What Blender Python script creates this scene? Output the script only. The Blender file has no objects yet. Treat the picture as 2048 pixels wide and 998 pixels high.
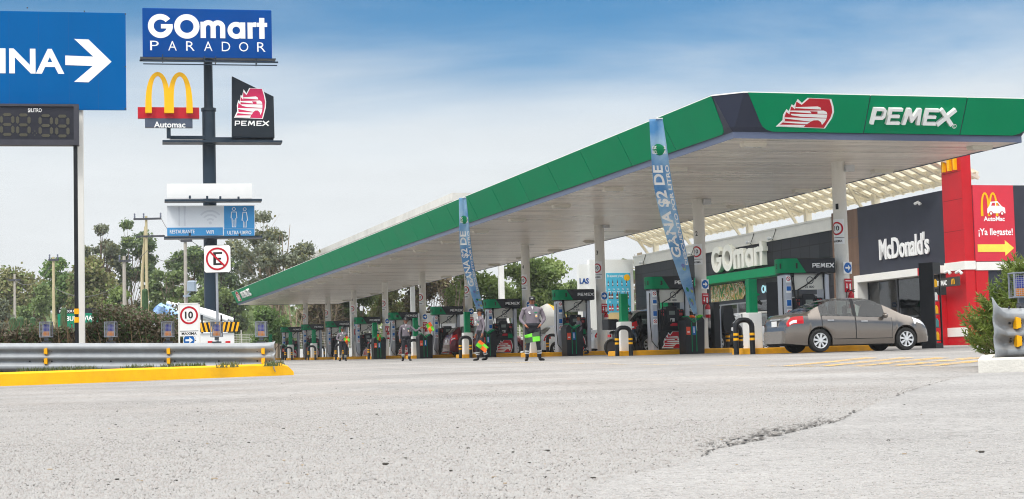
import bpy, math, random
from mathutils import Vector, Matrix, noise
R = math.radians
PI = math.pi
random.seed(7)
SC = bpy.context.scene
COL = SC.collection

# ------------------------------------------------------------------ camera
CAMH = 0.32
FPX, PITCH, ROLL, PSI = 3385.0, 0.0695, 0.0252, 0.2854      # focal length (px of a 2048 px frame), tilt, roll, heading of the forecourt
cam_d = bpy.data.cameras.new('camera')
cam_d.sensor_width = 36.0
cam_d.lens = 36.0 * FPX / 2048.0
cam_d.clip_start = 0.1
cam_d.clip_end = 5000.0
cam = bpy.data.objects.new('camera', cam_d)
COL.objects.link(cam)
cam.matrix_world = Matrix.Translation((0, 0, CAMH)) @ Matrix.Rotation(PI / 2 + PITCH, 4, 'X') @ Matrix.Rotation(-ROLL, 4, 'Z')
SC.camera = cam

# ------------------------------------------------------------------ exposure
SC.view_settings.view_transform = 'Standard'
SC.view_settings.look = 'None'
SC.view_settings.gamma = 1.0
SC.view_settings.use_curve_mapping = False
SC.view_settings.exposure = 0.28
SC.cycles.use_denoising = True
SC.cycles.filter_width = 1.05
SC.cycles.max_bounces = 7
SC.cycles.diffuse_bounces = 3
SC.cycles.glossy_bounces = 3
SC.cycles.transmission_bounces = 4
SC.cycles.transparent_max_bounces = 10
SC.cycles.caustics_reflective = False
SC.cycles.caustics_refractive = False

# ------------------------------------------------------------------ sky and sun
SUN_EL, SUN_AZ = 52.0, -150.0        # azimuth measured clockwise from +Y (the view): behind the camera, to the left
wld = bpy.data.worlds.new('World')
SC.world = wld
wld.use_nodes = True
nt = wld.node_tree
nt.nodes.clear()
def wn(t, **k):
    n = nt.nodes.new(t)
    for a, b in k.items(): setattr(n, a, b)
    return n
def wl(a, b): nt.links.new(a, b)
sky = wn('ShaderNodeTexSky', sky_type='NISHITA', sun_disc=False)
sky.sun_elevation = R(SUN_EL)
sky.sun_rotation = R(SUN_AZ)
sky.air_density = 1.0
sky.dust_density = 0.6
sky.ozone_density = 2.0
tc = wn('ShaderNodeTexCoord')
sep = wn('ShaderNodeSeparateXYZ'); wl(tc.outputs['Generated'], sep.inputs[0])
# thin stratified cloud: soft noise stretched along the horizon
mp = wn('ShaderNodeMapping'); mp.inputs['Scale'].default_value = (2.2, 2.2, 9.0); wl(tc.outputs['Generated'], mp.inputs[0])
nz = wn('ShaderNodeTexNoise'); nz.inputs['Scale'].default_value = 1.15; nz.inputs['Detail'].default_value = 7.0; nz.inputs['Roughness'].default_value = 0.55
nz.inputs['Distortion'].default_value = 0.4
wl(mp.outputs[0], nz.inputs['Vector'])
ad = wn('ShaderNodeMath', operation='MULTIPLY_ADD'); wl(nz.outputs['Fac'], ad.inputs[0]); ad.inputs[1].default_value = 0.13; ad.inputs[2].default_value = -0.068
el = wn('ShaderNodeMath', operation='ADD'); wl(sep.outputs['Z'], el.inputs[0]); wl(ad.outputs[0], el.inputs[1])
band = wn('ShaderNodeValToRGB')          # 0: clear blue gap, 1: cloud and horizon haze
cr = band.color_ramp
cr.interpolation = 'B_SPLINE'
cr.elements[0].position = 0.0; cr.elements[0].color = (1, 1, 1, 1)
cr.elements[1].position = 1.0; cr.elements[1].color = (1, 1, 1, 1)
for p, v in ((0.10, 1.0), (0.135, 0.95), (0.160, 0.74), (0.184, 0.32), (0.208, 0.04), (0.245, 0.0), (0.33, 0.12), (0.43, 0.75), (0.6, 0.95)):
    e = cr.elements.new(p); e.color = (v, v, v, 1)
wl(el.outputs[0], band.inputs[0])
cl = wn('ShaderNodeValToRGB')            # cloud luminance rises towards the zenith as under any overcast sky
cr = cl.color_ramp
cr.elements[0].position = 0.0; cr.elements[0].color = (0.715, 0.735, 0.745, 1)
cr.elements[1].position = 1.0; cr.elements[1].color = (2.7, 2.65, 2.55, 1)
e = cr.elements.new(0.2); e.color = (0.70, 0.745, 0.775, 1)
e = cr.elements.new(0.45); e.color = (1.75, 1.75, 1.72, 1)
wl(sep.outputs['Z'], cl.inputs[0])
cls = wn('ShaderNodeMixRGB', blend_type='MULTIPLY'); cls.inputs[0].default_value = 1.0
wl(cl.outputs[0], cls.inputs[1])
mp3 = wn('ShaderNodeMapping'); mp3.inputs['Scale'].default_value = (3.0, 3.0, 16.0); wl(tc.outputs['Generated'], mp3.inputs[0])
nz3 = wn('ShaderNodeTexNoise'); nz3.inputs['Scale'].default_value = 2.4; nz3.inputs['Detail'].default_value = 8.0; nz3.inputs['Roughness'].default_value = 0.62; wl(mp3.outputs[0], nz3.inputs['Vector'])
rg3 = wn('ShaderNodeMapRange'); rg3.inputs[1].default_value = 0.35; rg3.inputs[2].default_value = 0.68; rg3.inputs[3].default_value = 9.3; rg3.inputs[4].default_value = 9.95; wl(nz3.outputs['Fac'], rg3.inputs[0])
wl(rg3.outputs[0], cls.inputs[2])
tint = wn('ShaderNodeMixRGB', blend_type='MULTIPLY'); tint.inputs[0].default_value = 1.0
wl(sky.outputs[0], tint.inputs[1]); tint.inputs[2].default_value = (0.14, 0.56, 0.80, 1)
mx = wn('ShaderNodeMixRGB'); wl(band.outputs[0], mx.inputs[0]); wl(tint.outputs[0], mx.inputs[1]); wl(cls.outputs[0], mx.inputs[2])
bg = wn('ShaderNodeBackground'); bg.inputs['Strength'].default_value = 0.1
wl(mx.outputs[0], bg.inputs['Color'])
wo = wn('ShaderNodeOutputWorld'); wl(bg.outputs[0], wo.inputs['Surface'])

sun_d = bpy.data.lights.new('sun', 'SUN')
sun_d.energy = 1.5
sun_d.angle = R(11)
sun_d.color = (1.0, 0.95, 0.88)
sun = bpy.data.objects.new('sun', sun_d)
COL.objects.link(sun)
sd = Vector((math.sin(R(SUN_AZ)) * math.cos(R(SUN_EL)), math.cos(R(SUN_AZ)) * math.cos(R(SUN_EL)), math.sin(R(SUN_EL))))
sun.rotation_euler = (-sd).to_track_quat('-Z', 'Y').to_euler()
sun.location = (-20, -30, 60)

# ------------------------------------------------------------------ where things stand
CP, SP = math.cos(PSI), math.sin(PSI)
def gz(x, y):                                                   # the forecourt falls one per cent towards the road
    return 0.0103 * min(max(y, -25), 190) + 0.0035 * min(max(x, -12), 25)
def L(a, b, z=None):                                            # forecourt axes: a across the pump row, b along it
    x, y = a * CP - b * SP, a * SP + b * CP
    return Vector((x, y, gz(x, y) if z is None else z))
_rc = cam.matrix_world.to_3x3()
def ray(px, py): return _rc @ Vector((px - 1024, 499 - py, -FPX))
def atY(px, py, Y):
    d = ray(px, py); t = Y / d.y
    return Vector((d.x * t, Y, CAMH + d.z * t))
def atA(px, py, a):
    d = ray(px, py); t = a / (d.x * CP + d.y * SP)
    return Vector((d.x * t, d.y * t, CAMH + d.z * t))
def atB(px, py, b):
    d = ray(px, py); t = b / (-d.x * SP + d.y * CP)
    return Vector((d.x * t, d.y * t, CAMH + d.z * t))
def ab(p): return (p.x * CP + p.y * SP, -p.x * SP + p.y * CP)
def on(p): return Vector((p.x, p.y, gz(p.x, p.y)))              # drop a point to the ground
def ground_at(px, py):
    d = ray(px, py); t = 0.001
    for k in range(60):
        p = d * t; h = CAMH + p.z - gz(p.x, p.y)
        t *= 1 if abs(h) < 1e-4 else 1
        den = -(d.z - 0.0103 * d.y - 0.0035 * d.x)
        t += h / den
    p = d * t
    return Vector((p.x, p.y, gz(p.x, p.y)))

# ------------------------------------------------------------------ materials
def S(r, g, b):
    f = lambda c: (c / 255 / 12.92) if c <= 10 else ((c / 255 + 0.055) / 1.055) ** 2.4
    return (f(r), f(g), f(b))
MATS = {}
def mat(name, c, rough=0.5, metal=0.0, var=0.10, scale=2.0, bump=0.0, bscale=40.0, coat=0.0, spec=0.32, dirt=0.0, emit=None, estr=0.0, stretch=None):
    if name in MATS: return MATS[name]
    m = bpy.data.materials.new(name); m.use_nodes = True
    n = m.node_tree; p = n.nodes['Principled BSDF']
    p.inputs['Roughness'].default_value = rough
    p.inputs['Metallic'].default_value = metal
    p.inputs['Coat Weight'].default_value = coat
    p.inputs['Specular IOR Level'].default_value = spec
    t = n.nodes.new('ShaderNodeTexCoord')
    src = t.outputs['Object']
    if stretch:
        mp = n.nodes.new('ShaderNodeMapping'); mp.inputs['Scale'].default_value = stretch
        n.links.new(src, mp.inputs[0]); src = mp.outputs[0]
    z = n.nodes.new('ShaderNodeTexNoise'); z.inputs['Scale'].default_value = scale; z.inputs['Detail'].default_value = 6
    z.inputs['Roughness'].default_value = 0.65
    n.links.new(src, z.inputs['Vector'])
    mxn = n.nodes.new('ShaderNodeMixRGB')
    mp2 = n.nodes.new('ShaderNodeMapRange'); mp2.inputs[1].default_value = 0.3; mp2.inputs[2].default_value = 0.7
    n.links.new(z.outputs['Fac'], mp2.inputs[0]); n.links.new(mp2.outputs[0], mxn.inputs[0])
    mxn.inputs[1].default_value = tuple(x * (1 - var) for x in c) + (1,)
    mxn.inputs[2].default_value = tuple(min(1, x * (1 + var)) for x in c) + (1,)
    out = mxn.outputs[0]
    if dirt > 0:
        z2 = n.nodes.new('ShaderNodeTexNoise'); z2.inputs['Scale'].default_value = scale * 0.35; z2.inputs['Detail'].default_value = 9; z2.inputs['Roughness'].default_value = 0.75
        n.links.new(src, z2.inputs['Vector'])
        r2 = n.nodes.new('ShaderNodeMapRange'); r2.inputs[1].default_value = 0.5; r2.inputs[2].default_value = 0.75; r2.inputs[3].default_value = 0; r2.inputs[4].default_value = dirt
        n.links.new(z2.outputs['Fac'], r2.inputs[0])
        m2 = n.nodes.new('ShaderNodeMixRGB'); n.links.new(r2.outputs[0], m2.inputs[0]); n.links.new(out, m2.inputs[1])
        m2.inputs[2].default_value = (0.16, 0.14, 0.115, 1); out = m2.outputs[0]
    n.links.new(out, p.inputs['Base Color'])
    rr = n.nodes.new('ShaderNodeMapRange'); rr.inputs[3].default_value = max(0.02, rough - 0.08); rr.inputs[4].default_value = min(1, rough + 0.1)
    n.links.new(z.outputs['Fac'], rr.inputs[0]); n.links.new(rr.outputs[0], p.inputs['Roughness'])
    if bump > 0:
        zb = n.nodes.new('ShaderNodeTexNoise'); zb.inputs['Scale'].default_value = bscale; zb.inputs['Detail'].default_value = 4
        n.links.new(src, zb.inputs['Vector'])
        b = n.nodes.new('ShaderNodeBump'); b.inputs['Strength'].default_value = bump; b.inputs['Distance'].default_value = 0.02
        n.links.new(zb.outputs['Fac'], b.inputs['Height']); n.links.new(b.outputs[0], p.inputs['Normal'])
    if emit:
        p.inputs['Emission Color'].default_value = emit + (1,); p.inputs['Emission Strength'].default_value = estr
    MATS[name] = m
    return m
def glass_mat(name, tintc, alpha, rough=0.03):
    m = bpy.data.materials.new(name); m.use_nodes = True
    n = m.node_tree; n.nodes.clear()
    o = n.nodes.new('ShaderNodeOutputMaterial'); mix = n.nodes.new('ShaderNodeMixShader')
    tr = n.nodes.new('ShaderNodeBsdfTransparent'); tr.inputs[0].default_value = tuple(x * alpha for x in tintc) + (1,)
    gl = n.nodes.new('ShaderNodeBsdfGlossy'); gl.inputs['Roughness'].default_value = rough; gl.inputs[0].default_value = (0.95, 0.97, 1, 1)
    fr = n.nodes.new('ShaderNodeFresnel'); fr.inputs['IOR'].default_value = 1.45
    t = n.nodes.new('ShaderNodeTexCoord'); z = n.nodes.new('ShaderNodeTexNoise'); z.inputs['Scale'].default_value = 0.7
    n.links.new(t.outputs['Object'], z.inputs['Vector'])
    b = n.nodes.new('ShaderNodeBump'); b.inputs['Strength'].default_value = 0.04; b.inputs['Distance'].default_value = 0.1
    n.links.new(z.outputs['Fac'], b.inputs['Height']); n.links.new(b.outputs[0], gl.inputs['Normal'])
    mr = n.nodes.new('ShaderNodeMath'); mr.operation = 'MULTIPLY_ADD'; mr.inputs[1].default_value = 1.25; mr.inputs[2].default_value = 0.02
    n.links.new(fr.outputs[0], mr.inputs[0])
    n.links.new(mr.outputs[0], mix.inputs[0]); n.links.new(tr.outputs[0], mix.inputs[1]); n.links.new(gl.outputs[0], mix.inputs[2])
    n.links.new(mix.outputs[0], o.inputs[0])
    MATS[name] = m
    return m
def leaf_mat(name, c, c2, trans=0.25, scale=0.5):
    m = bpy.data.materials.new(name); m.use_nodes = True
    n = m.node_tree; p = n.nodes['Principled BSDF']; p.inputs['Roughness'].default_value = 0.6
    t = n.nodes.new('ShaderNodeTexCoord'); z = n.nodes.new('ShaderNodeTexNoise'); z.inputs['Scale'].default_value = scale; z.inputs['Detail'].default_value = 5
    n.links.new(t.outputs['Object'], z.inputs['Vector'])
    mr = n.nodes.new('ShaderNodeMapRange'); mr.inputs[1].default_value = 0.35; mr.inputs[2].default_value = 0.65
    n.links.new(z.outputs['Fac'], mr.inputs[0])
    mx = n.nodes.new('ShaderNodeMixRGB'); mx.inputs[1].default_value = c + (1,); mx.inputs[2].default_value = c2 + (1,)
    n.links.new(mr.outputs[0], mx.inputs[0]); n.links.new(mx.outputs[0], p.inputs['Base Color'])
    tr = n.nodes.new('ShaderNodeBsdfTranslucent'); n.links.new(mx.outputs[0], tr.inputs[0])
    ms = n.nodes.new('ShaderNodeMixShader'); ms.inputs[0].default_value = trans
    n.links.new(p.outputs[0], ms.inputs[1]); n.links.new(tr.outputs[0], ms.inputs[2])
    n.links.new(ms.outputs[0], n.nodes['Material Output'].inputs[0])
    MATS[name] = m
    return m
def paint_wear(name, c, keep=0.5, scale=3.0, stretch=(1, 1, 1)):
    m = mat(name, c, 0.75, var=0.15, scale=6)
    n = m.node_tree
    t = n.nodes.new('ShaderNodeTexCoord'); mp = n.nodes.new('ShaderNodeMapping'); mp.inputs['Scale'].default_value = stretch
    z = n.nodes.new('ShaderNodeTexNoise'); z.inputs['Scale'].default_value = scale; z.inputs['Detail'].default_value = 10; z.inputs['Roughness'].default_value = 0.8
    n.links.new(t.outputs['Object'], mp.inputs[0]); n.links.new(mp.outputs[0], z.inputs['Vector'])
    mr = n.nodes.new('ShaderNodeMapRange'); mr.inputs[1].default_value = keep - 0.08; mr.inputs[2].default_value = keep + 0.08
    n.links.new(z.outputs['Fac'], mr.inputs[0])
    tr = n.nodes.new('ShaderNodeBsdfTransparent'); ms = n.nodes.new('ShaderNodeMixShader')
    n.links.new(mr.outputs[0], ms.inputs[0]); n.links.new(n.nodes['Principled BSDF'].outputs[0], ms.inputs[1]); n.links.new(tr.outputs[0], ms.inputs[2])
    n.links.new(ms.outputs[0], n.nodes['Material Output'].inputs[0])
    return m

# ------------------------------------------------------------------ mesh building
SIGN = Matrix(((1, 0, 0, 0), (0, 0, -1, 0), (0, 1, 0, 0), (0, 0, 0, 1)))     # a flat shape (x, y) stood up to face -y
class MB:
    def __init__(s): s.v, s.f, s.mi, s.m, s.M = [], [], [], 0, Matrix()
    def use(s, i): s.m = i; return s
    def at(s, M=None): s.M = M if M is not None else Matrix(); return s
    def add(s, vs, fs):
        o = len(s.v)
        s.v += [tuple(s.M @ Vector(p)) for p in vs]
        s.f += [tuple(o + i for i in f) for f in fs]; s.mi += [s.m] * len(fs)
        return s
    def box(s, x0, x1, y0, y1, z0, z1):
        return s.add([(x0, y0, z0), (x1, y0, z0), (x1, y1, z0), (x0, y1, z0), (x0, y0, z1), (x1, y0, z1), (x1, y1, z1), (x0, y1, z1)],
                     [(0, 3, 2, 1), (4, 5, 6, 7), (0, 1, 5, 4), (1, 2, 6, 5), (2, 3, 7, 6), (3, 0, 4, 7)])
    def cbox(s, x0, x1, y0, y1, z0, z1, c=0.02):            # box with chamfered vertical and top edges
        pts = [(x0 + c, y0), (x1 - c, y0), (x1, y0 + c), (x1, y1 - c), (x1 - c, y1), (x0 + c, y1), (x0, y1 - c), (x0, y0 + c)]
        cx, cy = (x0 + x1) / 2, (y0 + y1) / 2
        ins = [(cx + (px - cx) * max(0, 1 - c / abs(x1 - cx)), cy + (py - cy) * max(0, 1 - c / abs(y1 - cy))) for px, py in pts]
        return s.loft([[(x, y, z0) for x, y in pts], [(x, y, z1 - c) for x, y in pts], [(x, y, z1) for x, y in ins]], caps=True)
    def loft(s, rings, caps=True, closed=True):
        n = len(rings[0]); vs = [p for r in rings for p in r]; fs = []
        for i in range(len(rings) - 1):
            for j in range(n if closed else n - 1):
                k = (j + 1) % n
                fs.append((i * n + j, i * n + k, (i + 1) * n + k, (i + 1) * n + j))
        if caps:
            fs.append(tuple(reversed(range(n)))); fs.append(tuple(range((len(rings) - 1) * n, len(rings) * n)))
        return s.add(vs, fs)
    def prism(s, pts, z0, z1):                               # polygon (x, y) extruded along z
        return s.loft([[(x, y, z0) for x, y in pts], [(x, y, z1) for x, y in pts]])
    def cyl(s, p0, p1, r0, r1=None, n=12, caps=True):
        r1 = r0 if r1 is None else r1
        p0, p1 = Vector(p0), Vector(p1); d = (p1 - p0).normalized()
        u = d.orthogonal().normalized(); w = d.cross(u)
        f = lambda p, r: [tuple(p + (u * math.cos(2 * PI * k / n) + w * math.sin(2 * PI * k / n)) * r) for k in range(n)]
        return s.loft([f(p0, r0), f(p1, r1)], caps)
    def tube(s, pts, r, n=8, caps=True):
        pts = [Vector(p) for p in pts]; rings = []; u = None
        for i, p in enumerate(pts):
            d = ((pts[min(i + 1, len(pts) - 1)] - p).normalized() + (p - pts[max(i - 1, 0)]).normalized()).normalized()
            u = d.orthogonal().normalized() if u is None else (u - d * u.dot(d)).normalized()
            w = d.cross(u); rr = r[i] if isinstance(r, (list, tuple)) else r
            rings.append([tuple(p + (u * math.cos(2 * PI * k / n) + w * math.sin(2 * PI * k / n)) * rr) for k in range(n)])
        return s.loft(rings, caps)
    def bar(s, p0, p1, w, h=None):                           # square bar between two points
        h = h or w; p0, p1 = Vector(p0), Vector(p1); d = (p1 - p0).normalized()
        u = Vector((0, 0, 1)) if abs(d.z) < 0.95 else Vector((0, 1, 0))
        sd = d.cross(u).normalized(); u = sd.cross(d)
        f = lambda p: [tuple(p + sd * a * w / 2 + u * c * h / 2) for a, c in ((-1, -1), (1, -1), (1, 1), (-1, 1))]
        return s.loft([f(p0), f(p1)])
    def lathe(s, prof, n=20, axis='z', caps=True):
        rings = []
        for r, z in prof:
            q = [(r * math.cos(2 * PI * k / n), r * math.sin(2 * PI * k / n), z) for k in range(n)]
            if axis == 'y': q = [(x, zz, y) for x, y, zz in q]
            rings.append(q)
        return s.loft(rings, caps)
    def ell(s, c, r, nu=10, nv=6):
        c = Vector(c); rings = []
        for i in range(1, nv):
            t = PI * i / nv
            rings.append([(c.x + r[0] * math.sin(t) * math.cos(2 * PI * k / nu), c.y + r[1] * math.sin(t) * math.sin(2 * PI * k / nu), c.z - r[2] * math.cos(t)) for k in range(nu)])
        return s.loft(rings)
    def mesh(s, vf, M=None):
        vs, fs = vf
        if M is not None: vs = [tuple(M @ Vector(p)) for p in vs]
        return s.add(vs, fs)
    def build(s, name, mats, parent=None, loc=None, rz=0.0, smooth=None, bevel=0.0):
        me = bpy.data.meshes.new(name); me.from_pydata(s.v, [], s.f)
        mats = mats if isinstance(mats, (list, tuple)) else [mats]
        for m in mats: me.materials.append(MATS[m] if isinstance(m, str) else m)
        me.polygons.foreach_set('material_index', [min(i, len(mats) - 1) for i in s.mi])
        if smooth is not None:
            me.polygons.foreach_set('use_smooth', [True] * len(s.f)); me.set_sharp_from_angle(angle=R(smooth))
        me.validate(); me.update()
        return obj(name, me, parent, loc, rz, bevel)
def obj(name, me, parent=None, loc=None, rz=0.0, bevel=0.0):
    o = bpy.data.objects.new(name, me); COL.objects.link(o)
    if loc is not None: o.location = loc
    o.rotation_euler = (0, 0, rz)
    if parent: o.parent = parent
    if bevel > 0:
        b = o.modifiers.new('bevel', 'BEVEL'); b.width = bevel; b.segments = 2; b.limit_method = 'ANGLE'; b.angle_limit = R(40)
    return o
def tag(o, label=None, cat=None, group=None, kind=None):
    if label: o['label'] = label
    if cat: o['category'] = cat
    if group: o['group'] = group
    if kind: o['kind'] = kind
    return o
def thing(name, label, cat, loc=(0, 0, 0), rz=0.0, group=None):
    return tag(obj(name, None, None, loc, rz), label, cat, group)
def copy_tree(o, parent=None):
    c = o.copy(); COL.objects.link(c)
    if parent: c.parent = parent
    for ch in list(o.children): copy_tree(ch, c)
    return c

# flat shapes: filled outlines (holes by the even-odd rule), letters
def flat(polys, depth=0.0):
    cu = bpy.data.curves.new('flat', 'CURVE'); cu.dimensions = '2D'; cu.fill_mode = 'BOTH'; cu.extrude = depth / 2
    for p in polys:
        sp = cu.splines.new('POLY'); sp.points.add(len(p) - 1)
        for k, (x, y) in enumerate(p): sp.points[k].co = (x, y, 0, 1)
        sp.use_cyclic_u = True
    return _grab(cu, depth / 2)
def _grab(cu, dz):
    o = bpy.data.objects.new('flat', cu); me = bpy.data.meshes.new_from_object(o)
    r = ([(v.co.x, v.co.y, v.co.z + dz) for v in me.vertices], [tuple(p.vertices) for p in me.polygons])
    bpy.data.objects.remove(o); bpy.data.meshes.remove(me); bpy.data.curves.remove(cu)
    return r
def fit(vf, w=None, h=None, cx=0.0, cy=0.0):
    vs, fs = vf
    x0, x1 = min(v[0] for v in vs), max(v[0] for v in vs); y0, y1 = min(v[1] for v in vs), max(v[1] for v in vs)
    sx = w / (x1 - x0) if w else None; sy = h / (y1 - y0) if h else None
    sx = sx or sy; sy = sy or sx
    return ([((x - (x0 + x1) / 2) * sx + cx, (y - (y0 + y1) / 2) * sy + cy, z) for x, y, z in vs], fs)
def text(body, w=None, h=None, cx=0.0, cy=0.0, depth=0.0, bold=0.02, space=1.0):
    cu = bpy.data.curves.new('text', 'FONT'); cu.body = body; cu.size = 1.0; cu.offset = bold; cu.space_character = space
    cu.resolution_u = 3
    vs, fs = _grab(cu, 0.0)
    vs, fs = fit((vs, fs), w, h, cx, cy)
    if depth > 0: return solid((vs, fs), depth)
    return vs, fs
def solid(vf, depth):                                            # thicken a flat mesh (front at z = depth)
    vs, fs = vf; n = len(vs); edges = {}
    for f in fs:
        for i in range(len(f)):
            a, b = f[i], f[(i + 1) % len(f)]; edges[(a, b)] = 1
    out = [(x, y, depth) for x, y, z in vs] + [(x, y, 0.0) for x, y, z in vs]
    ff = list(fs)
    for a, b in edges:
        if (b, a) not in edges: ff.append((a, n + a, n + b, b))
    return out, ff
def circ(cx, cy, r, n=32, a0=0.0, a1=2 * PI):
    return [(cx + r * math.cos(a0 + (a1 - a0) * k / n), cy + r * math.sin(a0 + (a1 - a0) * k / n)) for k in range(n if abs(a1 - a0 - 2 * PI) < 1e-6 else n + 1)]
def stroke(pts, w):                                              # outline of a poly-line of width w (number or list), mitred
    n = len(pts); l, r = [], []
    for i in range(n):
        a = Vector(pts[max(i - 1, 0)]); b = Vector(pts[i]); c = Vector(pts[min(i + 1, n - 1)])
        d1 = (b - a).normalized() if i else (c - b).normalized(); d2 = (c - b).normalized() if i < n - 1 else d1
        t = (d1 + d2).normalized(); nn = Vector((-t.y, t.x)); k = 1 / max(0.4, nn.dot(Vector((-d1.y, d1.x))))
        ww = (w[i] if isinstance(w, (list, tuple)) else w) / 2
        l.append(tuple(b + nn * ww * k)); r.append(tuple(b - nn * ww * k))
    return l + r[::-1]
def merge(parts):
    vs, fs = [], []
    for v, f in parts:
        o = len(vs); vs += v; fs += [tuple(i + o for i in q) for q in f]
    return vs, fs
def lift(vf, dz): return ([(x, y, z + dz) for x, y, z in vf[0]], vf[1])

def gomart_letters(depth):
    b = 0.0; P = []
    def put(poly, k=0): P.append(lift(flat(poly, depth), 0.0015 * k * max(1, depth * 20)))
    put([circ(24, 23, 24.5, 40, R(38), R(360)) + circ(24, 23, 13, 40, R(360), R(38))])
    put([[(25, 18), (48.2, 18), (48.2, 27), (25, 27)]], 1)
    put([circ(76, 23, 25, 44), circ(76, 23, 13.2, 44)])
    put([[(103, 0), (113.5, 0), (113.5, 33), (103, 33)]]); 
    for i, cx in enumerate((118.5, 137.5)):
        put([circ(cx, 22, 14.5, 16, PI, 0) + [(cx + 14.5, 0), (cx + 4.2, 0)] + circ(cx, 22, 4.4, 12, 0, PI) + [(cx - 14.5, 18)]], i + 1)
    put([circ(174, 16.5, 17.5, 36), circ(174, 16.5, 7.6, 30)])
    put([[(182, 0), (192, 0), (192, 33), (182, 33)]], 1)
    put([[(196.5, 0), (206.5, 0), (206.5, 33), (196.5, 33)]])
    put([[(203, 18), (207, 24), (213.5, 24), (213.5, 34), (207, 33), (203, 28)]], 1)
    put([[(220, 0), (230.5, 0), (230.5, 43), (220, 43)]])
    put([[(214.5, 24.5), (236, 24.5), (236, 33), (214.5, 33)]], 1)
    return merge(P)
def pemex_letters(depth):
    P = []; w = 0.2; h = 1.0; x = 0.0; k = 0
    def put(poly, j=0):
        P.append(lift(flat([[(px + py * 0.06, py) for px, py in poly]], depth), 0.002 * j * max(1, depth * 10)))
    put([(x, 0), (x + w, 0), (x + w, h), (x, h)]); put(stroke([(x + .1, h - .09), (x + .70, h - .09), (x + .80, h - .19), (x + .80, .48), (x + .70, .38), (x + .1, .38)], .18), 1)
    x += 1.08
    for e in (0, 1):
        xx = x if e == 0 else 3.66
        put([(xx, 0), (xx + w, 0), (xx + w, h), (xx, h)])
        for yy, q in ((.09, .92), (.5, .8), (.91, .92)): put([(xx + .1, yy - .09), (xx + q, yy - .09), (xx + q, yy + .09), (xx + .1, yy + .09)], 1)
    x = 2.2
    put([(x, 0), (x + .22, 0), (x + .30, .62), (x + .57, .14), (x + .67, .14), (x + .94, .62), (x + 1.02, 0), (x + 1.24, 0), (x + 1.12, h), (x + .86, h), (x + .62, .50), (x + .38, h), (x + .12, h)])
    x = 4.72
    put(stroke([(x, h - .02), (x + 1.02, .02)], .24)); put(stroke([(x - .04, .02), (x + 1.04, h - .02)], .24), 1)
    return merge(P)
def eagle(w, h):                                                 # three flat layers: white outline, red field, white feathers
    X = lambda p: [((x - 1266) / 732, (371 - y) / 393) for x, y in p]
    white = X([(898, 555), (972, 468), (966, 400), (1000, 325), (1032, 348), (1058, 262), (1088, 278), (1125, 190), (1188, 242), (1250, 174), (1565, 182), (1612, 280), (1632, 350), (1620, 430), (1552, 568)])
    red = X([(928, 548), (1004, 475), (990, 425), (1002, 362), (1050, 392), (1052, 300), (1060, 290), (1110, 325), (1112, 225), (1188, 266), (1275, 180), (1540, 186), (1585, 275), (1607, 350), (1595, 425), (1533, 560)])
    fe = [X(p) for p in ([(1112, 296), (1400, 282), (1440, 295), (1452, 320), (1112, 308)],
        [(1050, 342), (1300, 338), (1490, 333), (1530, 350), (1543, 376), (1415, 374), (1410, 346), (1310, 344), (1335, 372), (1050, 356)],
        [(1060, 384), (1545, 384), (1545, 428), (1200, 418), (1080, 402)],
        [(990, 432), (1545, 436), (1530, 478), (1500, 520), (1480, 484), (1440, 460), (1380, 462), (1340, 480), (1000, 446)],
        [(985, 484), (1335, 486), (1300, 514), (985, 497)], [(950, 528), (1282, 524), (1262, 556), (932, 545)])]
    sc = lambda vf: ([(x * w, y * h, z) for x, y, z in vf[0]], vf[1])
    return sc(flat([white])), sc(flat([red])), sc(merge([flat([p]) for p in fe]))
def arches(w, h, depth):                                         # two tall arches side by side
    P = []
    for i, cx in enumerate((-w * 0.25, w * 0.25)):
        pts, ws = [], []
        for k in range(25):
            t = PI * k / 24; pts.append((cx - w * 0.215 * math.cos(t) * (1 + 0.0), h * (max(0, math.sin(t)) ** 0.62) * 0.94)); ws.append(w * (0.085 + 0.065 * (1 - math.sin(t))))
        P.append(lift(flat([stroke(pts, ws)], depth), 0.003 * i))
    return merge(P)
# ------------------------------------------------------------------ colours
mat('white_paint', S(236, 235, 230), 0.45, var=0.03, dirt=0.10, scale=1.5)
mat('column_paint', S(226, 223, 214), 0.4, var=0.04, dirt=0.12, scale=1.2)
mat('green_panel', (0.0004, 0.262, 0.110), 0.55, var=0.06, scale=0.5, dirt=0.03, spec=0.06)
mat('green_paint', (0.001, 0.225, 0.088), 0.45, var=0.08, scale=1.5, spec=0.15)
mat('navy_panel', S(44, 50, 68), 0.42, var=0.08, scale=0.8, dirt=0.1)
mat('navy_skylit', S(92, 102, 126), 0.4, var=0.06, scale=0.8)  # navy again, with the sky's light on the strip put into a lighter colour
mat('black_paint', (0.014, 0.015, 0.018), 0.4, var=0.2, scale=3)
mat('black_header', (0.016, 0.018, 0.022), 0.35, var=0.2, scale=1)
mat('black_rubber', (0.02, 0.02, 0.02), 0.75, var=0.2)
mat('dark_grey', S(70, 72, 78), 0.5, var=0.1)
mat('steel', S(178, 182, 188), 0.35, metal=0.7, var=0.08, scale=2)
mat('silver_paint', S(182, 186, 194), 0.38, metal=0.25, var=0.05)
mat('galvanised', S(152, 156, 160), 0.52, metal=0.22, var=0.14, scale=5, dirt=0.12, bump=0.05, bscale=12)
mat('yellow_kerb', S(250, 186, 10), 0.6, var=0.09, scale=4, dirt=0.16, bump=0.1)
mat('island_yellow', S(232, 164, 24), 0.6, var=0.12, scale=3, dirt=0.3, bump=0.1)
mat('yellow_paint', S(246, 178, 12), 0.5, var=0.07, scale=6)
mat('orange_paint', S(240, 110, 20), 0.55, var=0.08)
mat('flag_orange', S(226, 100, 22), 0.6, var=0.1, scale=6, emit=None)
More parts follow.
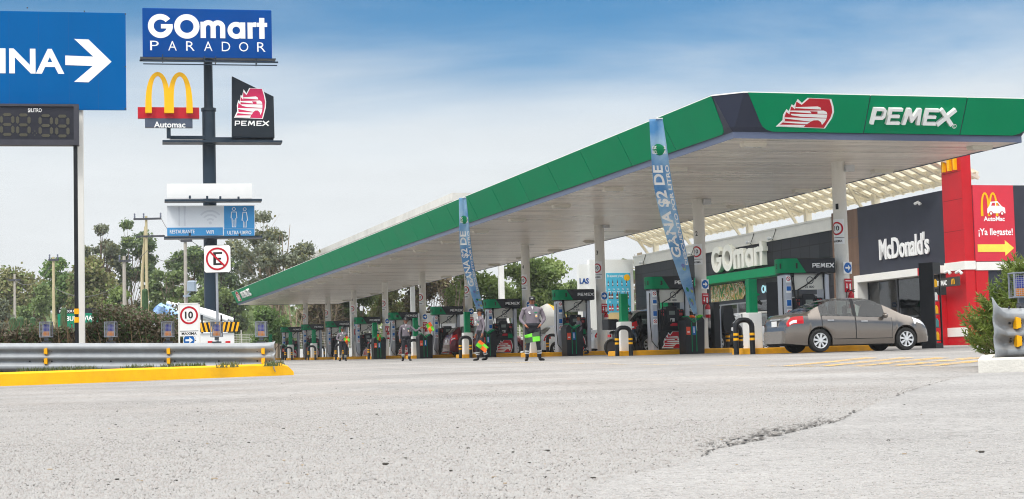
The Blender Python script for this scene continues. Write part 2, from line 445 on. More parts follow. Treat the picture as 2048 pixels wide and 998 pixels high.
mat('flag_green', S(92, 184, 36), 0.6, var=0.1, scale=6)
mat('red_paint', S(196, 22, 34), 0.42, var=0.08, scale=1.0, dirt=0.05)
mat('red_sign', S(190, 26, 44), 0.45, var=0.06)
mat('red_lamp', S(200, 16, 24), 0.15, var=0.1, coat=0.6)
mat('arch_yellow', S(252, 190, 10), 0.4, var=0.04)
mat('blue_sign', (0.0006, 0.108, 0.345), 0.65, var=0.06, scale=1.0, stretch=(1, 1, 0.25), spec=0.05)
mat('deep_blue', (0.0006, 0.062, 0.285), 0.6, var=0.05, scale=1, spec=0.05)
mat('sky_blue', S(66, 148, 205), 0.45, var=0.05)
mat('sign_blue', S(10, 98, 176), 0.4, var=0.05)
mat('letter_white', S(242, 242, 240), 0.4, var=0.03)
mat('letter_black', (0.02, 0.02, 0.02), 0.5, var=0.1)
mat('letter_cream', S(226, 226, 215), 0.45, var=0.04, dirt=0.12, scale=4)
mat('pale_grey', S(205, 207, 208), 0.5, var=0.04)
mat('pylon_paint', S(36, 52, 66), 0.4, var=0.15, scale=1.0, dirt=0.15)
mat('concrete', S(186, 182, 174), 0.85, var=0.10, scale=3, dirt=0.3, bump=0.3, bscale=30)
mat('pale_kerb', S(216, 213, 205), 0.8, var=0.06, scale=4, dirt=0.22, bump=0.3, bscale=40)
mat('stucco', S(214, 212, 203), 0.85, var=0.05, scale=1.5, dirt=0.14, bump=0.2, bscale=60)
mat('stucco_white', S(232, 234, 232), 0.8, var=0.03, scale=1, dirt=0.05)
mat('charcoal_wall', S(53, 56, 67), 0.8, var=0.14, scale=1.2, bump=0.2, bscale=50)
mat('brown_cladding', S(112, 88, 72), 0.65, var=0.2, scale=3, stretch=(1, 1, 0.2))
mat('pergola_steel', S(236, 228, 210), 0.5, var=0.04)
mat('wood_pole', S(190, 178, 142), 0.85, var=0.15, scale=6, stretch=(1, 1, 0.1))
mat('concrete_pole', S(172, 166, 156), 0.85, var=0.1, scale=4)
mat('bark', S(98, 84, 70), 0.9, var=0.3, scale=3, stretch=(1, 1, 0.2), bump=0.4, bscale=12)
mat('pale_bark', S(150, 134, 114), 0.85, var=0.25, scale=3, stretch=(1, 1, 0.2))
mat('twig', S(140, 118, 92), 0.9, var=0.25, scale=4)
mat('soil', S(96, 84, 66), 0.95, var=0.3, scale=3, bump=0.5, bscale=15)
mat('dry_ground', S(128, 118, 92), 0.95, var=0.3, scale=0.3, bump=0.5, bscale=3)
mat('interior', S(150, 128, 98), 0.8, var=0.3, scale=1.0)
mat('interior_dark', S(84, 88, 88), 0.8, var=0.3, scale=1.0)
mat('menu_light', S(240, 240, 240), 0.5, emit=(0.8, 0.9, 1.0), estr=1.0)
mat('amber_light', S(240, 160, 60), 0.5, emit=(1.0, 0.42, 0.08), estr=2.0)
glass_mat('shop_glass', (0.74, 0.78, 0.78), 0.85)
glass_mat('car_glass', (0.52, 0.58, 0.56), 0.9)
glass_mat('clear_glass', (0.85, 0.88, 0.9), 0.9)
leaf_mat('grass_blade', (0.07, 0.11, 0.03), (0.14, 0.15, 0.05), 0.2, 2.0)

# brushed ceiling: slats run across the pump row, a little glossy
def ceiling_material():
    m = mat('ceiling_metal', S(238, 231, 220), 0.28, metal=0.30, var=0.16, scale=1.0, stretch=(0.10, 2.6, 1), spec=0.5)
    n = m.node_tree; p = n.nodes['Principled BSDF']
    t = n.nodes.new('ShaderNodeTexCoord'); sx = n.nodes.new('ShaderNodeSeparateXYZ'); n.links.new(t.outputs['Object'], sx.inputs[0])
    f = n.nodes.new('ShaderNodeMath'); f.operation = 'MULTIPLY'; f.inputs[1].default_value = 1 / 0.30; n.links.new(sx.outputs['Y'], f.inputs[0])
    fr = n.nodes.new('ShaderNodeMath'); fr.operation = 'FRACT'; n.links.new(f.outputs[0], fr.inputs[0])
    rp = n.nodes.new('ShaderNodeValToRGB'); rp.color_ramp.interpolation = 'LINEAR'
    e = rp.color_ramp.elements; e[0].position = 0; e[0].color = (0, 0, 0, 1); e[1].position = 0.16; e[1].color = (1, 1, 1, 1)
    x = e.new(0.9); x.color = (0.9, 0.9, 0.9, 1); x = e.new(1.0); x.color = (0, 0, 0, 1)
    n.links.new(fr.outputs[0], rp.inputs[0])
    b = n.nodes.new('ShaderNodeBump'); b.inputs['Strength'].default_value = 0.3; b.inputs['Distance'].default_value = 0.03
    n.links.new(rp.outputs[0], b.inputs['Height']); n.links.new(b.outputs[0], p.inputs['Normal'])
    old = p.inputs['Base Color'].links[0].from_socket
    mr = n.nodes.new('ShaderNodeMapRange'); mr.inputs[3].default_value = 0.6; mr.inputs[4].default_value = 1.0; n.links.new(rp.outputs[0], mr.inputs[0])
    fl = n.nodes.new('ShaderNodeMath'); fl.operation = 'FLOOR'; n.links.new(f.outputs[0], fl.inputs[0])
    wn_ = n.nodes.new('ShaderNodeTexWhiteNoise'); wn_.noise_dimensions = '1D'; n.links.new(fl.outputs[0], wn_.inputs['W'])
    mw = n.nodes.new('ShaderNodeMapRange'); mw.inputs[3].default_value = 0.78; mw.inputs[4].default_value = 1.08; n.links.new(wn_.outputs['Value'], mw.inputs[0])
    m0 = n.nodes.new('ShaderNodeMixRGB'); m0.blend_type = 'MULTIPLY'; m0.inputs[0].default_value = 1; n.links.new(old, m0.inputs[1]); n.links.new(mw.outputs[0], m0.inputs[2]); old = m0.outputs[0]
    mm = n.nodes.new('ShaderNodeMixRGB'); mm.blend_type = 'MULTIPLY'; mm.inputs[0].default_value = 1
    n.links.new(old, mm.inputs[1]); n.links.new(mr.outputs[0], mm.inputs[2]); n.links.new(mm.outputs[0], p.inputs['Base Color'])
ceiling_material()

def asphalt(name, base, pit, coarse, warm):
    m = bpy.data.materials.new(name); m.use_nodes = True; n = m.node_tree; p = n.nodes['Principled BSDF']
    N = lambda t, **k: [setattr(x, a, b) for x in [n.nodes.new(t)] for a, b in k.items()] and n.nodes[-1] or n.nodes[-1]
    t = n.nodes.new('ShaderNodeTexCoord'); src = t.outputs['Object']
    def noi(scale, det, rough=0.6):
        z = n.nodes.new('ShaderNodeTexNoise'); z.inputs['Scale'].default_value = scale; z.inputs['Detail'].default_value = det; z.inputs['Roughness'].default_value = rough
        n.links.new(src, z.inputs['Vector']); return z.outputs['Fac']
    def mr(x, a, b, c, d):
        q = n.nodes.new('ShaderNodeMapRange'); q.inputs[1].default_value = a; q.inputs[2].default_value = b; q.inputs[3].default_value = c; q.inputs[4].default_value = d
        n.links.new(x, q.inputs[0]); return q.outputs[0]
    def mul(a, b):
        q = n.nodes.new('ShaderNodeMath'); q.operation = 'MULTIPLY'; n.links.new(a, q.inputs[0]); n.links.new(b, q.inputs[1]); return q.outputs[0]
    vo = n.nodes.new('ShaderNodeTexVoronoi'); vo.inputs['Scale'].default_value = coarse; n.links.new(src, vo.inputs['Vector'])
    chips = mr(vo.outputs['Distance'], 0.1, 0.75, 1.06, 0.80)
    vc = n.nodes.new('ShaderNodeSeparateColor'); n.links.new(vo.outputs['Color'], vc.inputs[0])
    tone = mr(vc.outputs[0], 0, 1, 0.87, 1.12)
    pits = mr(noi(coarse * 0.35, 3, 0.7), 0.58, 0.66, 1.0, pit)
    area = mr(noi(0.35, 6, 0.6), 0.36, 0.66, 0.82, 1.08)
    area2 = mr(noi(0.09, 4), 0.35, 0.65, 0.90, 1.05)
    stain = mr(noi(1.3, 9, 0.72), 0.62, 0.78, 1.0, 0.74)
    pits2 = mr(noi(coarse * 0.16, 5, 0.75), 0.56, 0.68, 1.0, pit + 0.12)
    mott = mr(noi(5.0, 6, 0.7), 0.34, 0.66, 0.91, 1.07)
    v = mul(mul(mul(chips, tone), mul(pits, area)), mul(mul(area2, stain), mul(pits2, mott)))
    wc = n.nodes.new('ShaderNodeMixRGB'); wc.inputs[1].default_value = base + (1,); wc.inputs[2].default_value = warm + (1,)
    n.links.new(mr(noi(0.5, 5), 0.4, 0.68, 0, 1), wc.inputs[0])
    mx = n.nodes.new('ShaderNodeMixRGB'); mx.blend_type = 'MULTIPLY'; mx.inputs[0].default_value = 1
    n.links.new(wc.outputs[0], mx.inputs[1]); n.links.new(v, mx.inputs[2]); n.links.new(mx.outputs[0], p.inputs['Base Color'])
    p.inputs['Roughness'].default_value = 0.88; p.inputs['Specular IOR Level'].default_value = 0.25
    b = n.nodes.new('ShaderNodeBump'); b.inputs['Strength'].default_value = 0.35; b.inputs['Distance'].default_value = 0.006
    n.links.new(mul(chips, pits), b.inputs['Height']); n.links.new(b.outputs[0], p.inputs['Normal'])
    MATS[name] = m
asphalt('asphalt_old', (0.352, 0.341, 0.332), 0.34, 62.0, (0.326, 0.302, 0.284))
asphalt('asphalt_patch', (0.352, 0.345, 0.340), 0.55, 75.0, (0.336, 0.328, 0.322))

# ------------------------------------------------------------------ ground
def grid_sheet(name, xs, ys, dz, m):
    b = MB()
    vs = [(x, y, gz(x, y) + dz) for y in ys for x in xs]; w = len(xs)
    b.add(vs, [(j * w + i, j * w + i + 1, (j + 1) * w + i + 1, (j + 1) * w + i) for j in range(len(ys) - 1) for i in range(w - 1)])
    return tag(b.build(name, m), kind='structure')
def poly_sheet(name, pts, dz, m):
    b = MB(); b.add([(x, y, gz(x, y) + dz) for x, y in pts], [tuple(range(len(pts)))])
    return b.build(name, m)
grid_sheet('ground', (-480, -300, -100, -40, -12, 0, 25, 80, 300, 480), (-60, -25, 0, 40, 100, 190, 300, 440), 0.0, 'asphalt_old')
grid_sheet('verge', (-470, -200, -60, -12, 0, 25, 60, 200, 470), (168, 190, 260, 438), 0.006, 'dry_ground')
seam = [(1100, 1060), (1179, 977), (1240, 955), (1300, 945), (1348, 934), (1375, 926), (1409, 915), (1440, 900), (1484, 891), (1530, 880), (1588, 866), (1640, 854), (1681, 843), (1722, 822), (1768, 802), (1830, 780), (1900, 760), (1957, 748)]
sp_ = [ground_at(*p) for p in seam]
tag(poly_sheet('road_surface', [(p.x, p.y) for p in sp_] + [(13, 16.5), (13, -12), (-1.5, -12)], 0.004, 'asphalt_patch'), kind='structure')
def crack():
    b = MB(); rnd = random.Random(3)
    for i in range(5, len(sp_) - 2):
        p, q = sp_[i], sp_[i + 1]; n = 9
        gap = rnd.random() < 0.25
        for k in range(n):
            if gap or rnd.random() < 0.12: continue
            s = [p.lerp(q, (k + t) / n) for t in (0, 1)]
            d = (q - p).normalized(); nn = Vector((-d.y, d.x, 0))
            o = [rnd.uniform(-0.012, 0.02) for _ in range(2)]; w = rnd.uniform(0.002, 0.013) * (1.8 if 8 <= i <= 11 else 1)
            vs = [s[0] + nn * o[0], s[1] + nn * o[1], s[1] + nn * (o[1] + w), s[0] + nn * (o[0] + w * rnd.uniform(0.3, 1))]
            b.add([(v.x, v.y, gz(v.x, v.y) + 0.0075) for v in vs], [(0, 1, 2, 3)])
    tag(b.build('ground_crack', mat('crack_dark', (0.10, 0.092, 0.085), 0.95, var=0.3)), kind='structure')
crack()
def broken_edge():                                               # crumbled asphalt along the middle of the seam
    b = MB(); rnd = random.Random(21)
    for k in range(230):
        u = min(max(rnd.gauss(.63, .075), .3), .9); s = u * (len(sp_) - 2); i = int(s); p = sp_[i].lerp(sp_[i + 1], s - i)
        d = (sp_[i + 1] - sp_[i]).normalized(); nn = Vector((-d.y, d.x, 0)); off = abs(rnd.gauss(0, .10)) * (1 - abs(u - .62) * 1.2) + rnd.uniform(-.01, .02)
        q = p + nn * off; r = rnd.uniform(.003, .012) * (1.3 - min(1, off)); a = rnd.uniform(0, 3)
        b.use(0 if rnd.random() < .7 else 1)
        b.add([(q.x + r * math.cos(a + t) * rnd.uniform(.5, 1.4), q.y + r * 1.6 * math.sin(a + t) * rnd.uniform(.5, 1.4), gz(q.x, q.y) + .0085) for t in (0, 1.2, 2.4, 3.7, 5)], [(0, 1, 2, 3, 4)])
    tag(b.build('ground_wear', ['crack_dark', mat('wear_grey', (.16, .15, .14), .95, var=.3)]), kind='structure')
broken_edge()
paint_wear('worn_yellow', S(226, 178, 78), 0.47, 3.2, (1, 1, 1))
paint_wear('faint_yellow', S(214, 178, 96), 0.42, 2.5)
def markings():
    b = MB()
    def quad(c, dz=0.008): b.add([(p.x, p.y, gz(p.x, p.y) + dz) for p in [ground_at(*q) for q in c]], [(0, 1, 2, 3)])
    for x, w in ((1560, 26), (1632, 28), (1700, 30), (1768, 32), (1836, 34)):
        quad([(x, 733.4), (x + w, 733.2), (x + w + 170, 716.5), (x + 172, 715.2)])
    tag(b.build('hatch_marking', 'worn_yellow'), kind='structure')
    b = MB()
    pts = [(1000, 724.5), (1200, 728.2), (1400, 731), (1600, 733.2), (1800, 735), (1950, 735.5)]
    for p, q in zip(pts, pts[1:]): b.add([(v.x, v.y, gz(v.x, v.y) + 0.0085) for v in [ground_at(*c) for c in ((p[0], p[1] + .9), (q[0], q[1] + .9), (q[0], q[1] - .4), (p[0], p[1] - .4))]], [(0, 1, 2, 3)])
    tag(b.build('line_marking', 'faint_yellow'), kind='structure')
markings()
def aggregate():                                                 # the stones that stand proud of the worn asphalt near the road
    import numpy as np
    g = np.random.default_rng(5); n = 210000
    y = (3.0 ** -.9 - g.random(n) * (3.0 ** -.9 - 13.0 ** -.9)) ** (-1 / .9); x = (g.random(n) * 2 - 1) * (.36 * y + .6)
    keep = np.ones(n, bool)
    sx = np.array([p.x for p in sp_]); sy = np.array([p.y for p in sp_]); order = np.argsort(sy)
    right = x > np.interp(y, sy[order], sx[order])
    keep &= ~(right & (g.random(n) < .25)); keep &= ~((y > 14.2) & (x > .245 * y)); x, y, right = x[keep], y[keep], right[keep]; n = len(x)
    r = g.uniform(.0015, .0048, n) * np.where(right, .85, 1.0); h = r * g.uniform(.25, .65, n) * np.where(right, .75, 1.0)
    z = .0103 * y + .0035 * np.clip(x, -12, 25) + .004
    K = 6; a = g.uniform(0, 6.28, n)[:, None] + np.arange(K)[None] * (2 * np.pi / K); rr = r[:, None] * g.uniform(.7, 1.25, (n, K))
    base = np.stack([x[:, None] + rr * np.cos(a), y[:, None] + rr * np.sin(a), np.repeat(z[:, None] - .002, K, 1)], -1)
    top = np.stack([x[:, None] + rr * .55 * np.cos(a), y[:, None] + rr * .55 * np.sin(a), np.repeat((z + h)[:, None], K, 1) + g.uniform(-.0008, .0008, (n, K))], -1)
    V = np.concatenate([base, top], 1).reshape(-1, 3).astype(np.float32); o = (np.arange(n) * 2 * K)[:, None]
    k = np.arange(K); quads = np.stack([k, (k + 1) % K, K + (k + 1) % K, K + k], -1).reshape(-1); cap = K + k
    loops = np.concatenate([o + quads[None], o + cap[None]], 1).reshape(-1).astype(np.int32)
    tot = np.tile(np.array([4] * K + [K], np.int32), n); start = np.concatenate([[0], np.cumsum(tot)[:-1]]).astype(np.int32)
    me = bpy.data.meshes.new('aggregate'); me.vertices.add(len(V)); me.vertices.foreach_set('co', V.reshape(-1)); me.loops.add(len(loops)); me.loops.foreach_set('vertex_index', loops)
    me.polygons.add(len(tot)); me.polygons.foreach_set('loop_start', start); me.polygons.foreach_set('loop_total', tot)
    for m in ('chip_pale', 'chip_warm', 'chip_dark'): me.materials.append(MATS[m])
    me.polygons.foreach_set('material_index', np.repeat(g.choice(3, n, p=[.70, .28, .02]), K + 1).astype(np.int32)); me.update(calc_edges=True); me.validate()
    tag(obj('aggregate', me), kind='stuff')
mat('chip_pale', (.352, .345, .338), .85, var=.12, scale=30); mat('chip_warm', (.325, .306, .294), .85, var=.15, scale=30); mat('chip_dark', (.17, .16, .155), .85, var=.2, scale=30)
aggregate()
def gravel():
    b = MB(); rnd = random.Random(11)
    for k in range(150):
        px = rnd.uniform(0, 1100) if k < 115 else rnd.uniform(900, 2000); py = rnd.uniform(765, 985)
        p = ground_at(px, py); r = rnd.uniform(0.0015, 0.005) * (1 + .5 * (rnd.random() < .1))
        b.use(0 if rnd.random() < .75 else 1)
        b.ell((p.x, p.y, p.z + r * 0.4 + 0.004), (r * rnd.uniform(.8, 1.6), r, r * .6), 6, 4)
    tag(b.build('gravel', [mat('pebble_dark', (0.05, 0.045, 0.04), 0.9, var=0.4), mat('pebble_pale', (0.35, 0.28, 0.2), 0.9, var=0.3)]), kind='stuff')
gravel()

# ------------------------------------------------------------------ pump islands and canopy
AC, B1, PITCHB, N = 23.43, 45.23, 10.8, 10
CH, AN, AB, BF, BE = 6.21, 17.96, 26.55, 40.43, 143.98            # ceiling height and the canopy's outline
IB = [B1 + PITCHB * i for i in range(N)]
def isl_z(a, b): return L(a, b).z
KT = 0.17
for i, b0 in enumerate(IB):
    o = MB(); a0, a1, hw = -3.45, 1.0, 0.62
    c = 0.25
    out = [(a0 + c, -hw), (a1 - c, -hw), (a1, -hw + c), (a1, hw - c), (a1 - c, hw), (a0 + c, hw), (a0, hw - c), (a0, -hw + c)]
    z = lambda x, y: L(AC + x, b0 + y).z - L(AC, b0).z
    inn = [(x * 0.985 - 0.015, y * 0.97) for x, y in out]
    o.loft([[(x, y, z(x, y) - 0.05) for x, y in out], [(x, y, z(x, y) + KT - 0.02) for x, y in out], [(x, y, z(x, y) + KT) for x, y in inn]], caps=True)
    t = o.build('pump_island', 'island_yellow', None, L(AC, b0), PSI)
    tag(t, 'yellow kerbed concrete island under fuel dispenser number %d' % (2 * i + 1), 'kerb island', 'raised islands under the pumps')

cz = L(AC, 92).z
can = thing('fuel_canopy', 'long green fascia canopy on round white columns over the pumps', 'canopy', L(AC, 92), PSI)
def C(a, b, z): return (a - AC, b - 92, z - cz)
o = MB(); o.box(*[x for p in zip(C(AN + .02, BF + .02, CH), C(AB - .02, BE - .02, CH + 0.9)) for x in p])
o.build('roof_deck', mat('roof_metal', S(200, 200, 198), 0.5, metal=0.3), can)
o = MB(); o.box(*[x for p in zip(C(AN + .012, BF + .012, CH - 0.05), C(AB - .012, BE - .012, CH - 0.004)) for x in p])
o.build('ceiling', 'ceiling_metal', can)
# fascia: a flat strip below, leaning panels above
LEAN, FH, ST = 0.50, 1.13, 0.17
o = MB()
def ring(off, z): return [C(AN - off, BF - off, z), C(AB + off, BF - off, z), C(AB + off, BE + off, z), C(AN - off, BE + off, z)]
zb = CH - 0.075
o.loft([ring(0.0, zb), ring(0.0, zb + ST)], caps=False)
o.loft([ring(-0.012, zb + ST), ring(-0.012, zb)], caps=False)
o.build('fascia_strip', 'navy_skylit', can)
# backing panels in navy with chamfered corners
def oct_ring(off, z, ch):
    x0, x1, y0, y1 = AN - off, AB + off, BF - off, BE + off
    return [C(x0 + ch, y0, z), C(x1 - ch, y0, z), C(x1, y0 + ch, z), C(x1, y1 - ch, z), C(x1 - ch, y1, z), C(x0 + ch, y1, z), C(x0, y1 - ch, z), C(x0, y0 + ch, z)]
o = MB()
o.loft([oct_ring(0.001, zb + ST, 0.02), oct_ring(0.10, zb + ST + 0.12, 0.10), oct_ring(LEAN, zb + FH, 0.62), oct_ring(LEAN - 0.1, zb + FH + 0.02, 0.6)], caps=False)
o.build('fascia_backing', 'navy_panel', can)
o = MB()
o.loft([oct_ring(LEAN - 0.1, zb + FH + 0.02, 0.6), oct_ring(LEAN + 0.012, zb + FH + 0.022, 0.62), oct_ring(LEAN + 0.012, zb + FH - 0.012, 0.62)], caps=False)
o.build('fascia_cap', 'white_paint', can)
def fpoint(side, u, t, out=0.022):                                # u along the edge, t 0..1 up the leaning face
    z = zb + ST + 0.015 + (FH - ST - 0.02) * t; off = 0.03 + (LEAN - 0.03) * t + out
    if side == 'long': return C(AN - off, u, z)
    return C(u, BF - off, z)
def panel(side, pts):
    o = MB(); q = [fpoint(side, u, t) for u, t in pts]; r = [fpoint(side, u, t, 0.004) for u, t in pts]
    if side == 'long': q, r = q[::-1], r[::-1]
    n = len(q)
    o.add(q + r, [tuple(range(n))] + [(i, n + i, n + (i + 1) % n, (i + 1) % n) for i in range(n)])
    return o.build('fascia_panel', 'green_panel', can)
f0, f1 = AN + 0.55, AB + 0.25
rc = [(0.0, 1.0), (0.32, 0.5), (0.46, 0.26), (0.56, 0.13), (0.70, 0.045), (0.88, 0.0)]
w3 = (f1 - f0)
s1, s2 = f0 + w3 * 0.385 , f0 + w3 * 0.735
panel('front', [(f0 + (x - 0.33), t) for x, t in rc] + [(s1 - 0.015, 0.0), (s1 - 0.015, 1.0)])
panel('front', [(s1 + 0.015, 1.0), (s1 + 0.015, 0.0), (s2 - 0.015, 0.0), (s2 - 0.015, 1.0)])
panel('front', [(s2 + 0.015, 1.0), (s2 + 0.015, 0.0)] + [(f1 - x + 0.33, t) for x, t in rc[::-1]])
nl = 29; g0, g1 = BF + 0.30, BE + 0.2
for k in range(nl):
    u0, u1 = g0 + (g1 - g0) * k / nl, g0 + (g1 - g0) * (k + 1) / nl
    if k == 0: pts = [(u0 - .12, 1.0), (u0 + .02, 0.45), (u0 + .06, 0.2), (u0 + .16, 0.06), (u0 + .32, 0.0)]
    else: pts = [(u0 + 0.018, 1.0), (u0 + 0.018, 0.0)]
    panel('long', pts + [(u1 - 0.018, 0.0), (u1 - 0.018, 1.0)])
def on_fascia(vf, side, u, t, depth_out=0.03):                    # lay a flat shape on the leaning face
    p = Vector(fpoint(side, u, t, depth_out)); q = Vector(fpoint(side, u, t + 0.1, depth_out)); up = (q - p).normalized()
    rt = Vector((1, 0, 0)) if side == 'front' else Vector((0, -1, 0))
    nn = rt.cross(up)
    M = Matrix(((rt.x, up.x, nn.x, p.x), (rt.y, up.y, nn.y, p.y), (rt.z, up.z, nn.z, p.z), (0, 0, 0, 1)))
    return ([tuple(M @ Vector(v)) for v in vf[0]], vf[1])
def emblem(parent, w, h, place, mats=('letter_white', 'red_sign', 'letter_white'), name='eagle_emblem'):
    o = MB()
    for k, vf in enumerate(eagle(w, h)): o.use(k).mesh(place(lift(solid(vf, 0.006), 0.006 * k)))
    return o.build(name, list(mats), parent)
ec = f0 + w3 * 0.170
emblem(can, 1.60, 0.83, lambda vf: on_fascia(vf, 'front', ec, 0.50))
o = MB(); o.mesh(on_fascia(fit(pemex_letters(0.11), 2.5, 0.52), 'front', (s1 + s2) / 2 - 0.1, 0.48)); o.build('lettering', 'letter_white', can)
o = MB(); o.mesh(on_fascia(text('®', 0.13, 0.13), 'front', s2 - 0.22, 0.22)); o.build('trademark_sign', 'letter_white', can)
emblem(can, 2.3, 0.86, lambda vf: on_fascia(vf, 'long', 141.6, 0.5))
o = MB(); o.mesh(on_fascia(fit(pemex_letters(0.11), 5.0, 0.62), 'long', 136.2, 0.5)); o.build('lettering', 'letter_white', can)
# luminaires in two rows
proto = None
for a in (19.0, 25.9):
    for k in range(18):
        if proto is None:
            o = MB()
            o.loft([[(-.34, -.16, 0), (.34, -.16, 0), (.34, .16, 0), (-.34, .16, 0)], [(-.30, -.13, -.10), (.30, -.13, -.10), (.30, .13, -.10), (-.30, .13, -.10)]])
            proto = o.build('ceiling_light', mat('light_housing', S(212, 208, 196), 0.5, var=0.05), can, C(a, 41.5 + 5.6 * k, CH - 0.05))
            o = MB(); o.box(-.24, .24, -.09, .09, -.112, -.1005); lens = o.build('lens', mat('lamp_lens', S(205, 205, 200), 0.25), proto)
        else:
            c = proto.copy(); COL.objects.link(c); c.location = C(a, 41.5 + 5.6 * k, CH - 0.05)
            d = lens.copy(); COL.objects.link(d); d.parent = c
# columns
def wrap(vf, r, ang, z):
    return ([((r + p[2]) * math.cos(ang + p[0] / r), (r + p[2]) * math.sin(ang + p[0] / r), z + p[1]) for p in vf[0]], vf[1])
def grid2(w, h, nx=10, ny=2, cx=0, cy=0):
    vs = [(cx - w / 2 + w * i / nx, cy - h / 2 + h * j / ny, 0) for j in range(ny + 1) for i in range(nx + 1)]
    return vs, [(j * (nx + 1) + i, j * (nx + 1) + i + 1, (j + 1) * (nx + 1) + i + 1, (j + 1) * (nx + 1) + i) for j in range(ny) for i in range(nx)]
def arc_ring(r0, r1, n=28):
    vs = [(r * math.cos(2 * PI * k / n), r * math.sin(2 * PI * k / n), 0) for r in (r0, r1) for k in range(n)]
    return vs, [(k, (k + 1) % n, n + (k + 1) % n, n + k) for k in range(n)]
for i, b0 in enumerate(IB):
    zg = L(AC, b0).z + KT; rC = 0.205
    o = MB(); o.lathe([(rC, -0.1), (rC, 0.0), (rC, CH - 0.05 - zg)], 28)
    c = o.build('column', 'column_paint', can, C(AC, b0, zg), 0, smooth=40)
    o = MB(); o.lathe([(rC + .05, 0.0), (rC + .05, 0.02), (rC + .012, 0.03), (rC + .002, 0.031)], 24); o.build('base_plate', 'column_paint', c, smooth=30)
    o = MB(); ang = R(-152)
    o.use(0).mesh(wrap(lift(grid2(0.46, 0.74, 12), 0.003), rC, ang, 3.36))
    o.use(1).mesh(wrap(lift(arc_ring(0.15, 0.20), 0.006), rC, ang, 3.45))
    o.use(2).mesh(wrap(lift(text('10', 0.17, 0.15), 0.006), rC, ang, 3.46))
    o.use(2).mesh(wrap(lift(text('MAXIMA', 0.32, 0.07), 0.006), rC, ang, 3.075))
    o.use(2).mesh(wrap(lift(grid2(0.45, 0.014, 8, 1, 0, 3.18 - 3.36), 0.006), rC, ang, 3.36))
    o.use(2).mesh(wrap(lift(text(str(i + 1), 0.09 if i != 9 else 0.16, 0.17), 0.006), rC, R(-140), 4.10))
    o.build('speed_decal', ['letter_white', 'red_sign', 'letter_black'], c)
    o = MB(); o.box(0.10, 0.38, -0.30, -0.18, 5.13, 5.33); o.bar((0.12, -.17, 5.3), (0.2, -.22, 5.3), .04)
    o.build('floodlight', 'pale_grey', c)

# ------------------------------------------------------------------ tall truck canopy behind
tz = L(34, 145).z
tcn = thing('truck_canopy', 'tall white slatted roof on square posts behind the green canopy', 'canopy', L(34, 145), PSI)
D = lambda a, b, z: (a - 34, b - 145, z - tz)
o = MB(); o.box(*[x for p in zip(D(29, 113.2, 11.95), D(40, 176, 12.5)) for x in p]); o.build('roof', mat('weathered_edge', S(206, 204, 198), 0.8, var=0.12, scale=0.8, dirt=0.35), tcn)
o = MB()
for k in range(60): o.box(*[x for p in zip(D(29.1, 113.4 + k * 1.04, 11.86), D(39.9, 113.4 + k * 1.04 + .9, 11.945)) for x in p])
o.build('soffit', mat('soffit_cream', S(226, 218, 198), 0.6, var=0.05), tcn)
for bb in (115.4, 143.5, 171.5):
    for aa in (33.0,):
        q = L(aa, bb); o = MB(); o.box(-.18, .18, -.18, .18, q.z - tz - .2, 11.86 - tz)
        o.build('post', 'white_paint', tcn, (aa - 34, bb - 145, 0))

# ------------------------------------------------------------------ the shop
AS = 36.0
FW = PSI - PI / 2                                              # facade frame: x to the right along the front, y into the building
shop_b = 83.0
shop = thing('convenience_store', 'black tiled shop with a green band and GOmart in big white letters', 'shop', L(AS, shop_b), FW)
xl, xr = shop_b - 96.46, shop_b - 70.4                          # left and right ends along the front
zt = 5.88
pl, pr = -8.2, 11.9                                            # shop front opening
def tile_material():
    m = bpy.data.materials.new('black_tile'); m.use_nodes = True; n = m.node_tree; p = n.nodes['Principled BSDF']
    t = n.nodes.new('ShaderNodeTexCoord'); mp = n.nodes.new('ShaderNodeMapping'); n.links.new(t.outputs['Object'], mp.inputs[0])
    mp.inputs['Rotation'].default_value = (R(90), 0, 0)
    b = n.nodes.new('ShaderNodeTexBrick'); b.offset = 0.0; b.inputs['Scale'].default_value = 1.0
    b.inputs['Brick Width'].default_value = 1.02; b.inputs['Row Height'].default_value = 0.68; b.inputs['Mortar Size'].default_value = 0.03
    b.inputs['Color1'].default_value = S(36, 37, 42) + (1,); b.inputs['Color2'].default_value = S(50, 51, 55) + (1,); b.inputs['Mortar'].default_value = S(22, 22, 25) + (1,)
    b.inputs['Bias'].default_value = -0.2
    n.links.new(mp.outputs[0], b.inputs['Vector']); n.links.new(b.outputs['Color'], p.inputs['Base Color'])
    p.inputs['Roughness'].default_value = 0.5; p.inputs['Specular IOR Level'].default_value = 0.2
    bp = n.nodes.new('ShaderNodeBump'); bp.invert = True; bp.inputs['Strength'].default_value = 0.4; bp.inputs['Distance'].default_value = 0.02
    n.links.new(b.outputs['Fac'], bp.inputs['Height']); n.links.new(bp.outputs[0], p.inputs['Normal'])
    MATS['black_tile'] = m
tile_material()
o = MB(); o.box(xl, pl, 0.05, 0.4, -0.4, 5.29); o.box(pl, pr, 0.05, 0.4, 3.6, 5.29); o.box(pr, xr, 0.05, 0.4, -0.4, 5.29)
o.build('tiled_wall', 'black_tile', shop)
o = MB(); o.box(xl - .05, xr, -0.02, 0.5, 5.29, zt); o.box(xl - .05, xr, -0.05, 0.5, zt - .06, zt + .03); o.build('cornice', 'stucco', shop)
o = MB(); o.box(xl + .3, xr + 9, 0.5, 15, 3.9, zt - 0.15); o.build('roof_slab', 'stucco', shop)
o = MB(); o.box(xl + .3, xl + .6, 0.45, 14.9, -.4, 3.9); o.box(xl + .6, xr, 9.0, 9.3, -.4, 3.9); o.box(xr - .3, xr - .01, 0.45, 9.0, -.4, 3.9)
o.build('inner_wall', 'interior', shop)
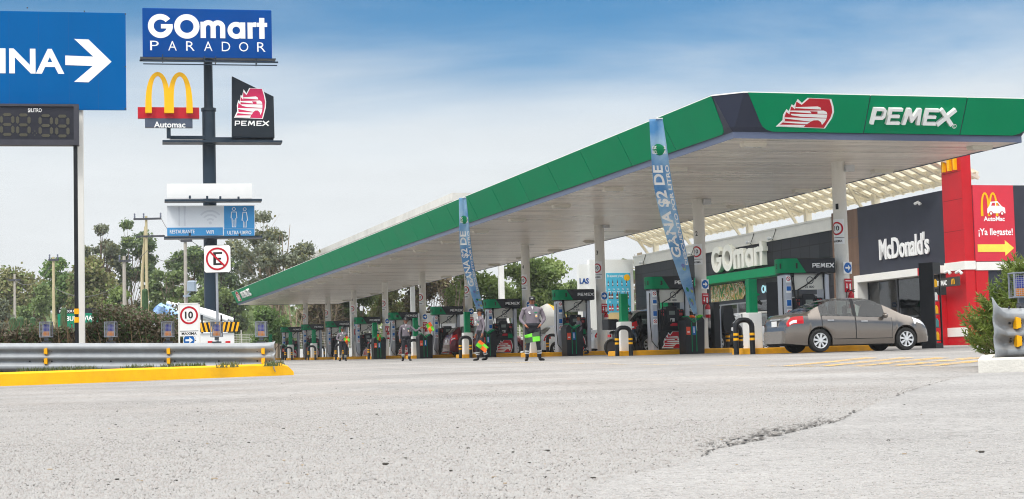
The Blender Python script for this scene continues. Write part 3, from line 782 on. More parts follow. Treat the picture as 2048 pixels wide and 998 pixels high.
o = MB(); o.box(pl - .35, pr + .3, -0.35, 0.35, 3.55, 3.98); o.box(pl - .35, pl, -0.35, 0.35, -0.3, 3.55); o.build('green_band', 'green_paint', shop, bevel=0.01)
o = MB(); o.mesh(fit(gomart_letters(0.28), 6.6, 1.40, 2.35, 4.80), SIGN); o.build('lettering', 'letter_cream', shop, (0, 0.03, 0))
# shop front: lit board over glass
o = MB(); o.box(pl, pr, 0.42, 0.5, 2.45, 3.55); o.build('sign_board', mat('board_dark', S(34, 42, 54), 0.35), shop)
o = MB(); o.mesh(text('TU', 0.62, 0.42, 2.55, 3.0, 0.02, 0.03), SIGN); o.mesh(text('OCHO D', 2.25, 0.42, 5.0, 3.0, 0.02, 0.03), SIGN)
o.build('board_lettering', mat('lit_letters', S(190, 235, 245), 0.4, emit=(0.5, 0.9, 1.0), estr=0.5), shop, (0, 0.415, 0))
def food_picture():
    m = bpy.data.materials.new('food_picture'); m.use_nodes = True; n = m.node_tree; p = n.nodes['Principled BSDF']
    t = n.nodes.new('ShaderNodeTexCoord'); mp = n.nodes.new('ShaderNodeMapping'); mp.inputs['Scale'].default_value = (1.6, 1, 0.9); n.links.new(t.outputs['Object'], mp.inputs[0])
    z = n.nodes.new('ShaderNodeTexNoise'); z.inputs['Scale'].default_value = 1.8; z.inputs['Detail'].default_value = 4; z.inputs['Distortion'].default_value = 1.5
    n.links.new(mp.outputs[0], z.inputs['Vector']); r = n.nodes.new('ShaderNodeValToRGB'); r.color_ramp.interpolation = 'CONSTANT'
    e = r.color_ramp.elements; e[0].color = S(40, 140, 44) + (1,); e[1].position = .44; e[1].color = S(206, 160, 90) + (1,)
    for q, c in ((.52, S(236, 230, 206)), (.57, S(70, 150, 50)), (.62, S(200, 60, 70)), (.66, S(240, 236, 220))):
        x = e.new(q); x.color = c + (1,)
    n.links.new(z.outputs['Fac'], r.inputs[0]); n.links.new(r.outputs[0], p.inputs['Base Color']); p.inputs['Roughness'].default_value = .4
    MATS['food_picture'] = m
food_picture()
o = MB(); o.prism([(-2.6, 2.62), (1.6, 2.62), (1.9, 2.85), (1.9, 3.3), (1.6, 3.5), (-2.6, 3.5)], 0, 0.05)
o.v = [(x, -z, y) for x, y, z in o.v]; o.build('food_picture', 'food_picture', shop, (0, 0.41, 0))
nW = 9
for k in range(nW):
    x0, x1 = pl + 0.02 + (pr - pl) * k / nW, pl + (pr - pl) * (k + 1) / nW - 0.02
    o = MB(); o.box(x0, x0 + .06, .44, .52, -.2, 2.45); o.box(x1 - .06, x1, .44, .52, -.2, 2.45); o.box(x0 + .06, x1 - .06, .44, .52, -.2, -.08); o.box(x0 + .06, x1 - .06, .44, .52, 2.38, 2.45)
    w = o.build('window', 'steel', shop)
    o = MB(); o.box(x0 + .06, x1 - .06, .47, .49, -.08, 2.38); o.build('pane', 'shop_glass', w)
rnd = random.Random(5)
o = MB()
for k in range(16):
    x = pl + 1 + k * 1.2; h = rnd.choice((1.3, 1.7, 2.0)); o.use(rnd.choice((0, 1, 2, 2, 3))); o.box(x, x + 0.9, 3.0 + (k % 3), 3.5 + (k % 3), -.1, h)
o.use(4)
for k in range(6): o.box(pl + 2 + k * 3, pl + 4 + k * 3, 2.5, 2.7, 3.2, 3.3)
o.build('shelving', [mat('goods_ochre', S(190, 140, 60), .6, var=.4, scale=6), mat('goods_red', S(150, 50, 44), .6, var=.4, scale=6), 'interior', 'interior_dark', mat('warm_tube', S(240, 220, 180), .5, emit=(1.0, 0.8, 0.5), estr=3.0)], shop)
# security cameras along the cornice
for x in (-11.9, -4.3, 3.6, 6.2):
    o = MB(); o.ell((x, -.16, 5.42), (.1, .1, .1)); o.use(1).tube([(x + .18, -.03, 5.3), (x + .3, -.12, 5.35), (x + .42, -.06, 5.6), (x + .6, -.05, 5.86)], .018, 6)
    o.use(0).cyl((x + .25, -.2, 5.42), (x + .5, -.25, 5.38), .055, n=8)
    o.build('security_camera', ['pale_grey', 'black_rubber'], shop)
# white annexe standing forward at the left end with the promotion poster
anx = thing('store_annexe', 'white rendered block with drinks poster beside the black tiled shop', 'building', L(33.2, 96.6), PSI)
zz = L(33.2, 96.6).z
o = MB(); o.box(0.0, 2.79, 0, .45, -.4, 5.62); o.box(-.62, -.003, 0.2, .6, -.4, 5.35); o.build('wall', 'stucco_white', anx)
o = MB(); o.box(0.75, 2.79, -.03, -.004, -.3, 0.3); o.build('plinth', 'stucco', anx)
# poster: a sheet of small bottles and prices
px0 = 1.02; pw, ph, pz = 1.55, 2.85, 1.95
o = MB(); o.box(px0, px0 + pw, -.035, -.004, pz, pz + ph)
pos = o.build('poster', mat('poster_blue', S(78, 182, 214), 0.5, var=0.2, scale=0.6), anx)
o = MB()
def spot(m, x0, x1, z0, z1, k=1): o.use(m).box(px0 + pw * x0, px0 + pw * x1, -.036 - .003 * k, -.0355, pz + ph * z0, pz + ph * z1)
spot(1, 0, 1, 0, .13); spot(1, 0.1, 0.8, .13, .16)
for r_, zr in enumerate((.72, .45, .2)):
    for c_ in range(5 if r_ == 0 else 3):
        xx = (.06 + .19 * c_) if r_ == 0 else (.08 + .32 * c_)
        wd = .09 if r_ == 0 else .2
        for q in range(1 if r_ == 0 else 2):
            spot(rnd.choice((2, 3, 4)), xx + q * wd * .55, xx + q * wd * .55 + wd * .42, zr, zr + .1, 2)
            spot(0, xx + q * wd * .55 + wd * .02, xx + q * wd * .55 + wd * .40, zr + .03, zr + .06, 3)
            spot(2, xx + q * wd * .55 + wd * .12, xx + q * wd * .55 + wd * .3, zr + .1, zr + .14, 2)
        if r_ < 2: o.use(0).mesh(text(('6x', '1x', '2x', '4x', '2x')[c_] if r_ == 0 else ('2x', '6x', '1x')[c_], .12, .1, px0 + pw * (xx + .06), pz + ph * (zr - .06)), Matrix.Translation((0, -.039, 0)) @ SIGN)
        if r_ == 0: o.use(0).mesh(text(('$79', '$36', '$42', '$56', '$38')[c_], .2, .1, px0 + pw * (xx + .06), pz + ph * (zr - .12)), Matrix.Translation((0, -.039, 0)) @ SIGN)
o.use(0).mesh(text('En agosto y hoy', 1.05, .2, px0 + pw * .38, pz + ph * .93), Matrix.Translation((0, -.039, 0)) @ SIGN)
o.use(5).mesh(lift(flat([circ(px0 + pw * .86, pz + ph * .90, .2, 20)]), 0.0), Matrix.Translation((0, -.042, 0)) @ SIGN)
o.use(6).mesh(flat([circ(px0 + pw * .93, pz + ph * .09, .15, 20), circ(px0 + pw * .93, pz + ph * .09, .08, 20)]), Matrix.Translation((0, -.042, 0)) @ SIGN)
o.build('printed_products', ['letter_white', mat('sand', S(222, 196, 140), .6), mat('bottle_brown', S(110, 56, 30), .5), mat('can_navy', S(50, 60, 96), .5), 'red_sign', 'arch_yellow', mat('ring_pink', S(226, 110, 140), .5)], pos)
o = MB(); o.mesh(text('LAS', 0.58, 0.34, -.31, 4.35, .02, .03), SIGN); o.build('lettering', 'deep_blue', anx, (0, 0.195, 0))

# roof pergola behind the parapet
pg = thing('roof_pergola', 'cream lattice pergola with pale panels standing on the shop roof', 'pergola', L(37.5, 78), PSI)
pz0 = L(37.5, 78).z
Q = lambda a, b, z: (a - 37.5, b - 78, z - pz0)
slope = 0.44
zs = lambda a: 7.62 + (37.4 - a) * slope
pb0, pb1 = 60.2, 97.6
o = MB()
for a, w, h in ((37.4, .12, .26), (36.6, .1, .2), (35.4, .1, .2), (34.2, .12, .24)): o.bar(Q(a, pb0, zs(a)), Q(a, pb1, zs(a)), w, h)
for bb in (60.3, 68.6, 75.5, 82.4, 89.3, 96.2):
    if bb > 61: o.bar(Q(37.35, bb, 7.45), Q(36.2, bb + 1.0, zs(36.2) - .1), .09, .09); o.bar(Q(37.3, bb + .9, 6.9), Q(36.0, bb, zs(36.0) - .12), .05, .2)
o.build('frame', 'pergola_steel', pg)
o = MB(); k = 0; bb = pb0
while bb < pb1:
    o.bar(Q(34.1, bb, zs(34.1) - .1), Q(37.45, bb, zs(37.45) - .1), .16, .12); bb += 0.86
o.build('rafters', 'pergola_steel', pg)
o = MB(); o.add([Q(34.1, pb0, zs(34.1) + .15), Q(37.5, pb0, zs(37.5) + .15), Q(37.5, pb1, zs(37.5) + .15), Q(34.1, pb1, zs(34.1) + .15),
                 Q(34.1, pb0, zs(34.1) + .17), Q(37.5, pb0, zs(37.5) + .17), Q(37.5, pb1, zs(37.5) + .17), Q(34.1, pb1, zs(34.1) + .17)],
                [(0, 1, 2, 3), (7, 6, 5, 4), (0, 4, 5, 1), (1, 5, 6, 2), (2, 6, 7, 3), (3, 7, 4, 0)])
o.build('roof_panels', leaf_mat('fibre_panel', S(240, 238, 228), S(232, 228, 216), 0.75, 0.6), pg)
for bb in (68.6, 75.5, 82.4, 89.3, 96.2):
    o = MB(); o.box(-.16, .16, -.16, .16, 0, 0); o.v = []; o.f = []; o.mi = []
    x, y, z = Q(37.35, bb, 5.2); o.box(x - .15, x + .15, y - .15, y + .15, z, 7.75 - pz0); o.build('post', 'pergola_steel', pg)

# ------------------------------------------------------------------ the restaurant
RB = 64.0
rst = thing('fast_food_restaurant', "charcoal restaurant with a red tower and McDonald's in white letters", 'restaurant', L(AS, RB), FW)
rz0 = L(AS, RB).z
x0, x1, x2, x3 = RB - 70.4, RB - 67.85, RB - 60.55, RB - 59.05     # cladding, wall, tower
zw = 6.24
o = MB(); o.box(x0, x1, 0.02, 0.4, -.4, zw - .02); 
o.build('brown_cladding', 'brown_cladding', rst)
o = MB()
for z in (1.2, 2.45, 3.7, 4.95): o.box(x0 + .01, x1 - .01, 0.012, 0.0195, z, z + .014)
o.build('cladding_joint', 'dark_grey', rst)
o = MB(); o.box(x1, x2, 0.0, 0.4, 3.2, zw); o.build('upper_wall', 'charcoal_wall', rst)
o = MB(); o.box(x0 + .3, x3 - .05, .45, 14, zw - 1.0, zw - .2); o.build('roof_slab', 'stucco', rst)
o = MB(); o.mesh(text("McDonald's", 4.15, 0.94, x1 + 4.05, 4.22, 0.06, 0.018, 0.95), SIGN); o.build('lettering', 'letter_white', rst, (0, -0.02, 0))
o = MB(); o.box(x1 - .02, x2 - 1.75, -.30, .42, 2.88, 3.19); o.box(x1 - .02, x1 + .30, -.30, .42, -.3, 2.88); o.box(x2 - 1.0, x2, -.30, .42, 2.88, 3.19); o.build('white_portal', 'white_paint', rst, bevel=.01)
o = MB(); o.box(x2 - 1.748, x2 - 1.002, -.30, .42, 2.88, 3.19); o.build('red_band', 'red_paint', rst)
o = MB(); o.box(x1 + .3, x1 + .36, .2, .28, -.2, 2.88); o.box(x1 + 2.9, x1 + 2.96, .2, .28, -.2, 2.88); o.box(x1 + 5.4, x1 + 5.46, .2, .28, -.2, 2.88)
w = o.build('window', 'dark_grey', rst)
o = MB(); o.box(x1 + .36, x1 + 5.4, .23, .25, -.2, 2.88); o.build('pane', 'shop_glass', w)
o = MB(); o.box(x1 + 5.46, x2 - .02, .1, .3, -.3, 2.88); o.build('side_panel', 'black_paint', rst)
o = MB(); o.box(x1 + .3, x2, 6.0, 6.2, -.3, 3.2); o.box(x1 - .02, x1 + .2, .42, 6.0, -.3, 3.2); o.build('inner_wall', 'interior_dark', rst)
o = MB()
for k in range(7): o.use(0).box(x1 + .8 + k * .55, x1 + 1.22 + k * .55, 5.9, 5.98, 1.55, 1.95)
for k in range(14): o.use(1).ell((x1 + 1.2 + rnd.uniform(0, 3.9), 3 + rnd.uniform(0, 2), 1.25 + rnd.choice((0, .22))), (.07, .07, .05), 6, 4)
o.use(2)
for k in range(16): o.box(x1 + 3.1, x1 + 4.5, 1.0, 1.04, .1 + k * .17, .17 + k * .17)
o.build('interior_fittings', ['menu_light', 'amber_light', mat('screen_slat', S(150, 156, 150), .6)], rst)
# red tower and lower red wall
o = MB(); o.box(x2, x3, -.03, .4, 2.95 + .32, 8.9); o.box(x2, x3, -.03, .4, -.4, 2.93); 
o.build('tower', 'red_paint', rst)
o = MB()
for z in (4.5, 5.75, 6.85): o.box(x2 + .01, x3 - .01, -.036, -.0305, z, z + .015)
o.build('tower_joint', mat('joint_red', S(120, 14, 22), .6), rst)
o = MB(); o.mesh(lift(fit(arches(1.0, 1.5, 0.12), .98, 1.5, (x2 + x3) / 2 - .02, 7.68), 0), SIGN); o.build('arches_emblem', 'arch_yellow', rst, (0, -.035, 0))
o = MB(); o.box(x2, x3 + .03, -.08, .42, 2.93, 3.27); o.build('white_band', 'white_paint', rst)
# end wall facing the road: frame turned back to the forecourt axes
ew = thing('restaurant_end_wall', 'charcoal end wall with red AutoMac poster right of the red tower', 'wall', L(36.4, 59.0), PSI)
o = MB(); o.box(0.002, 14, .05, .35, 3.27, 6.33); o.box(0.002, 14, .05, .35, -.4, 2.93); o.build('wall', 'charcoal_wall', ew)
o = MB(); o.box(0.04, 14, -.03, .36, 2.935, 3.265); o.build('white_band', 'white_paint', ew)
o = MB(); o.box(0.005, .55, -.004, .048, -.4, 2.93); o.build('red_pier', 'red_paint', ew)
o = MB(); o.box(.02, 1.84, -.012, .045, 3.29, 6.32); pst = o.build('poster', mat('poster_red', S(214, 52, 70), .5, var=.05), ew)
F = Matrix.Translation((0, -.015, 0)) @ SIGN
o = MB(); o.use(0).mesh(fit(arches(1, 1, .008), .78, .95, .72, 5.56), F)
o.use(2)
o.mesh(lift(flat([[(.62, 5.2), (.62, 5.38), (.72, 5.5), (.78, 5.66), (1.1, 5.68), (1.28, 5.48), (1.42, 5.42), (1.44, 5.2)], [(.8, 5.5), (.86, 5.62), (.98, 5.62), (.98, 5.5)], [(1.02, 5.5), (1.02, 5.62), (1.1, 5.62), (1.2, 5.5)]], .008), .004), F)
o.use(3).mesh(lift(flat([circ(.78, 5.19, .09, 16)], .006), .010), F).mesh(lift(flat([circ(1.28, 5.19, .09, 16)], .006), .010), F)
o.use(2).mesh(lift(flat([circ(.78, 5.19, .05, 16)], .004), .016), F).mesh(lift(flat([circ(1.28, 5.19, .05, 16)], .004), .016), F)
o.use(2).mesh(text('AutoMac', .95, .19, .92, 4.98, .006, .03), F).mesh(text('¡Ya llegaste!', 1.55, .36, .96, 4.42, .006, .02), F)
o.use(1).mesh(flat([[(.12, 3.66), (1.35, 3.66), (1.35, 3.5), (1.76, 3.81), (1.35, 4.12), (1.35, 3.96), (.12, 3.96)]], .008), F)
o.build('printed_artwork', ['arch_yellow', mat('pale_yellow', S(250, 226, 90), .5), 'letter_white', 'red_sign'], pst)
# lane board and base stripes
o = MB(); o.box(x2 - .35, x3 + .05, -.42, -.32, 2.30, 2.66); lb = o.build('lane_board', mat('board_grey', S(66, 62, 60), .5), rst)
o = MB(); o.mesh(text('AUTOMAC', .95, .21, x2 + .25, 2.46, .006, .03), Matrix.Translation((0, -.424, 0)) @ SIGN); o.build('lettering', 'letter_white', lb)
o = MB(); o.mesh(fit(arches(1, 1, .01), .24, .22, x3 - .3, 2.48), Matrix.Translation((0, -.424, 0)) @ SIGN); o.build('arches_emblem', 'arch_yellow', lb)
o = MB(); o.box(x2, x3, -.06, -.032, .30, .66); o.build('white_stripe', 'white_paint', rst)
o = MB(); o.box(x2 - .62, x2 - .5, -.5, .1, -.2, 2.0); o.box(x2 - .16, x2 - .02, -.5, .1, -.2, 2.0); o.box(x2 - .5, x2 - .16, -.5, .1, 1.86, 2.0); o.build('door_frame', 'red_paint', rst)
o = MB(); o.box(x2 - .5, x2 - .16, -.2, -.17, -.1, 1.86); o.build('door', mat('door_panel', S(160, 168, 130), .3, var=.4, scale=4), rst)
for (x, y, z, ax) in ((x1 + 5.6, -.02, 5.85, 1), (x2 + .55, -.1, 2.85, 1), (x3 - .1, -.1, 2.8, 1)):
    o = MB(); o.cyl((x, y, z), (x, y - .16, z + .05), .03, n=8); o.cyl((x - .18, y - .2, z + .02), (x + .06, y - .16, z + .08), .055, n=10); o.ell((x + .14, y - .16, z), (.06, .06, .08))
    o.build('security_camera', 'white_paint', rst)
# ------------------------------------------------------------------ fuel dispensers
def make_pump():
    t = thing('fuel_dispenser', '', 'fuel pump')
    # header: rounded left end in green, the rest black
    o = MB(); w0, w1, d, z0, z1 = -0.86, 0.86, 0.34, 2.13, 2.58
    def outline(g): return [(w1 + g, -d - g), (w1 + g, d + g), (w0 + .2, d + g)] + [(w0 + .2 - (.2 + g) * math.sin(R(a)), (d + g) * math.cos(R(a)) if a <= 90 else (d + g) * math.cos(R(a))) for a in (20, 40, 60, 75, 90, 105, 120, 140, 160)] + [(w0 + .2, -d - g)]
    o.loft([[(x, y, z) for x, y in outline(g)] for g, z in ((-.03, z0), (0, z0 + .02), (0, z1 - .02), (-.03, z1))])
    o.build('header', 'black_header', t, smooth=30)
    o = MB(); g = .006
    pts = [(w0 + .2 - (.2 + g) * math.sin(R(a)), (d + g) * -math.cos(R(a))) for a in (0, 20, 40, 60, 75, 90, 105, 120, 140, 160, 180)]
    lo = [(-.08, -d - g)] + pts + [(-.08, d + g)]; hi = [(-.36, -d - g)] + pts + [(-.36, d + g)]
    lo = [(x, y, z0 + .018) for x, y in lo]; hi = [(x, y, z1 - .015) for x, y in hi]
    o.loft([lo, hi], caps=False, closed=False)
    o.build('green_cover', 'green_paint', t, smooth=30)
    o = MB(); o.mesh(fit(pemex_letters(.02), .70, .145, .47, (z0 + z1) / 2 + .005), SIGN); o.build('lettering', 'letter_white', t, (0, -d - .002, 0))
    # posts
    for x0, x1 in ((-.74, -.50), (.52, .70)):
        o = MB(); o.cbox(x0, x1, -.26, .26, 0.0, 2.13, .04); o.build('post', 'silver_paint', t)
    o = MB()
    for k, (z, c) in enumerate(((1.98, 2), (1.68, 1), (1.28, 1), (1.0, 2))):
        o.use(0).box(-.70, -.54, -.265, -.2605, z - .11, z + .09)
        if c == 1: o.use(1).box(-.69, -.55, -.270, -.2655, z - .09 if k == 2 else z - .05, z + .08)
        else: o.use(2).mesh(lift(arc_ring(.045, .065, 16), .0), Matrix.Translation((-.62, -.268, z)) @ SIGN); o.use(2).bar((-.66, -.268, z + .04), (-.58, -.268, z - .04), .004, .018)
    o.build('warning_sticker', ['letter_white', 'sign_blue', 'red_sign'], t)
    # cabinet
    o = MB(); o.cbox(-.46, .48, -.24, .24, 0.66, 1.42, .03); o.cbox(-.20, .22, -.275, .24, .8, 1.52, .03); o.cbox(-.48, .50, -.25, .25, 0.0, .655, .02)
    o.build('cabinet', 'black_paint', t)
    o = MB(); o.box(-.10, .12, -.29, -.2755, 1.22, 1.36); o.use(1).box(-.06, .10, -.292, -.2755, .98, 1.10); o.use(2)
    for sx in (-.4, .3): o.box(sx, sx + .12, -.248, -.2405, 1.2, 1.29)
    o.use(3).box(.24, .46, -.247, -.2405, .72, .92); o.use(4).box(-.06, .2, -.286, -.2755, .83, .93)
    o.use(4)
    for sx in (-.38, -.3, .31, .40): o.ell((sx, -.245, 1.36), (.022, .012, .022), 8, 4)
    o.build('keypad', [mat('lcd_screen', S(120, 128, 122), .25), mat('label_grey', S(190, 190, 186), .5), mat('label_red', S(170, 60, 60), .5), 'green_paint', 'red_sign'], t)
    o = MB(); o.box(-.46, .5, -.20, -.15, 1.66, 2.10); o.build('sign_glass', mat('milk_panel', S(214, 212, 202), .35, var=.03), t)
    o = MB(); o.mesh(lift(arc_ring(.09, .115, 24), 0), Matrix.Translation((.1, -.204, 1.93)) @ SIGN); o.mesh(text('01 800', .3, .07, .08, 1.74), Matrix.Translation((0, -.204, 0)) @ SIGN); o.build('panel_print', 'dark_grey', t)
    for k, vf in enumerate([0]):
        o = MB()
        for j, q in enumerate(eagle(.86, .60)): o.use(j).mesh(lift(solid(q, .004), .004 * j), Matrix.Translation((.02, -.252, .33)) @ SIGN)
        o.build('eagle_emblem', ['letter_white', 'red_sign', 'letter_white'], t)
    # hoses and nozzles
    def hose(x0, z0, x1, z1, sag, y): 
        o = MB(); pts = []
        for k in range(15):
            u = k / 14; x = x0 + (x1 - x0) * u; zz = z0 + (z1 - z0) * u - sag * math.sin(PI * u) - sag * .35 * math.sin(2 * PI * u)
            pts.append((x, y - .12 * math.sin(PI * u), zz))
        o.tube(pts, .018, 6); o.cyl(pts[0], Vector(pts[0]) + Vector((0, 0, .12)), .03, n=8)
        h = o.build('hose', 'black_rubber', t, smooth=60)
        o = MB(); e = Vector(pts[-1]); o.bar(e, e + Vector((.03, -.02, .16)), .05, .06); o.bar(e + Vector((.02, 0, .13)), e + Vector((-.1, .03, .2)), .03); o.build('nozzle', 'black_rubber', h)
    hose(-.48, 2.02, -.34, .95, .75, -.30); hose(-.52, 2.02, -.05, .90, .62, -.27); hose(.5, 2.02, .36, 1.0, .7, -.28)
    o = MB(); o.tube([(-.36, -.3, 1.2), (-.36, -.34, 1.65), (-.1, -.33, 1.78), (.28, -.31, 2.04), (.33, -.3, 2.12)], .02, 6); o.cyl((.2, -.31, 1.98), (.36, -.3, 2.13), .035, n=8); o.build('hose', 'black_rubber', t, smooth=60)
    o = MB(); o.tube([(-.78, -.2, 2.0), (-.80, -.22, 1.0), (-.78, -.3, .3), (-.6, -.34, .06), (-.46, -.3, .5)], .018, 6); o.build('hose', 'black_rubber', t, smooth=60)
    return t
pump = make_pump()
for i, b0 in enumerate(IB):
    t = pump if i == 0 else copy_tree(pump)
    p = L(22.17, b0); t.location = (p.x, p.y, p.z + KT); t.rotation_euler = (0, 0, PSI)
    tag(t, 'green and black fuel dispenser with black number %d on its green header' % (2 * i + 1), 'fuel pump', 'fuel dispensers under the canopy')
    n = str(2 * i + 1)
    o = MB(); o.mesh(text(n, .09 * len(n) if n != '1' else .06, .16, -.38, 2.35, 0), Matrix.Translation((0, -.352, 0)) @ SIGN); o.build('number', 'letter_black', t)
    for q, a in ((n, -38), (str(2 * i + 2), -78)):
        M = Matrix.Translation((-.66, 0, 0)) @ Matrix.Rotation(R(a), 4, 'Z') @ Matrix.Translation((0, -.0, 0))
        r_ = 1 / math.sqrt((math.sin(R(a)) / .206) ** 2 + (math.cos(R(a)) / .346) ** 2)
        nx, ny = math.sin(R(a)) / .206 ** 2, -math.cos(R(a)) / .346 ** 2; an = math.atan2(nx, -ny)
        M = Matrix.Translation((-.66 + r_ * math.sin(R(a)), -r_ * math.cos(R(a)), 0)) @ Matrix.Rotation(an, 4, 'Z') @ Matrix.Translation((0, -.018, 0))
        o = MB(); o.mesh(text(q, .07 * len(q) if q != '1' else .05, .15, 0, 2.35), M @ SIGN); o.build('number', 'letter_black', t)

# ------------------------------------------------------------------ island furniture
def place(t, a, b, up=0.0, rz=0.0):
    p = L(a, b); t.location = (p.x, p.y, p.z + up); t.rotation_euler = (0, 0, PSI + rz)
def make_post():
    t = thing('service_post', '', 'post')
    o = MB(); o.cbox(-.22, .22, -.2, .2, 0, 1.02, .02); o.build('base', 'white_paint', t)
    o = MB(); o.cbox(-.13, .13, -.13, .13, 1.02, 2.0, .015); o.build('shaft', 'green_paint', t)
    o = MB(); o.bar((.13, -.02, 1.36), (.30, -.05, 1.27), .05, .07); o.bar((.28, -.05, 1.29), (.22, -.05, 1.38), .03); o.build('nozzle_holder', 'black_rubber', t)
    o = MB(); o.prism([(.132, 1.62), (.26, 1.54), (.132, 1.5)], -.05, .05); o.v = [(x, z, y) for x, y, z in o.v]; o.build('bracket', 'green_paint', t)
    return t
pp = make_post()
pn = ['beside the grey sedan', 'in front of the black car', 'behind the attendant with the green flag', 'beside the woman attendant', 'left of pump number 9', 'left of pump number 11', 'left of pump number 13', 'left of pump number 15', 'left of pump number 17', 'left of pump number 19']
for i, b0 in enumerate(IB):
    t = pp if i == 0 else copy_tree(pp); place(t, AC - 3.0, b0 - .12, KT)
    tag(t, 'white based green service post %s' % pn[i], 'post', 'white and green posts at the island ends')
def make_hoop():
    t = thing('hoop_bollard', '', 'bollard')
    o = MB(); r, w, h = .075, .25, .98; pts = [(-w, 0, 0), (-w, 0, h - .2)]
    pts += [(-w + .2 - .2 * math.cos(R(a)), 0, h - .2 + .2 * math.sin(R(a))) for a in (22, 45, 68, 90)] + [(w - .2 + .2 * math.sin(R(a)), 0, h - .2 + .2 * math.cos(R(a))) for a in (0, 22, 45, 68, 90)] + [(w, 0, 0)]
    o.tube(pts, r, 12); o.build('hoop', 'black_paint', t, smooth=50)
    for x in (-w, w):
        o = MB()
        for z in (.40, .54): o.cyl((x, 0, z), (x, 0, z + .07), r + .003, n=14)
        o.build('yellow_band', 'yellow_paint', t, smooth=50)
    return t
hoop = make_hoop(); first = True
for i, b0 in enumerate(IB):
    for a, w in ((AC - 3.15, 'at the near end of'), (AC + 1.35, 'at the shop end of')):
        if i == 0 and a > AC: continue
        t = hoop if first else copy_tree(hoop); first = False
        place(t, a - ((.12 if i else .42) if a < AC else 0), b0 - (.78 if a < AC else -.3), 0)
        tag(t, 'black hoop bollard with yellow bands %s the island of pump %d' % (w, 2 * i + 1), 'bollard', 'black hoop bollards guarding the islands')
def make_bin():
    t = thing('service_bin', '', 'waste bin')
    prof = [(-.36, 0), (.36, 0), (.40, 1.16), (.34, 1.26), (-.02, 1.06), (-.26, 1.28), (-.38, 1.16)]
    o = MB(); o.prism(prof, -.24, .24); o.v = [(x, z, y) for x, y, z in o.v]; o.build('body', 'black_paint', t)
    o = MB(); o.prism([(.335, 1.27), (-.02, 1.07), (-.26, 1.29), (-.22, 1.33), (-.02, 1.13), (.31, 1.31)], -.20, .20); o.v = [(x, z, y) for x, y, z in o.v]; o.build('green_lid', 'green_paint', t)
    o = MB()
    for x in (-.14, .04): o.box(x, x + .03, -.252, -.2405, .08, 1.1)
    o.build('green_trim', 'green_paint', t)
    o = MB(); o.use(0).box(-.34, -.18, -.250, -.2405, .66, .94); o.use(1).box(-.10, .03, -.250, -.2405, .66, .96); o.use(2).box(-.06, -.02, -.253, -.2505, .72, .90); o.ell((-.04, -.253, .925), (.022, .003, .022), 8, 4); o.box(-.31, -.21, -.253, -.2505, .74, .78)
    o.build('sticker', [mat('sticker_orange', S(226, 84, 56), .5), 'sign_blue', 'letter_white'], t)
    return t
bn = make_bin(); first = True
for px, i, w in ((1384, 1, 'with cloths on top in front of pump 3'), (1145, 2, 'beside the attendant walking in the shade at pump 5'), (974, 3, 'behind the woman attendant at pump 7'), (849, 4, 'beside the attendant with raised flag near pump 9'), (757, 5, 'with a small flag on it near pump 11'), (683, 7, 'behind the attendant with folded flag near pump 15'), (620, 8, 'in front of pump 17'), (571, 9, 'in front of pump 19')):
    a, b = ab(atB(px, 700, IB[i] - 1.0)); t = bn if first else copy_tree(bn); first = False
    place(t, a, b, 0, R(8))
    tag(t, 'black and green service bin %s' % w, 'waste bin', 'black and green bins along the islands')
a, b = ab(atB(1384, 700, IB[1] - 1.0))
p = L(a, b)
o = MB(); rnd = random.Random(4)
for k in range(9):
    o.use(0 if k < 5 else 1); x = -.16 + k * .055; o.ell((x + (.0 if k < 5 else .06), -.1 + rnd.uniform(-.05, .05), rnd.uniform(0, .06)), (.09, .07, .04), 8, 5)
t = o.build('cleaning_cloth', ['flag_orange', 'flag_green'], None, (p.x, p.y, p.z + 1.27), PSI, smooth=60); tag(t, 'crumpled orange and green cloths lying on the bin at pump 3', 'cloth')

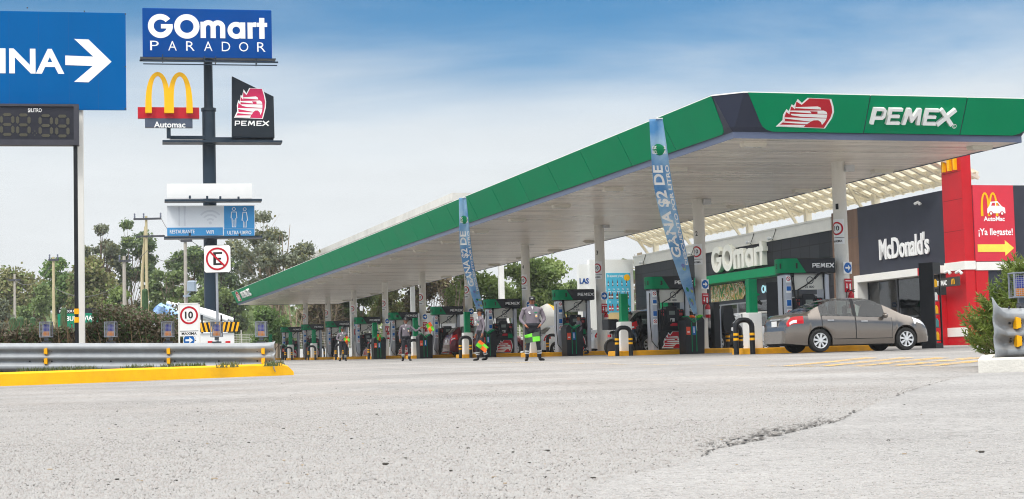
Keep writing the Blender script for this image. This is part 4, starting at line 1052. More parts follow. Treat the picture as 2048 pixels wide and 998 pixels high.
def make_ext():
    t = thing('fire_extinguisher', '', 'fire extinguisher')
    o = MB(); o.lathe([(.02, -.24), (.085, -.23), (.09, -.2), (.09, .14), (.075, .2), (.035, .235), (.03, .27)], 16); o.build('cylinder', mat('extinguisher_red', S(190, 20, 30), .25, coat=.5), t, smooth=40)
    o = MB(); o.lathe([(.0915, -.12), (.0915, .06)], 16); o.build('label', mat('ext_label', S(230, 215, 210), .5, var=.2, scale=20), t, smooth=40)
    o = MB(); o.bar((0, 0, .28), (.1, -.02, .31), .03); o.bar((0, 0, .25), (.11, -.02, .26), .02); o.tube([(0, 0, .27), (-.09, 0, .33), (-.16, 0, .2), (-.17, 0, -.06), (-.15, 0, -.22)], .014, 6); o.build('hose', 'black_rubber', t, smooth=60)
    return t
ext = make_ext(); asn = esn = None
for i, b0 in enumerate(IB):
    zc = L(AC, b0).z + KT
    t = ext if i == 0 else copy_tree(ext); an = R(-68); rr = .205 + .10
    q = L(AC + rr * math.cos(an), b0 + rr * math.sin(an)); t.location = (q.x, q.y, zc + 1.32); t.rotation_euler = (0, 0, PSI)
    tag(t, 'red fire extinguisher hung on the white column behind pump %d' % (2 * i + 1), 'fire extinguisher', 'fire extinguishers on the columns')
    an = R(-72); rr = .222
    q = L(AC + rr * math.cos(an), b0 + rr * math.sin(an))
    if asn is None:
        o = MB(); o.cbox(-.175, .175, -.008, .008, -.175, .175, .007); asn = o.build('direction_sign', 'letter_white')
        o = MB(); o.mesh(flat([circ(0, 0, .155, 28)]), Matrix.Translation((0, -.0095, 0)) @ SIGN); o.use(1).mesh(flat([[(-.10, -.025), (.01, -.025), (.01, -.085), (.11, 0), (.01, .085), (.01, .025), (-.10, .025)]]), Matrix.Translation((0, -.0125, 0)) @ SIGN)
        o.build('arrow_disc', ['sign_blue', 'letter_white'], asn)
        o = MB(); o.cbox(-.15, .15, -.008, .008, -.2, .2, .007); esn = o.build('extinguisher_sign', 'red_sign')
        o = MB(); o.box(.04, .10, -.012, -.0085, -.14, .04); o.box(-.08, -.05, -.012, -.0085, -.04, .06); o.prism([(-.11, -.04), (-.02, -.04), (-.065, -.1)], .0085, .012); n8 = o.v[-6:]; o.v[-6:] = [(x, -z, y) for x, y, z in n8]; o.box(-.12, .12, -.012, -.0085, .12, .145); o.box(.06, .08, -.012, -.0085, .04, .07)
        o.build('pictogram', 'letter_white', esn)
        A_, E_ = asn, esn
    else: A_, E_ = copy_tree(asn), copy_tree(esn)
    A_.location = (q.x, q.y, zc + 2.28); A_.rotation_euler = (0, 0, PSI + R(18)); tag(A_, 'round blue arrow sign on the column behind pump %d' % (2 * i + 1), 'sign', 'blue arrow signs on the columns')
    E_.location = (q.x, q.y, zc + 1.76); E_.rotation_euler = (0, 0, PSI + R(18)); tag(E_, 'square red extinguisher sign on the column behind pump %d' % (2 * i + 1), 'sign', 'red signs on the columns')

# payment terminal on a silver post at the end of the second island
t = thing('card_terminal', 'black angled payment terminal on a silver post behind the second column', 'terminal', L(AC + .62, IB[1]) + Vector((0, 0, KT)), PSI)
o = MB(); o.box(-.22, .0, -.16, .16, 0, 1.62); o.build('cabinet', 'black_paint', t)
o = MB(); o.box(.02, .09, -.06, .0, 0, 1.4); o.build('post', 'silver_paint', t)
o = MB(); o.prism([(.12, .95), (.2, .55), (.42, .5), (.45, .85), (.62, 1.0), (.56, 1.1), (.5, 1.5), (.2, 1.5)], -.14, .14); o.v = [(x, z, y) for x, y, z in o.v]; o.build('screen_housing', 'black_paint', t)

# oil racks
def rack(name_label, a, b, w, d, h, rz=0):
    t = thing('product_rack', name_label, 'display rack', L(a, b), PSI + rz)
    o = MB(); o.box(0, .06, 0, d, 0, h); o.box(.06, w, d - .05, d, 0, h); o.box(.06, w, 0, .06, 0, .12); o.box(.06, w, 0, d - .05, h - .35, h); o.box(0.06, w, 0, .03, 0.12, .16)
    o.box(w - .04, w, 0, .05, .12, h - .35)
    o.build('frame', 'black_paint', t)
    r = random.Random(9)
    for k in range(5):
        z = .12 + k * (h - .6) / 5 + .1
        o = MB(); o.box(.061, w - .041, .051, d - .051, z, z + .03); o.build('shelf', 'dark_grey', t)
        for j in range(3):
            o = MB(); c = ['arch_yellow', 'clear_bottle', 'teal_bottle', 'white_paint'][(0, 2, 0, 3, 0)[k] if r.random() < .8 else 1]
            x = .085 + j * (w - .15) / 3; y = .08; hh = .26
            o.loft([[(x + dx * .09, y + dy_ * .18, z + .03 + zz) for dx, dy_ in q] for q, zz in ((((0, 0), (1, 0), (1, 1), (0, 1)), 0), (((0, 0), (1, 0), (1, 1), (0, 1)), hh * .7), (((.3, .2), (.8, .2), (.8, .6), (.3, .6)), hh))])
            b_ = o.build('oil_bottle', c, None); wl_ = t.matrix_world
            b_.matrix_world = Matrix.Translation(t.location) @ Matrix.Rotation(PSI + rz, 4, 'Z')
            bottles.append((b_, k, j, name_label))
    return t
bottles = []
mat('clear_bottle', S(60, 66, 70), .3); mat('teal_bottle', S(70, 150, 150), .3)
a, b = ab(atY(1872, 690, 51.6))
rack('tall black rack of oil bottles beyond the front of the grey sedan', a, b, .46, .48, 2.62, R(31))
rack('black rack of bottles under the shop board behind pump 1', *ab(atY(1561, 690, 55.5)), .46, .48, 2.3, R(31))
shelfn = ['bottom', 'second', 'middle', 'fourth', 'top']
for b_, k, j, nl_ in bottles:
    where = 'beyond the sedan' if 'sedan' in nl_ else 'under the shop board'
    tag(b_, '%s bottle on the %s shelf of the black rack %s' % (['front', 'middle', 'rear'][j], shelfn[k], where), 'bottle', 'oil bottles on the racks')

# ------------------------------------------------------------------ hanging banners
def banner_mat():
    m = bpy.data.materials.new('banner_cloth'); m.use_nodes = True; n = m.node_tree; p = n.nodes['Principled BSDF']
    t = n.nodes.new('ShaderNodeTexCoord'); z = n.nodes.new('ShaderNodeTexNoise'); z.inputs['Scale'].default_value = 1.2; z.inputs['Detail'].default_value = 5
    n.links.new(t.outputs['Object'], z.inputs['Vector']); r = n.nodes.new('ShaderNodeValToRGB'); e = r.color_ramp.elements
    e[0].position = .34; e[0].color = S(84, 152, 206) + (1,); e[1].position = .62; e[1].color = S(176, 210, 232) + (1,)
    n.links.new(z.outputs['Fac'], r.inputs[0]); n.links.new(r.outputs[0], p.inputs['Base Color']); p.inputs['Roughness'].default_value = .6
    tr = n.nodes.new('ShaderNodeBsdfTranslucent'); n.links.new(r.outputs[0], tr.inputs[0]); ms = n.nodes.new('ShaderNodeMixShader'); ms.inputs[0].default_value = .3
    n.links.new(p.outputs[0], ms.inputs[1]); n.links.new(tr.outputs[0], ms.inputs[2]); n.links.new(ms.outputs[0], n.nodes['Material Output'].inputs[0]); MATS['banner_cloth'] = m
banner_mat()
def banner(label, path, Ys, widths, twist):
    # path: centre line as world points from top to bottom
    t = thing('hanging_banner', label, 'banner', path[-1])
    base = path[-1]
    pts = []; n = len(path)
    def P(u):                                                      # smooth point on the path
        s = u * (n - 1); i = min(int(s), n - 2); f = s - i
        p0, p1, p2, p3 = path[max(i - 1, 0)], path[i], path[i + 1], path[min(i + 2, n - 1)]
        return 0.5 * ((2 * p1) + (p2 - p0) * f + (2 * p0 - 5 * p1 + 4 * p2 - p3) * f * f + (3 * p1 - p0 - 3 * p2 + p3) * f ** 3) - base
    def wd(u):
        s = u * (len(widths) - 1); i = min(int(s), len(widths) - 2); f = s - i; return widths[i] * (1 - f) + widths[i + 1] * f
    def surf(u, v, out=0.0):                                      # v -0.5..0.5 across
        c = P(u); a = PSI * 0.3 + twist * (u - 0.2); w = wd(u)
        dep = 0.10 * math.sin(v * 5 + u * 7) * w + 0.015 * math.sin(v * 14 + u * 3)
        return c + Vector((math.cos(a) * v * w, math.sin(a) * v * w + dep - out, 0))
    o = MB(); NU, NV = 44, 8
    vs = [tuple(surf(i / NU, j / NV - .5)) for i in range(NU + 1) for j in range(NV + 1)]
    o.add(vs, [(i * (NV + 1) + j, i * (NV + 1) + j + 1, (i + 1) * (NV + 1) + j + 1, (i + 1) * (NV + 1) + j) for i in range(NU) for j in range(NV)])
    c = o.build('cloth', 'banner_cloth', t, smooth=80); m = c.modifiers.new('solid', 'SOLIDIFY'); m.thickness = .008
    length = sum((path[i + 1] - path[i]).length for i in range(n - 1))
    o = MB()
    def lay(body, u0, u1, v0, v1, k=0):                            # text running up the banner
        vs, fs = text(body, 1, 1, .5, .5, 0, .03)
        o.use(k).add([tuple(surf(u1 + (u0 - u1) * x, v0 + (v1 - v0) * (1 - y), .022)) for x, y, z in vs], fs)
    lay('GANA $2 DE', .24, .68, -.46, .20); lay('DESCUENTO POR LITRO', .24, .72, .24, .45)
    k = 1
    vs, fs = flat([circ(0, 0, 1, 24)]); o.use(1).add([tuple(surf(.165 + y * .028, x * .36, .015)) for x, y, z in vs], fs)
    for yy, bdy in ((.155, 'GOGAS'), (.178, 'RECOMPENSAS')):
        vs, fs = text(bdy, 1, 1, 0, 0, 0, .03); o.use(0).add([tuple(surf(yy - y * .017, x * .84, .026)) for x, y, z in vs], fs)
    r = random.Random(len(label))
    for q in range(9):
        u, v = r.uniform(.72, .93), r.uniform(-.35, .35); vs, fs = flat([circ(0, 0, 1, 10)]); o.use(r.choice((2, 3, 1))).add([tuple(surf(u + y * .012, v + x * .14, .02)) for x, y, z in vs], fs)
    o.build('printed_text', ['letter_white', 'green_paint', mat('print_violet', S(120, 130, 190), .6), mat('print_lime', S(170, 190, 110), .6)], c)
    o = MB(); p = P(0); o.bar(p + Vector((-wd(0) * .5, 0, .01)), p + Vector((wd(0) * .5, 0, .01)), .03); o.tube([p, p + Vector((.1, .5, .12))], .012, 5); o.tube([P(1), P(1) + Vector((.04, .1, -.5))], .006, 5); o.build('cord', 'pale_grey', t)
Yb = 48.0
pA = [(1312, 238, 45.0), (1318, 300, 45.2), (1326, 370, 45.9), (1341, 440, 47.0), (1359, 510, 48.3), (1375, 570, 49.6), (1391, 628, 51.2)]
banner('long pale blue banner from the fascia down beside pump 3', [atY(*q) for q in pA], 0, [.36, .45, .52, .52, .47, .36, .14], .5)
pB = [(925, 396, 66.3), (928, 440, 66.5), (931, 490, 67.0), (937, 530, 67.6), (946, 570, 68.3), (956, 605, 69.0), (963, 630, 69.6)]
banner('long blue banner hanging from the fascia behind the woman attendant', [atY(*q) for q in pB], 0, [.28, .38, .46, .46, .40, .34, .24], .5)
# ------------------------------------------------------------------ left roadside: kerb, guardrail, signs
def rail_section(z): pass
TH = [(0.000, 0.0), (0.012, 0.014), (0.048, 0.050), (0.060, 0.056), (0.100, 0.056), (0.112, 0.050), (0.148, 0.006), (0.160, 0.0), (0.186, 0.0), (0.198, 0.006), (0.230, 0.050), (0.240, 0.056), (0.268, 0.056), (0.278, 0.050), (0.308, 0.006), (0.320, 0.0), (0.346, 0.0), (0.358, 0.006), (0.394, 0.050), (0.406, 0.056), (0.446, 0.056), (0.458, 0.050), (0.494, 0.014), (0.506, 0.0)]
def guardrail(label, pts, end_flare):
    """pts: path (x, y, z of the lower edge) of a triple-corrugated rail; end_flare: list of (dx, dy, dz, spread)"""
    t = thing('guardrail', label, 'guardrail', pts[0])
    base = Vector(pts[0]); sc94 = .94; o = MB(); rings = []
    allp = [(Vector(p), 1.0, 1.0) for p in pts] + [(Vector(p), s, f) for p, s, f in end_flare]
    for i, (p, s, f) in enumerate(allp):
        q = allp[min(i + 1, len(allp) - 1)][0] - allp[max(i - 1, 0)][0]; q.z = 0; q.normalize(); nn = Vector((q.y, -q.x, 0))
        if nn.y > 0: nn = -nn
        rings.append([tuple(p - base + nn * (d * f) + Vector((0, 0, .235 + (z - .253) * s * sc94))) for z, d in TH])
    o.loft(rings, caps=False, closed=False)
    r = o.build('rail', 'galvanised', t, smooth=35); m = r.modifiers.new('solid', 'SOLIDIFY'); m.thickness = .006
    return t, r
RY = 28.6
def railz(px): return atY(px, 742.5 - px * 0.001, RY).z
pts = [(atY(x, 744, RY).x, RY, atY(x, 743 - 0.4 * (x / 552), RY).z) for x in (-420, -200, 0, 130, 260, 390, 500)]
fl = [((atY(535, 715, RY).x, RY, pts[-1][2]), 1.0, 1.0), ((atY(546, 715, RY).x, RY - .02, pts[-1][2]), 1.03, .8), ((atY(553, 715, RY).x, RY - .10, pts[-1][2]), 1.08, .45)]
gl, rail = guardrail('long triple ridge steel guardrail behind the yellow kerb', pts, fl)
def bolt(o, x, y, z, r=.018): o.cyl((x, y, z), (x, y - .014, z), r, r * .8, 8)
lampxy = []
o = MB(); rfl = MB(); blt = MB(); posts = []
for k, px in enumerate((88, 218, 333, 431, 521)):
    p = atY(px, 740, RY); zr = railz(px)
    posts.append((p.x, RY + .12, zr))
for x, y, zr in posts:
    o = MB(); o.box(x - .07, x + .07, y - .03, y + .10, gz(x, y) - .1, zr + .50); o.build('post', 'dark_grey', gl).location = -Vector(pts[0])
for px in (93, 338, 527):
    p = atY(px, 740, RY); zr = railz(px)
    for zz in (.17, .336):
        o = MB(); o.loft([[(p.x - .03, RY - .01, zr + zz - .05), (p.x + .03, RY - .01, zr + zz - .05), (p.x + .03, RY - .01, zr + zz + .05), (p.x - .03, RY - .01, zr + zz + .05)], [(p.x - .02, RY - .085, zr + zz - .04), (p.x + .035, RY - .085, zr + zz - .055), (p.x + .035, RY - .085, zr + zz + .055), (p.x - .02, RY - .085, zr + zz + .04)]])
        o.build('reflector', 'yellow_paint', gl).location = -Vector(pts[0])
o = MB()
for px in (60, 88, 104, 222, 330, 350, 438, 515, 540):
    p = atY(px, 740, RY); zr = railz(px)
    for zz in (.17, .336): bolt(o, p.x, RY - .002, zr + zz)
o.build('bolt', 'black_paint', gl).location = -Vector(pts[0])
def wire_mat():
    m = mat('cage_wire', S(150, 154, 162), .5, metal=.5); n = m.node_tree
    t = n.nodes.new('ShaderNodeTexCoord'); s = n.nodes.new('ShaderNodeSeparateXYZ'); n.links.new(t.outputs['Object'], s.inputs[0])
    outs = []
    for c, mulv in (('X', 1), ('Z', 1)):
        a = n.nodes.new('ShaderNodeMath'); a.operation = 'MULTIPLY'; a.inputs[1].default_value = 45.0; n.links.new(s.outputs[c], a.inputs[0])
        f = n.nodes.new('ShaderNodeMath'); f.operation = 'FRACT'; n.links.new(a.outputs[0], f.inputs[0])
        g = n.nodes.new('ShaderNodeMath'); g.operation = 'LESS_THAN'; g.inputs[1].default_value = .16; n.links.new(f.outputs[0], g.inputs[0]); outs.append(g)
    mxm = n.nodes.new('ShaderNodeMath'); mxm.operation = 'MAXIMUM'; n.links.new(outs[0].outputs[0], mxm.inputs[0]); n.links.new(outs[1].outputs[0], mxm.inputs[1])
    tr = n.nodes.new('ShaderNodeBsdfTransparent'); ms = n.nodes.new('ShaderNodeMixShader'); n.links.new(mxm.outputs[0], ms.inputs[0]); n.links.new(tr.outputs[0], ms.inputs[1]); n.links.new(n.nodes['Principled BSDF'].outputs[0], ms.inputs[2]); n.links.new(ms.outputs[0], n.nodes['Material Output'].inputs[0])
wire_mat()
def make_lamp():
    t = thing('warning_lamp', '', 'lamp')
    o = MB(); w, d, h = .085, .085, .25
    for x in (-w, w):
        for y in (-d, d): o.box(x - .007, x + .007, y - .007, y + .007, 0, h)
    for z in (0, h): o.box(-w - .008, w + .008, -d - .008, d + .008, z - .006, z + .008)
    o.box(-.03, .03, -.03, .03, -.06, -.006)
    o.build('cage_frame', mat('cage_grey', S(128, 134, 144), .5), t)
    o = MB(); o.box(-w + .002, w - .002, -d - .001, -d, .01, h - .01); o.box(-w + .002, w - .002, d, d + .001, .01, h - .01); o.build('cage_mesh', 'cage_wire', t)
    o = MB(); o.lathe([(.04, .09), (.052, .1), (.052, .2), (.03, .222), (.001, .225)], 16); o.build('blue_lens', mat('lens_blue', S(58, 62, 160), .2, coat=.5), t, smooth=40)
    o = MB(); o.lathe([(.06, .012), (.062, .05), (.05, .09)], 16); o.build('amber_base', mat('lens_amber', S(196, 120, 40), .3), t, smooth=40)
    return t
lp = make_lamp()
ln = ['at the far left of the guardrail', 'right of the white sign post', 'left of the speed limit sign', 'below the no parking sign', 'nearest the end of the long guardrail']
for k, (x, y, zr) in enumerate(posts):
    t = lp if k == 0 else copy_tree(lp); t.location = (x, y + .03, zr + .58)
    tag(t, 'caged blue and amber warning lamp %s' % ln[k], 'lamp', 'caged lamps on the guardrail posts')
# kerb
tip = ground_at(579, 750.3)
kp = [ground_at(-300, 783), ground_at(0, 772.5), ground_at(180, 766), ground_at(380, 758), ground_at(480, 754), ground_at(564, 751)]
o = MB(); KH = .205; rings = []
for i, p in enumerate(kp + [tip]):
    q = (kp + [tip])[min(i + 1, len(kp))] - (kp + [tip])[max(i - 1, 0)]; q.z = 0; q.normalize(); nn = Vector((-q.y, q.x, 0))
    g = gz(p.x, p.y); s = 1.0 if i < len(kp) else .8
    rings.append([tuple(p + nn * d + Vector((0, 0, z * s))) for d, z in ((0, -.06), (0.015, KH - .03), (.04, KH), (.20, KH), (.20, -.06))])
e = rings[-1]; c = Vector(tip) + Vector((.07, .06, 0)); rings.append([tuple(c + (Vector(v) - tip) * .55 + Vector((0, 0, -.02))) for v in e])
o.loft(rings); k_ = o.build('yellow_kerb', 'yellow_kerb', None, smooth=30); tag(k_, 'long freshly painted yellow kerb below the steel guardrail', 'kerb')
# planted strip behind the kerb
o = MB(); q = [p + Vector((0, .2, 0)) for p in kp] + [tip + Vector((-.55, .2, 0)), Vector((tip.x - .9, 29.6, 0)), Vector((-6, 40, 0)), Vector((-14, 44, 0)), Vector((-40, 44, 0))]
o.add([(p.x, p.y, gz(p.x, p.y) + .17) for p in q] + [(p.x, p.y, gz(p.x, p.y) - .05) for p in q], [tuple(range(len(q)))] + [(i, len(q) + i, len(q) + (i + 1) % len(q), (i + 1) % len(q)) for i in range(len(q))])
tag(o.build('soil', 'soil'), kind='structure')
def blades(name, area, n, h, m, seed):
    o = MB(); r = random.Random(seed)
    for k in range(n):
        x, y, z = area(r); a = r.uniform(0, PI); hh = h * r.uniform(.4, 1.2); w = .006 + hh * .05
        dx, dy = math.cos(a) * w, math.sin(a) * w; lx, ly = r.uniform(-.5, .5) * hh, r.uniform(-.5, .5) * hh
        o.add([(x - dx, y - dy, z), (x + dx, y + dy, z), (x + lx, y + ly, z + hh)], [(0, 1, 2)])
    return o.build(name, m)
def strip(r):
    u = r.random() ** .8; x = -10.5 + u * (tip.x + 10.4); y = RY - .5 + r.uniform(-.6, 1.2) * .8; 
    if math.sin(x * 3.1) + math.sin(x * 7.7) < -.4: y = RY + r.uniform(.2, .9)
    return x, y, gz(x, y) + .165
tag(blades('grass', strip, 5200, .10, 'grass_blade', 2), kind='stuff')

# blue direction sign
Ys = 31.0
def signpt(px, py, Y): return atY(px, py, Y)
tl, br = atY(252, 24, Ys), atY(252, 217, Ys)
xr_, zt_, zb_ = br.x, tl.z + .02, br.z
xl_ = atY(-640, 0, Ys).x
px_ = atY(161.5, 500, Ys).x
t = thing('blue_direction_sign', 'large blue sign reading GASOLINA with a white arrow on a white post', 'sign', (px_, Ys + .12, gz(px_, Ys)))
def loc_(o, t): o.location = -t.location; return o
o = MB(); o.cbox(xl_, xr_, Ys, Ys + .05, zb_, zt_, .004); pn_ = loc_(o.build('panel', 'blue_sign', t), t)
o = MB()
for px, py in ((250, 24), (250, 214), (170, 22), (60, 20), (250, 130)):
    q = atY(px, py, Ys); o.box(q.x - .012, q.x + .012, Ys - .012, Ys - .001, q.z - .012, q.z + .012)
loc_(o.build('rivet', 'dark_grey', t), t)
o = MB()
for px in (25, 82, 140, 197): q = atY(px, 120, Ys); o.box(q.x - .004, q.x + .004, Ys - .0012, Ys - .0004, zb_ + .01, zt_ - .01)
loc_(o.build('panel_seam', mat('seam_blue', (.001, .085, .28), .6), t), t)
f = lambda px, py: (atY(px, py, Ys).x, atY(px, py, Ys).z)
ar = [(133, 112), (187, 112), (150, 78), (178, 78), (223, 121), (178, 164), (150, 164), (186, 131), (133, 131)]
o = MB(); o.mesh(solid(flat([[f(*q) for q in ar]]), .004), Matrix.Translation((0, Ys - .0005, 0)) @ SIGN)
a0, a1 = f(5, 152), f(131, 99)
vs, fs = text('INA', None, 1.0, 0, 0, 0, .028); vs, fs = fit((vs, fs), a1[0] - a0[0] - .02, a1[1] - a0[1], (a0[0] + a1[0]) / 2 + .01, (a0[1] + a1[1]) / 2)
o.mesh(solid((vs, fs), .004), Matrix.Translation((0, Ys - .0005, 0)) @ SIGN)
vs, fs = fit(text('GASOL', None, 1.0, 0, 0, 0, .028), 2.55, a1[1] - a0[1] + .02, a0[0] - 1.36, (a0[1] + a1[1]) / 2); o.mesh(solid((vs, fs), .004), Matrix.Translation((0, Ys - .0005, 0)) @ SIGN)
loc_(o.build('lettering', 'letter_white', pn_), Vector()) if False else o.build('lettering', 'letter_white', pn_)
for cx in (px_, atY(-480, 500, Ys).x):
    o = MB(); o.cbox(cx - .075, cx + .075, Ys + .055, Ys + .20, gz(cx, Ys), zt_ - .1, .012); loc_(o.build('post', 'white_paint', t), t)
t.rotation_euler = (0, 0, R(12)); t.location.x -= .04
# price display
Yp = 30.7
xr2, zt2, zb2 = atY(155, 250, Yp).x, atY(155, 208, Yp).z, atY(155, 290, Yp).z
xl2 = atY(-215, 250, Yp).x; pc = atY(149.5, 500, Yp).x
t = thing('price_display', 'dark fuel price display with unlit 88.88 digits on a black post', 'price sign', (pc, Yp + .1, gz(pc, Yp)))
o = MB(); fw = .045
o.box(xl2, xr2, Yp + .05, Yp + .2, zb2, zt2); o.box(xl2, xr2, Yp, Yp + .05, zt2 - fw, zt2); o.box(xl2, xr2, Yp, Yp + .05, zb2, zb2 + .1); o.box(xr2 - fw * 2, xr2, Yp, Yp + .05, zb2 + .1, zt2 - fw); o.box(xl2, xl2 + fw, Yp, Yp + .05, zb2 + .1, zt2 - fw)
loc_(o.build('housing', mat('display_body', S(66, 66, 74), .45, var=.15, scale=5), t), t)
o = MB(); o.box(xl2 + fw, xr2 - fw * 2, Yp + .03, Yp + .048, zb2 + .1, zt2 - fw); loc_(o.build('screen', mat('display_face', S(46, 46, 54), .35, var=.2), t), t)
o = MB()
def digit(o, px0, px1, py0, py1):
    xa, za = atY(px0, py0, Yp).x, atY(px0, py0, Yp).z; xb, zb3 = atY(px1, py1, Yp).x, atY(px1, py1, Yp).z; w, h = xb - xa, za - zb3; s = .055
    for (x0, y0), (x1, y1) in (((0, 0), (1, 0)), ((0, .5), (1, .5)), ((0, 1), (1, 1)), ((0, 0), (0, .5)), ((0, .5), (0, 1)), ((1, 0), (1, .5)), ((1, .5), (1, 1))):
        p, q = Vector((xa + x0 * w, zb3 + y0 * h)), Vector((xa + x1 * w, zb3 + y1 * h)); d = (q - p).normalized(); p, q = p + d * .022, q - d * .022; nn = Vector((-d.y, d.x)) * s / 2
        o.mesh(solid(flat([[tuple(p), tuple(p + d * s / 2 + nn), tuple(q - d * s / 2 + nn), tuple(q), tuple(q - d * s / 2 - nn), tuple(p + d * s / 2 - nn)]]), .006), Matrix.Translation((0, Yp + .028, 0)) @ SIGN)
mat('led_off', S(80, 78, 66), .5, var=.15, scale=60)
for d0 in (-118, -88, -64, -34, 6, 37, 80, 112): o = MB(); digit(o, d0, d0 + 22, 233, 272); loc_(o.build('digit', 'led_off', t), t)
o = MB()
for q in ((66, 268), (70, 272), (70, 264), (73, 268)):
    c = atY(q[0], q[1], Yp); o.box(c.x - .008, c.x + .008, Yp + .022, Yp + .029, c.z - .008, c.z + .008)
loc_(o.build('decimal_point', mat('led_off', S(80, 78, 66), .5, var=.15, scale=60), t), t)
o = MB(); c = atY(70, 223, Yp); o.mesh(text('$/LITRO', .24, .085, c.x, c.z, 0, .01), Matrix.Translation((0, Yp + .026, 0)) @ SIGN); loc_(o.build('lettering', 'letter_white', t), t)
o = MB(); o.box(pc - .035, pc + .035, Yp + .06, Yp + .14, gz(pc, Yp), zb2); loc_(o.build('post', 'black_paint', t), t)
for py0, py1 in ((617, 628), (634, 645)):
    o = MB(); o.box(pc - .041, pc + .041, Yp + .055, Yp + .145, atY(0, 1, Yp).z * 0 + atY(150, py1, Yp).z, atY(150, py0, Yp).z); loc_(o.build('yellow_band', 'yellow_paint', t), t)
t.rotation_euler = (0, 0, R(12))
# speed limit sign
Yq = 30.4
def rect(px0, py0, px1, py1, Y):
    a, b = atY(px0, py0, Y), atY(px1, py1, Y); return a.x, b.x, b.z, a.z
x0, x1, z0, z1 = rect(356, 607, 400, 664, Yq)
t = thing('speed_limit_sign', 'white sign with red ring 10 and MAXIMA above a blue arrow', 'sign', ((x0 + x1) / 2, Yq + .05, gz(-6, Yq)))
zb0 = t.location.z
o = MB()
for x in (x0, x1 - .025): o.box(x, x + .025, Yq, Yq + .03, zb0, z1)
o.box(x0, x1, Yq, Yq + .03, z1 - .02, z1 + .005); loc_(o.build('frame', 'white_paint', t), t)
o = MB(); o.box(x0 + .026, x1 - .026, Yq + .005, Yq + .02, z0 - .07, z1 - .021); loc_(o.build('panel', 'letter_white', t), t)
cx, F0 = (x0 + x1) / 2, Matrix.Translation((0, Yq + .002, 0)) @ SIGN
cc = atY(378, 630.5, Yq).z
o = MB(); o.use(0).mesh(([(x + cx, y + cc, 0) for x, y, z in arc_ring(.128, .162, 40)[0]], arc_ring(.128, .162, 40)[1]), F0); o.use(1).mesh(text('10', .145, .13, cx, cc + .005, 0, .03), F0); o.mesh(text('km/h', .07, .02, cx, cc - .085, 0, 0), F0)
o.box(x0 + .03, x1 - .03, Yq + .001, Yq + .0045, z0 + .02, z0 + .028); o.mesh(text('MAXIMA', .27, .048, cx, z0 - .022, 0, .015), F0)
loc_(o.build('printed_sign', ['red_sign', 'letter_black'], t), t)
x2_, x3_, z2_, z3_ = rect(366, 668, 390, 694, Yq)
o = MB(); o.box(x2_, x3_, Yq + .01, Yq + .02, z2_, z3_); ap = loc_(o.build('arrow_panel', 'letter_white', t), t)
o = MB(); c2 = (z2_ + z3_) / 2 + .005; o.use(0).mesh(flat([circ((x2_ + x3_) / 2, c2, .1, 28)]), Matrix.Translation((0, Yq + .0085, 0)) @ SIGN)
m_ = (x2_ + x3_) / 2; o.use(1).mesh(flat([[(m_ - .065, c2 - .017), (m_ + .005, c2 - .017), (m_ + .005, c2 - .055), (m_ + .072, c2), (m_ + .005, c2 + .055), (m_ + .005, c2 + .017), (m_ - .065, c2 + .017)]]), Matrix.Translation((0, Yq + .006, 0)) @ SIGN); o.build('arrow_disc', ['sign_blue', 'letter_white'], ap)
# no parking sign
Yn = 31.4
x0, x1, z0, z1 = rect(408, 491, 463, 545, Yn)
pcx = atY(434.5, 600, Yn).x
t = thing('no_parking_sign', 'square white no parking sign with a struck out E on a thin post', 'sign', (pcx, Yn, gz(pcx, Yn)))
c = .03; pl_ = [(x0 + c, z0), (x1 - c, z0), (x1, z0 + c), (x1, z1 - c), (x1 - c, z1), (x0 + c, z1), (x0, z1 - c), (x0, z0 + c)]
o = MB(); o.mesh(solid(flat([pl_]), .01), Matrix.Translation((0, Yn - .03, 0)) @ SIGN); bd = loc_(o.build('plate', 'letter_black', t), t)
s_ = .985; mx_, mz_ = (x0 + x1) / 2, (z0 + z1) / 2
o = MB(); o.mesh(solid(flat([[(mx_ + (x - mx_) * .97, mz_ + (z - mz_) * .97) for x, z in pl_]]), .003), Matrix.Translation((0, Yn - .0405, 0)) @ SIGN); o.build('face', 'letter_white', bd)
o = MB(); G = lambda y: Matrix.Translation((0, Yn - y, 0)) @ SIGN
o.use(0).mesh(flat([[(mx_ - .075, mz_ - .115), (mx_ + .09, mz_ - .115), (mx_ + .09, mz_ - .08), (mx_ - .025, mz_ - .08), (mx_ - .025, mz_ - .015), (mx_ + .07, mz_ - .015), (mx_ + .07, mz_ + .02), (mx_ - .025, mz_ + .02), (mx_ - .025, mz_ + .09), (mx_ + .09, mz_ + .09), (mx_ + .09, mz_ + .125), (mx_ - .075, mz_ + .125)]]), G(.0455))
o.use(1).mesh(([(x + mx_, y + mz_, z) for x, y, z in arc_ring(.178, .212, 40)[0]], arc_ring(.178, .212, 40)[1]), G(.048)).mesh(flat([stroke([(mx_ - .13, mz_ + .13), (mx_ + .13, mz_ - .13)], .034)]), G(.0495))
o.build('pictogram', ['letter_black', 'red_sign'], bd)
o = MB(); o.cyl((pcx, Yn, gz(pcx, Yn)), (pcx, Yn, z1 - .1), .024, n=10); loc_(o.build('post', 'steel', t), t)

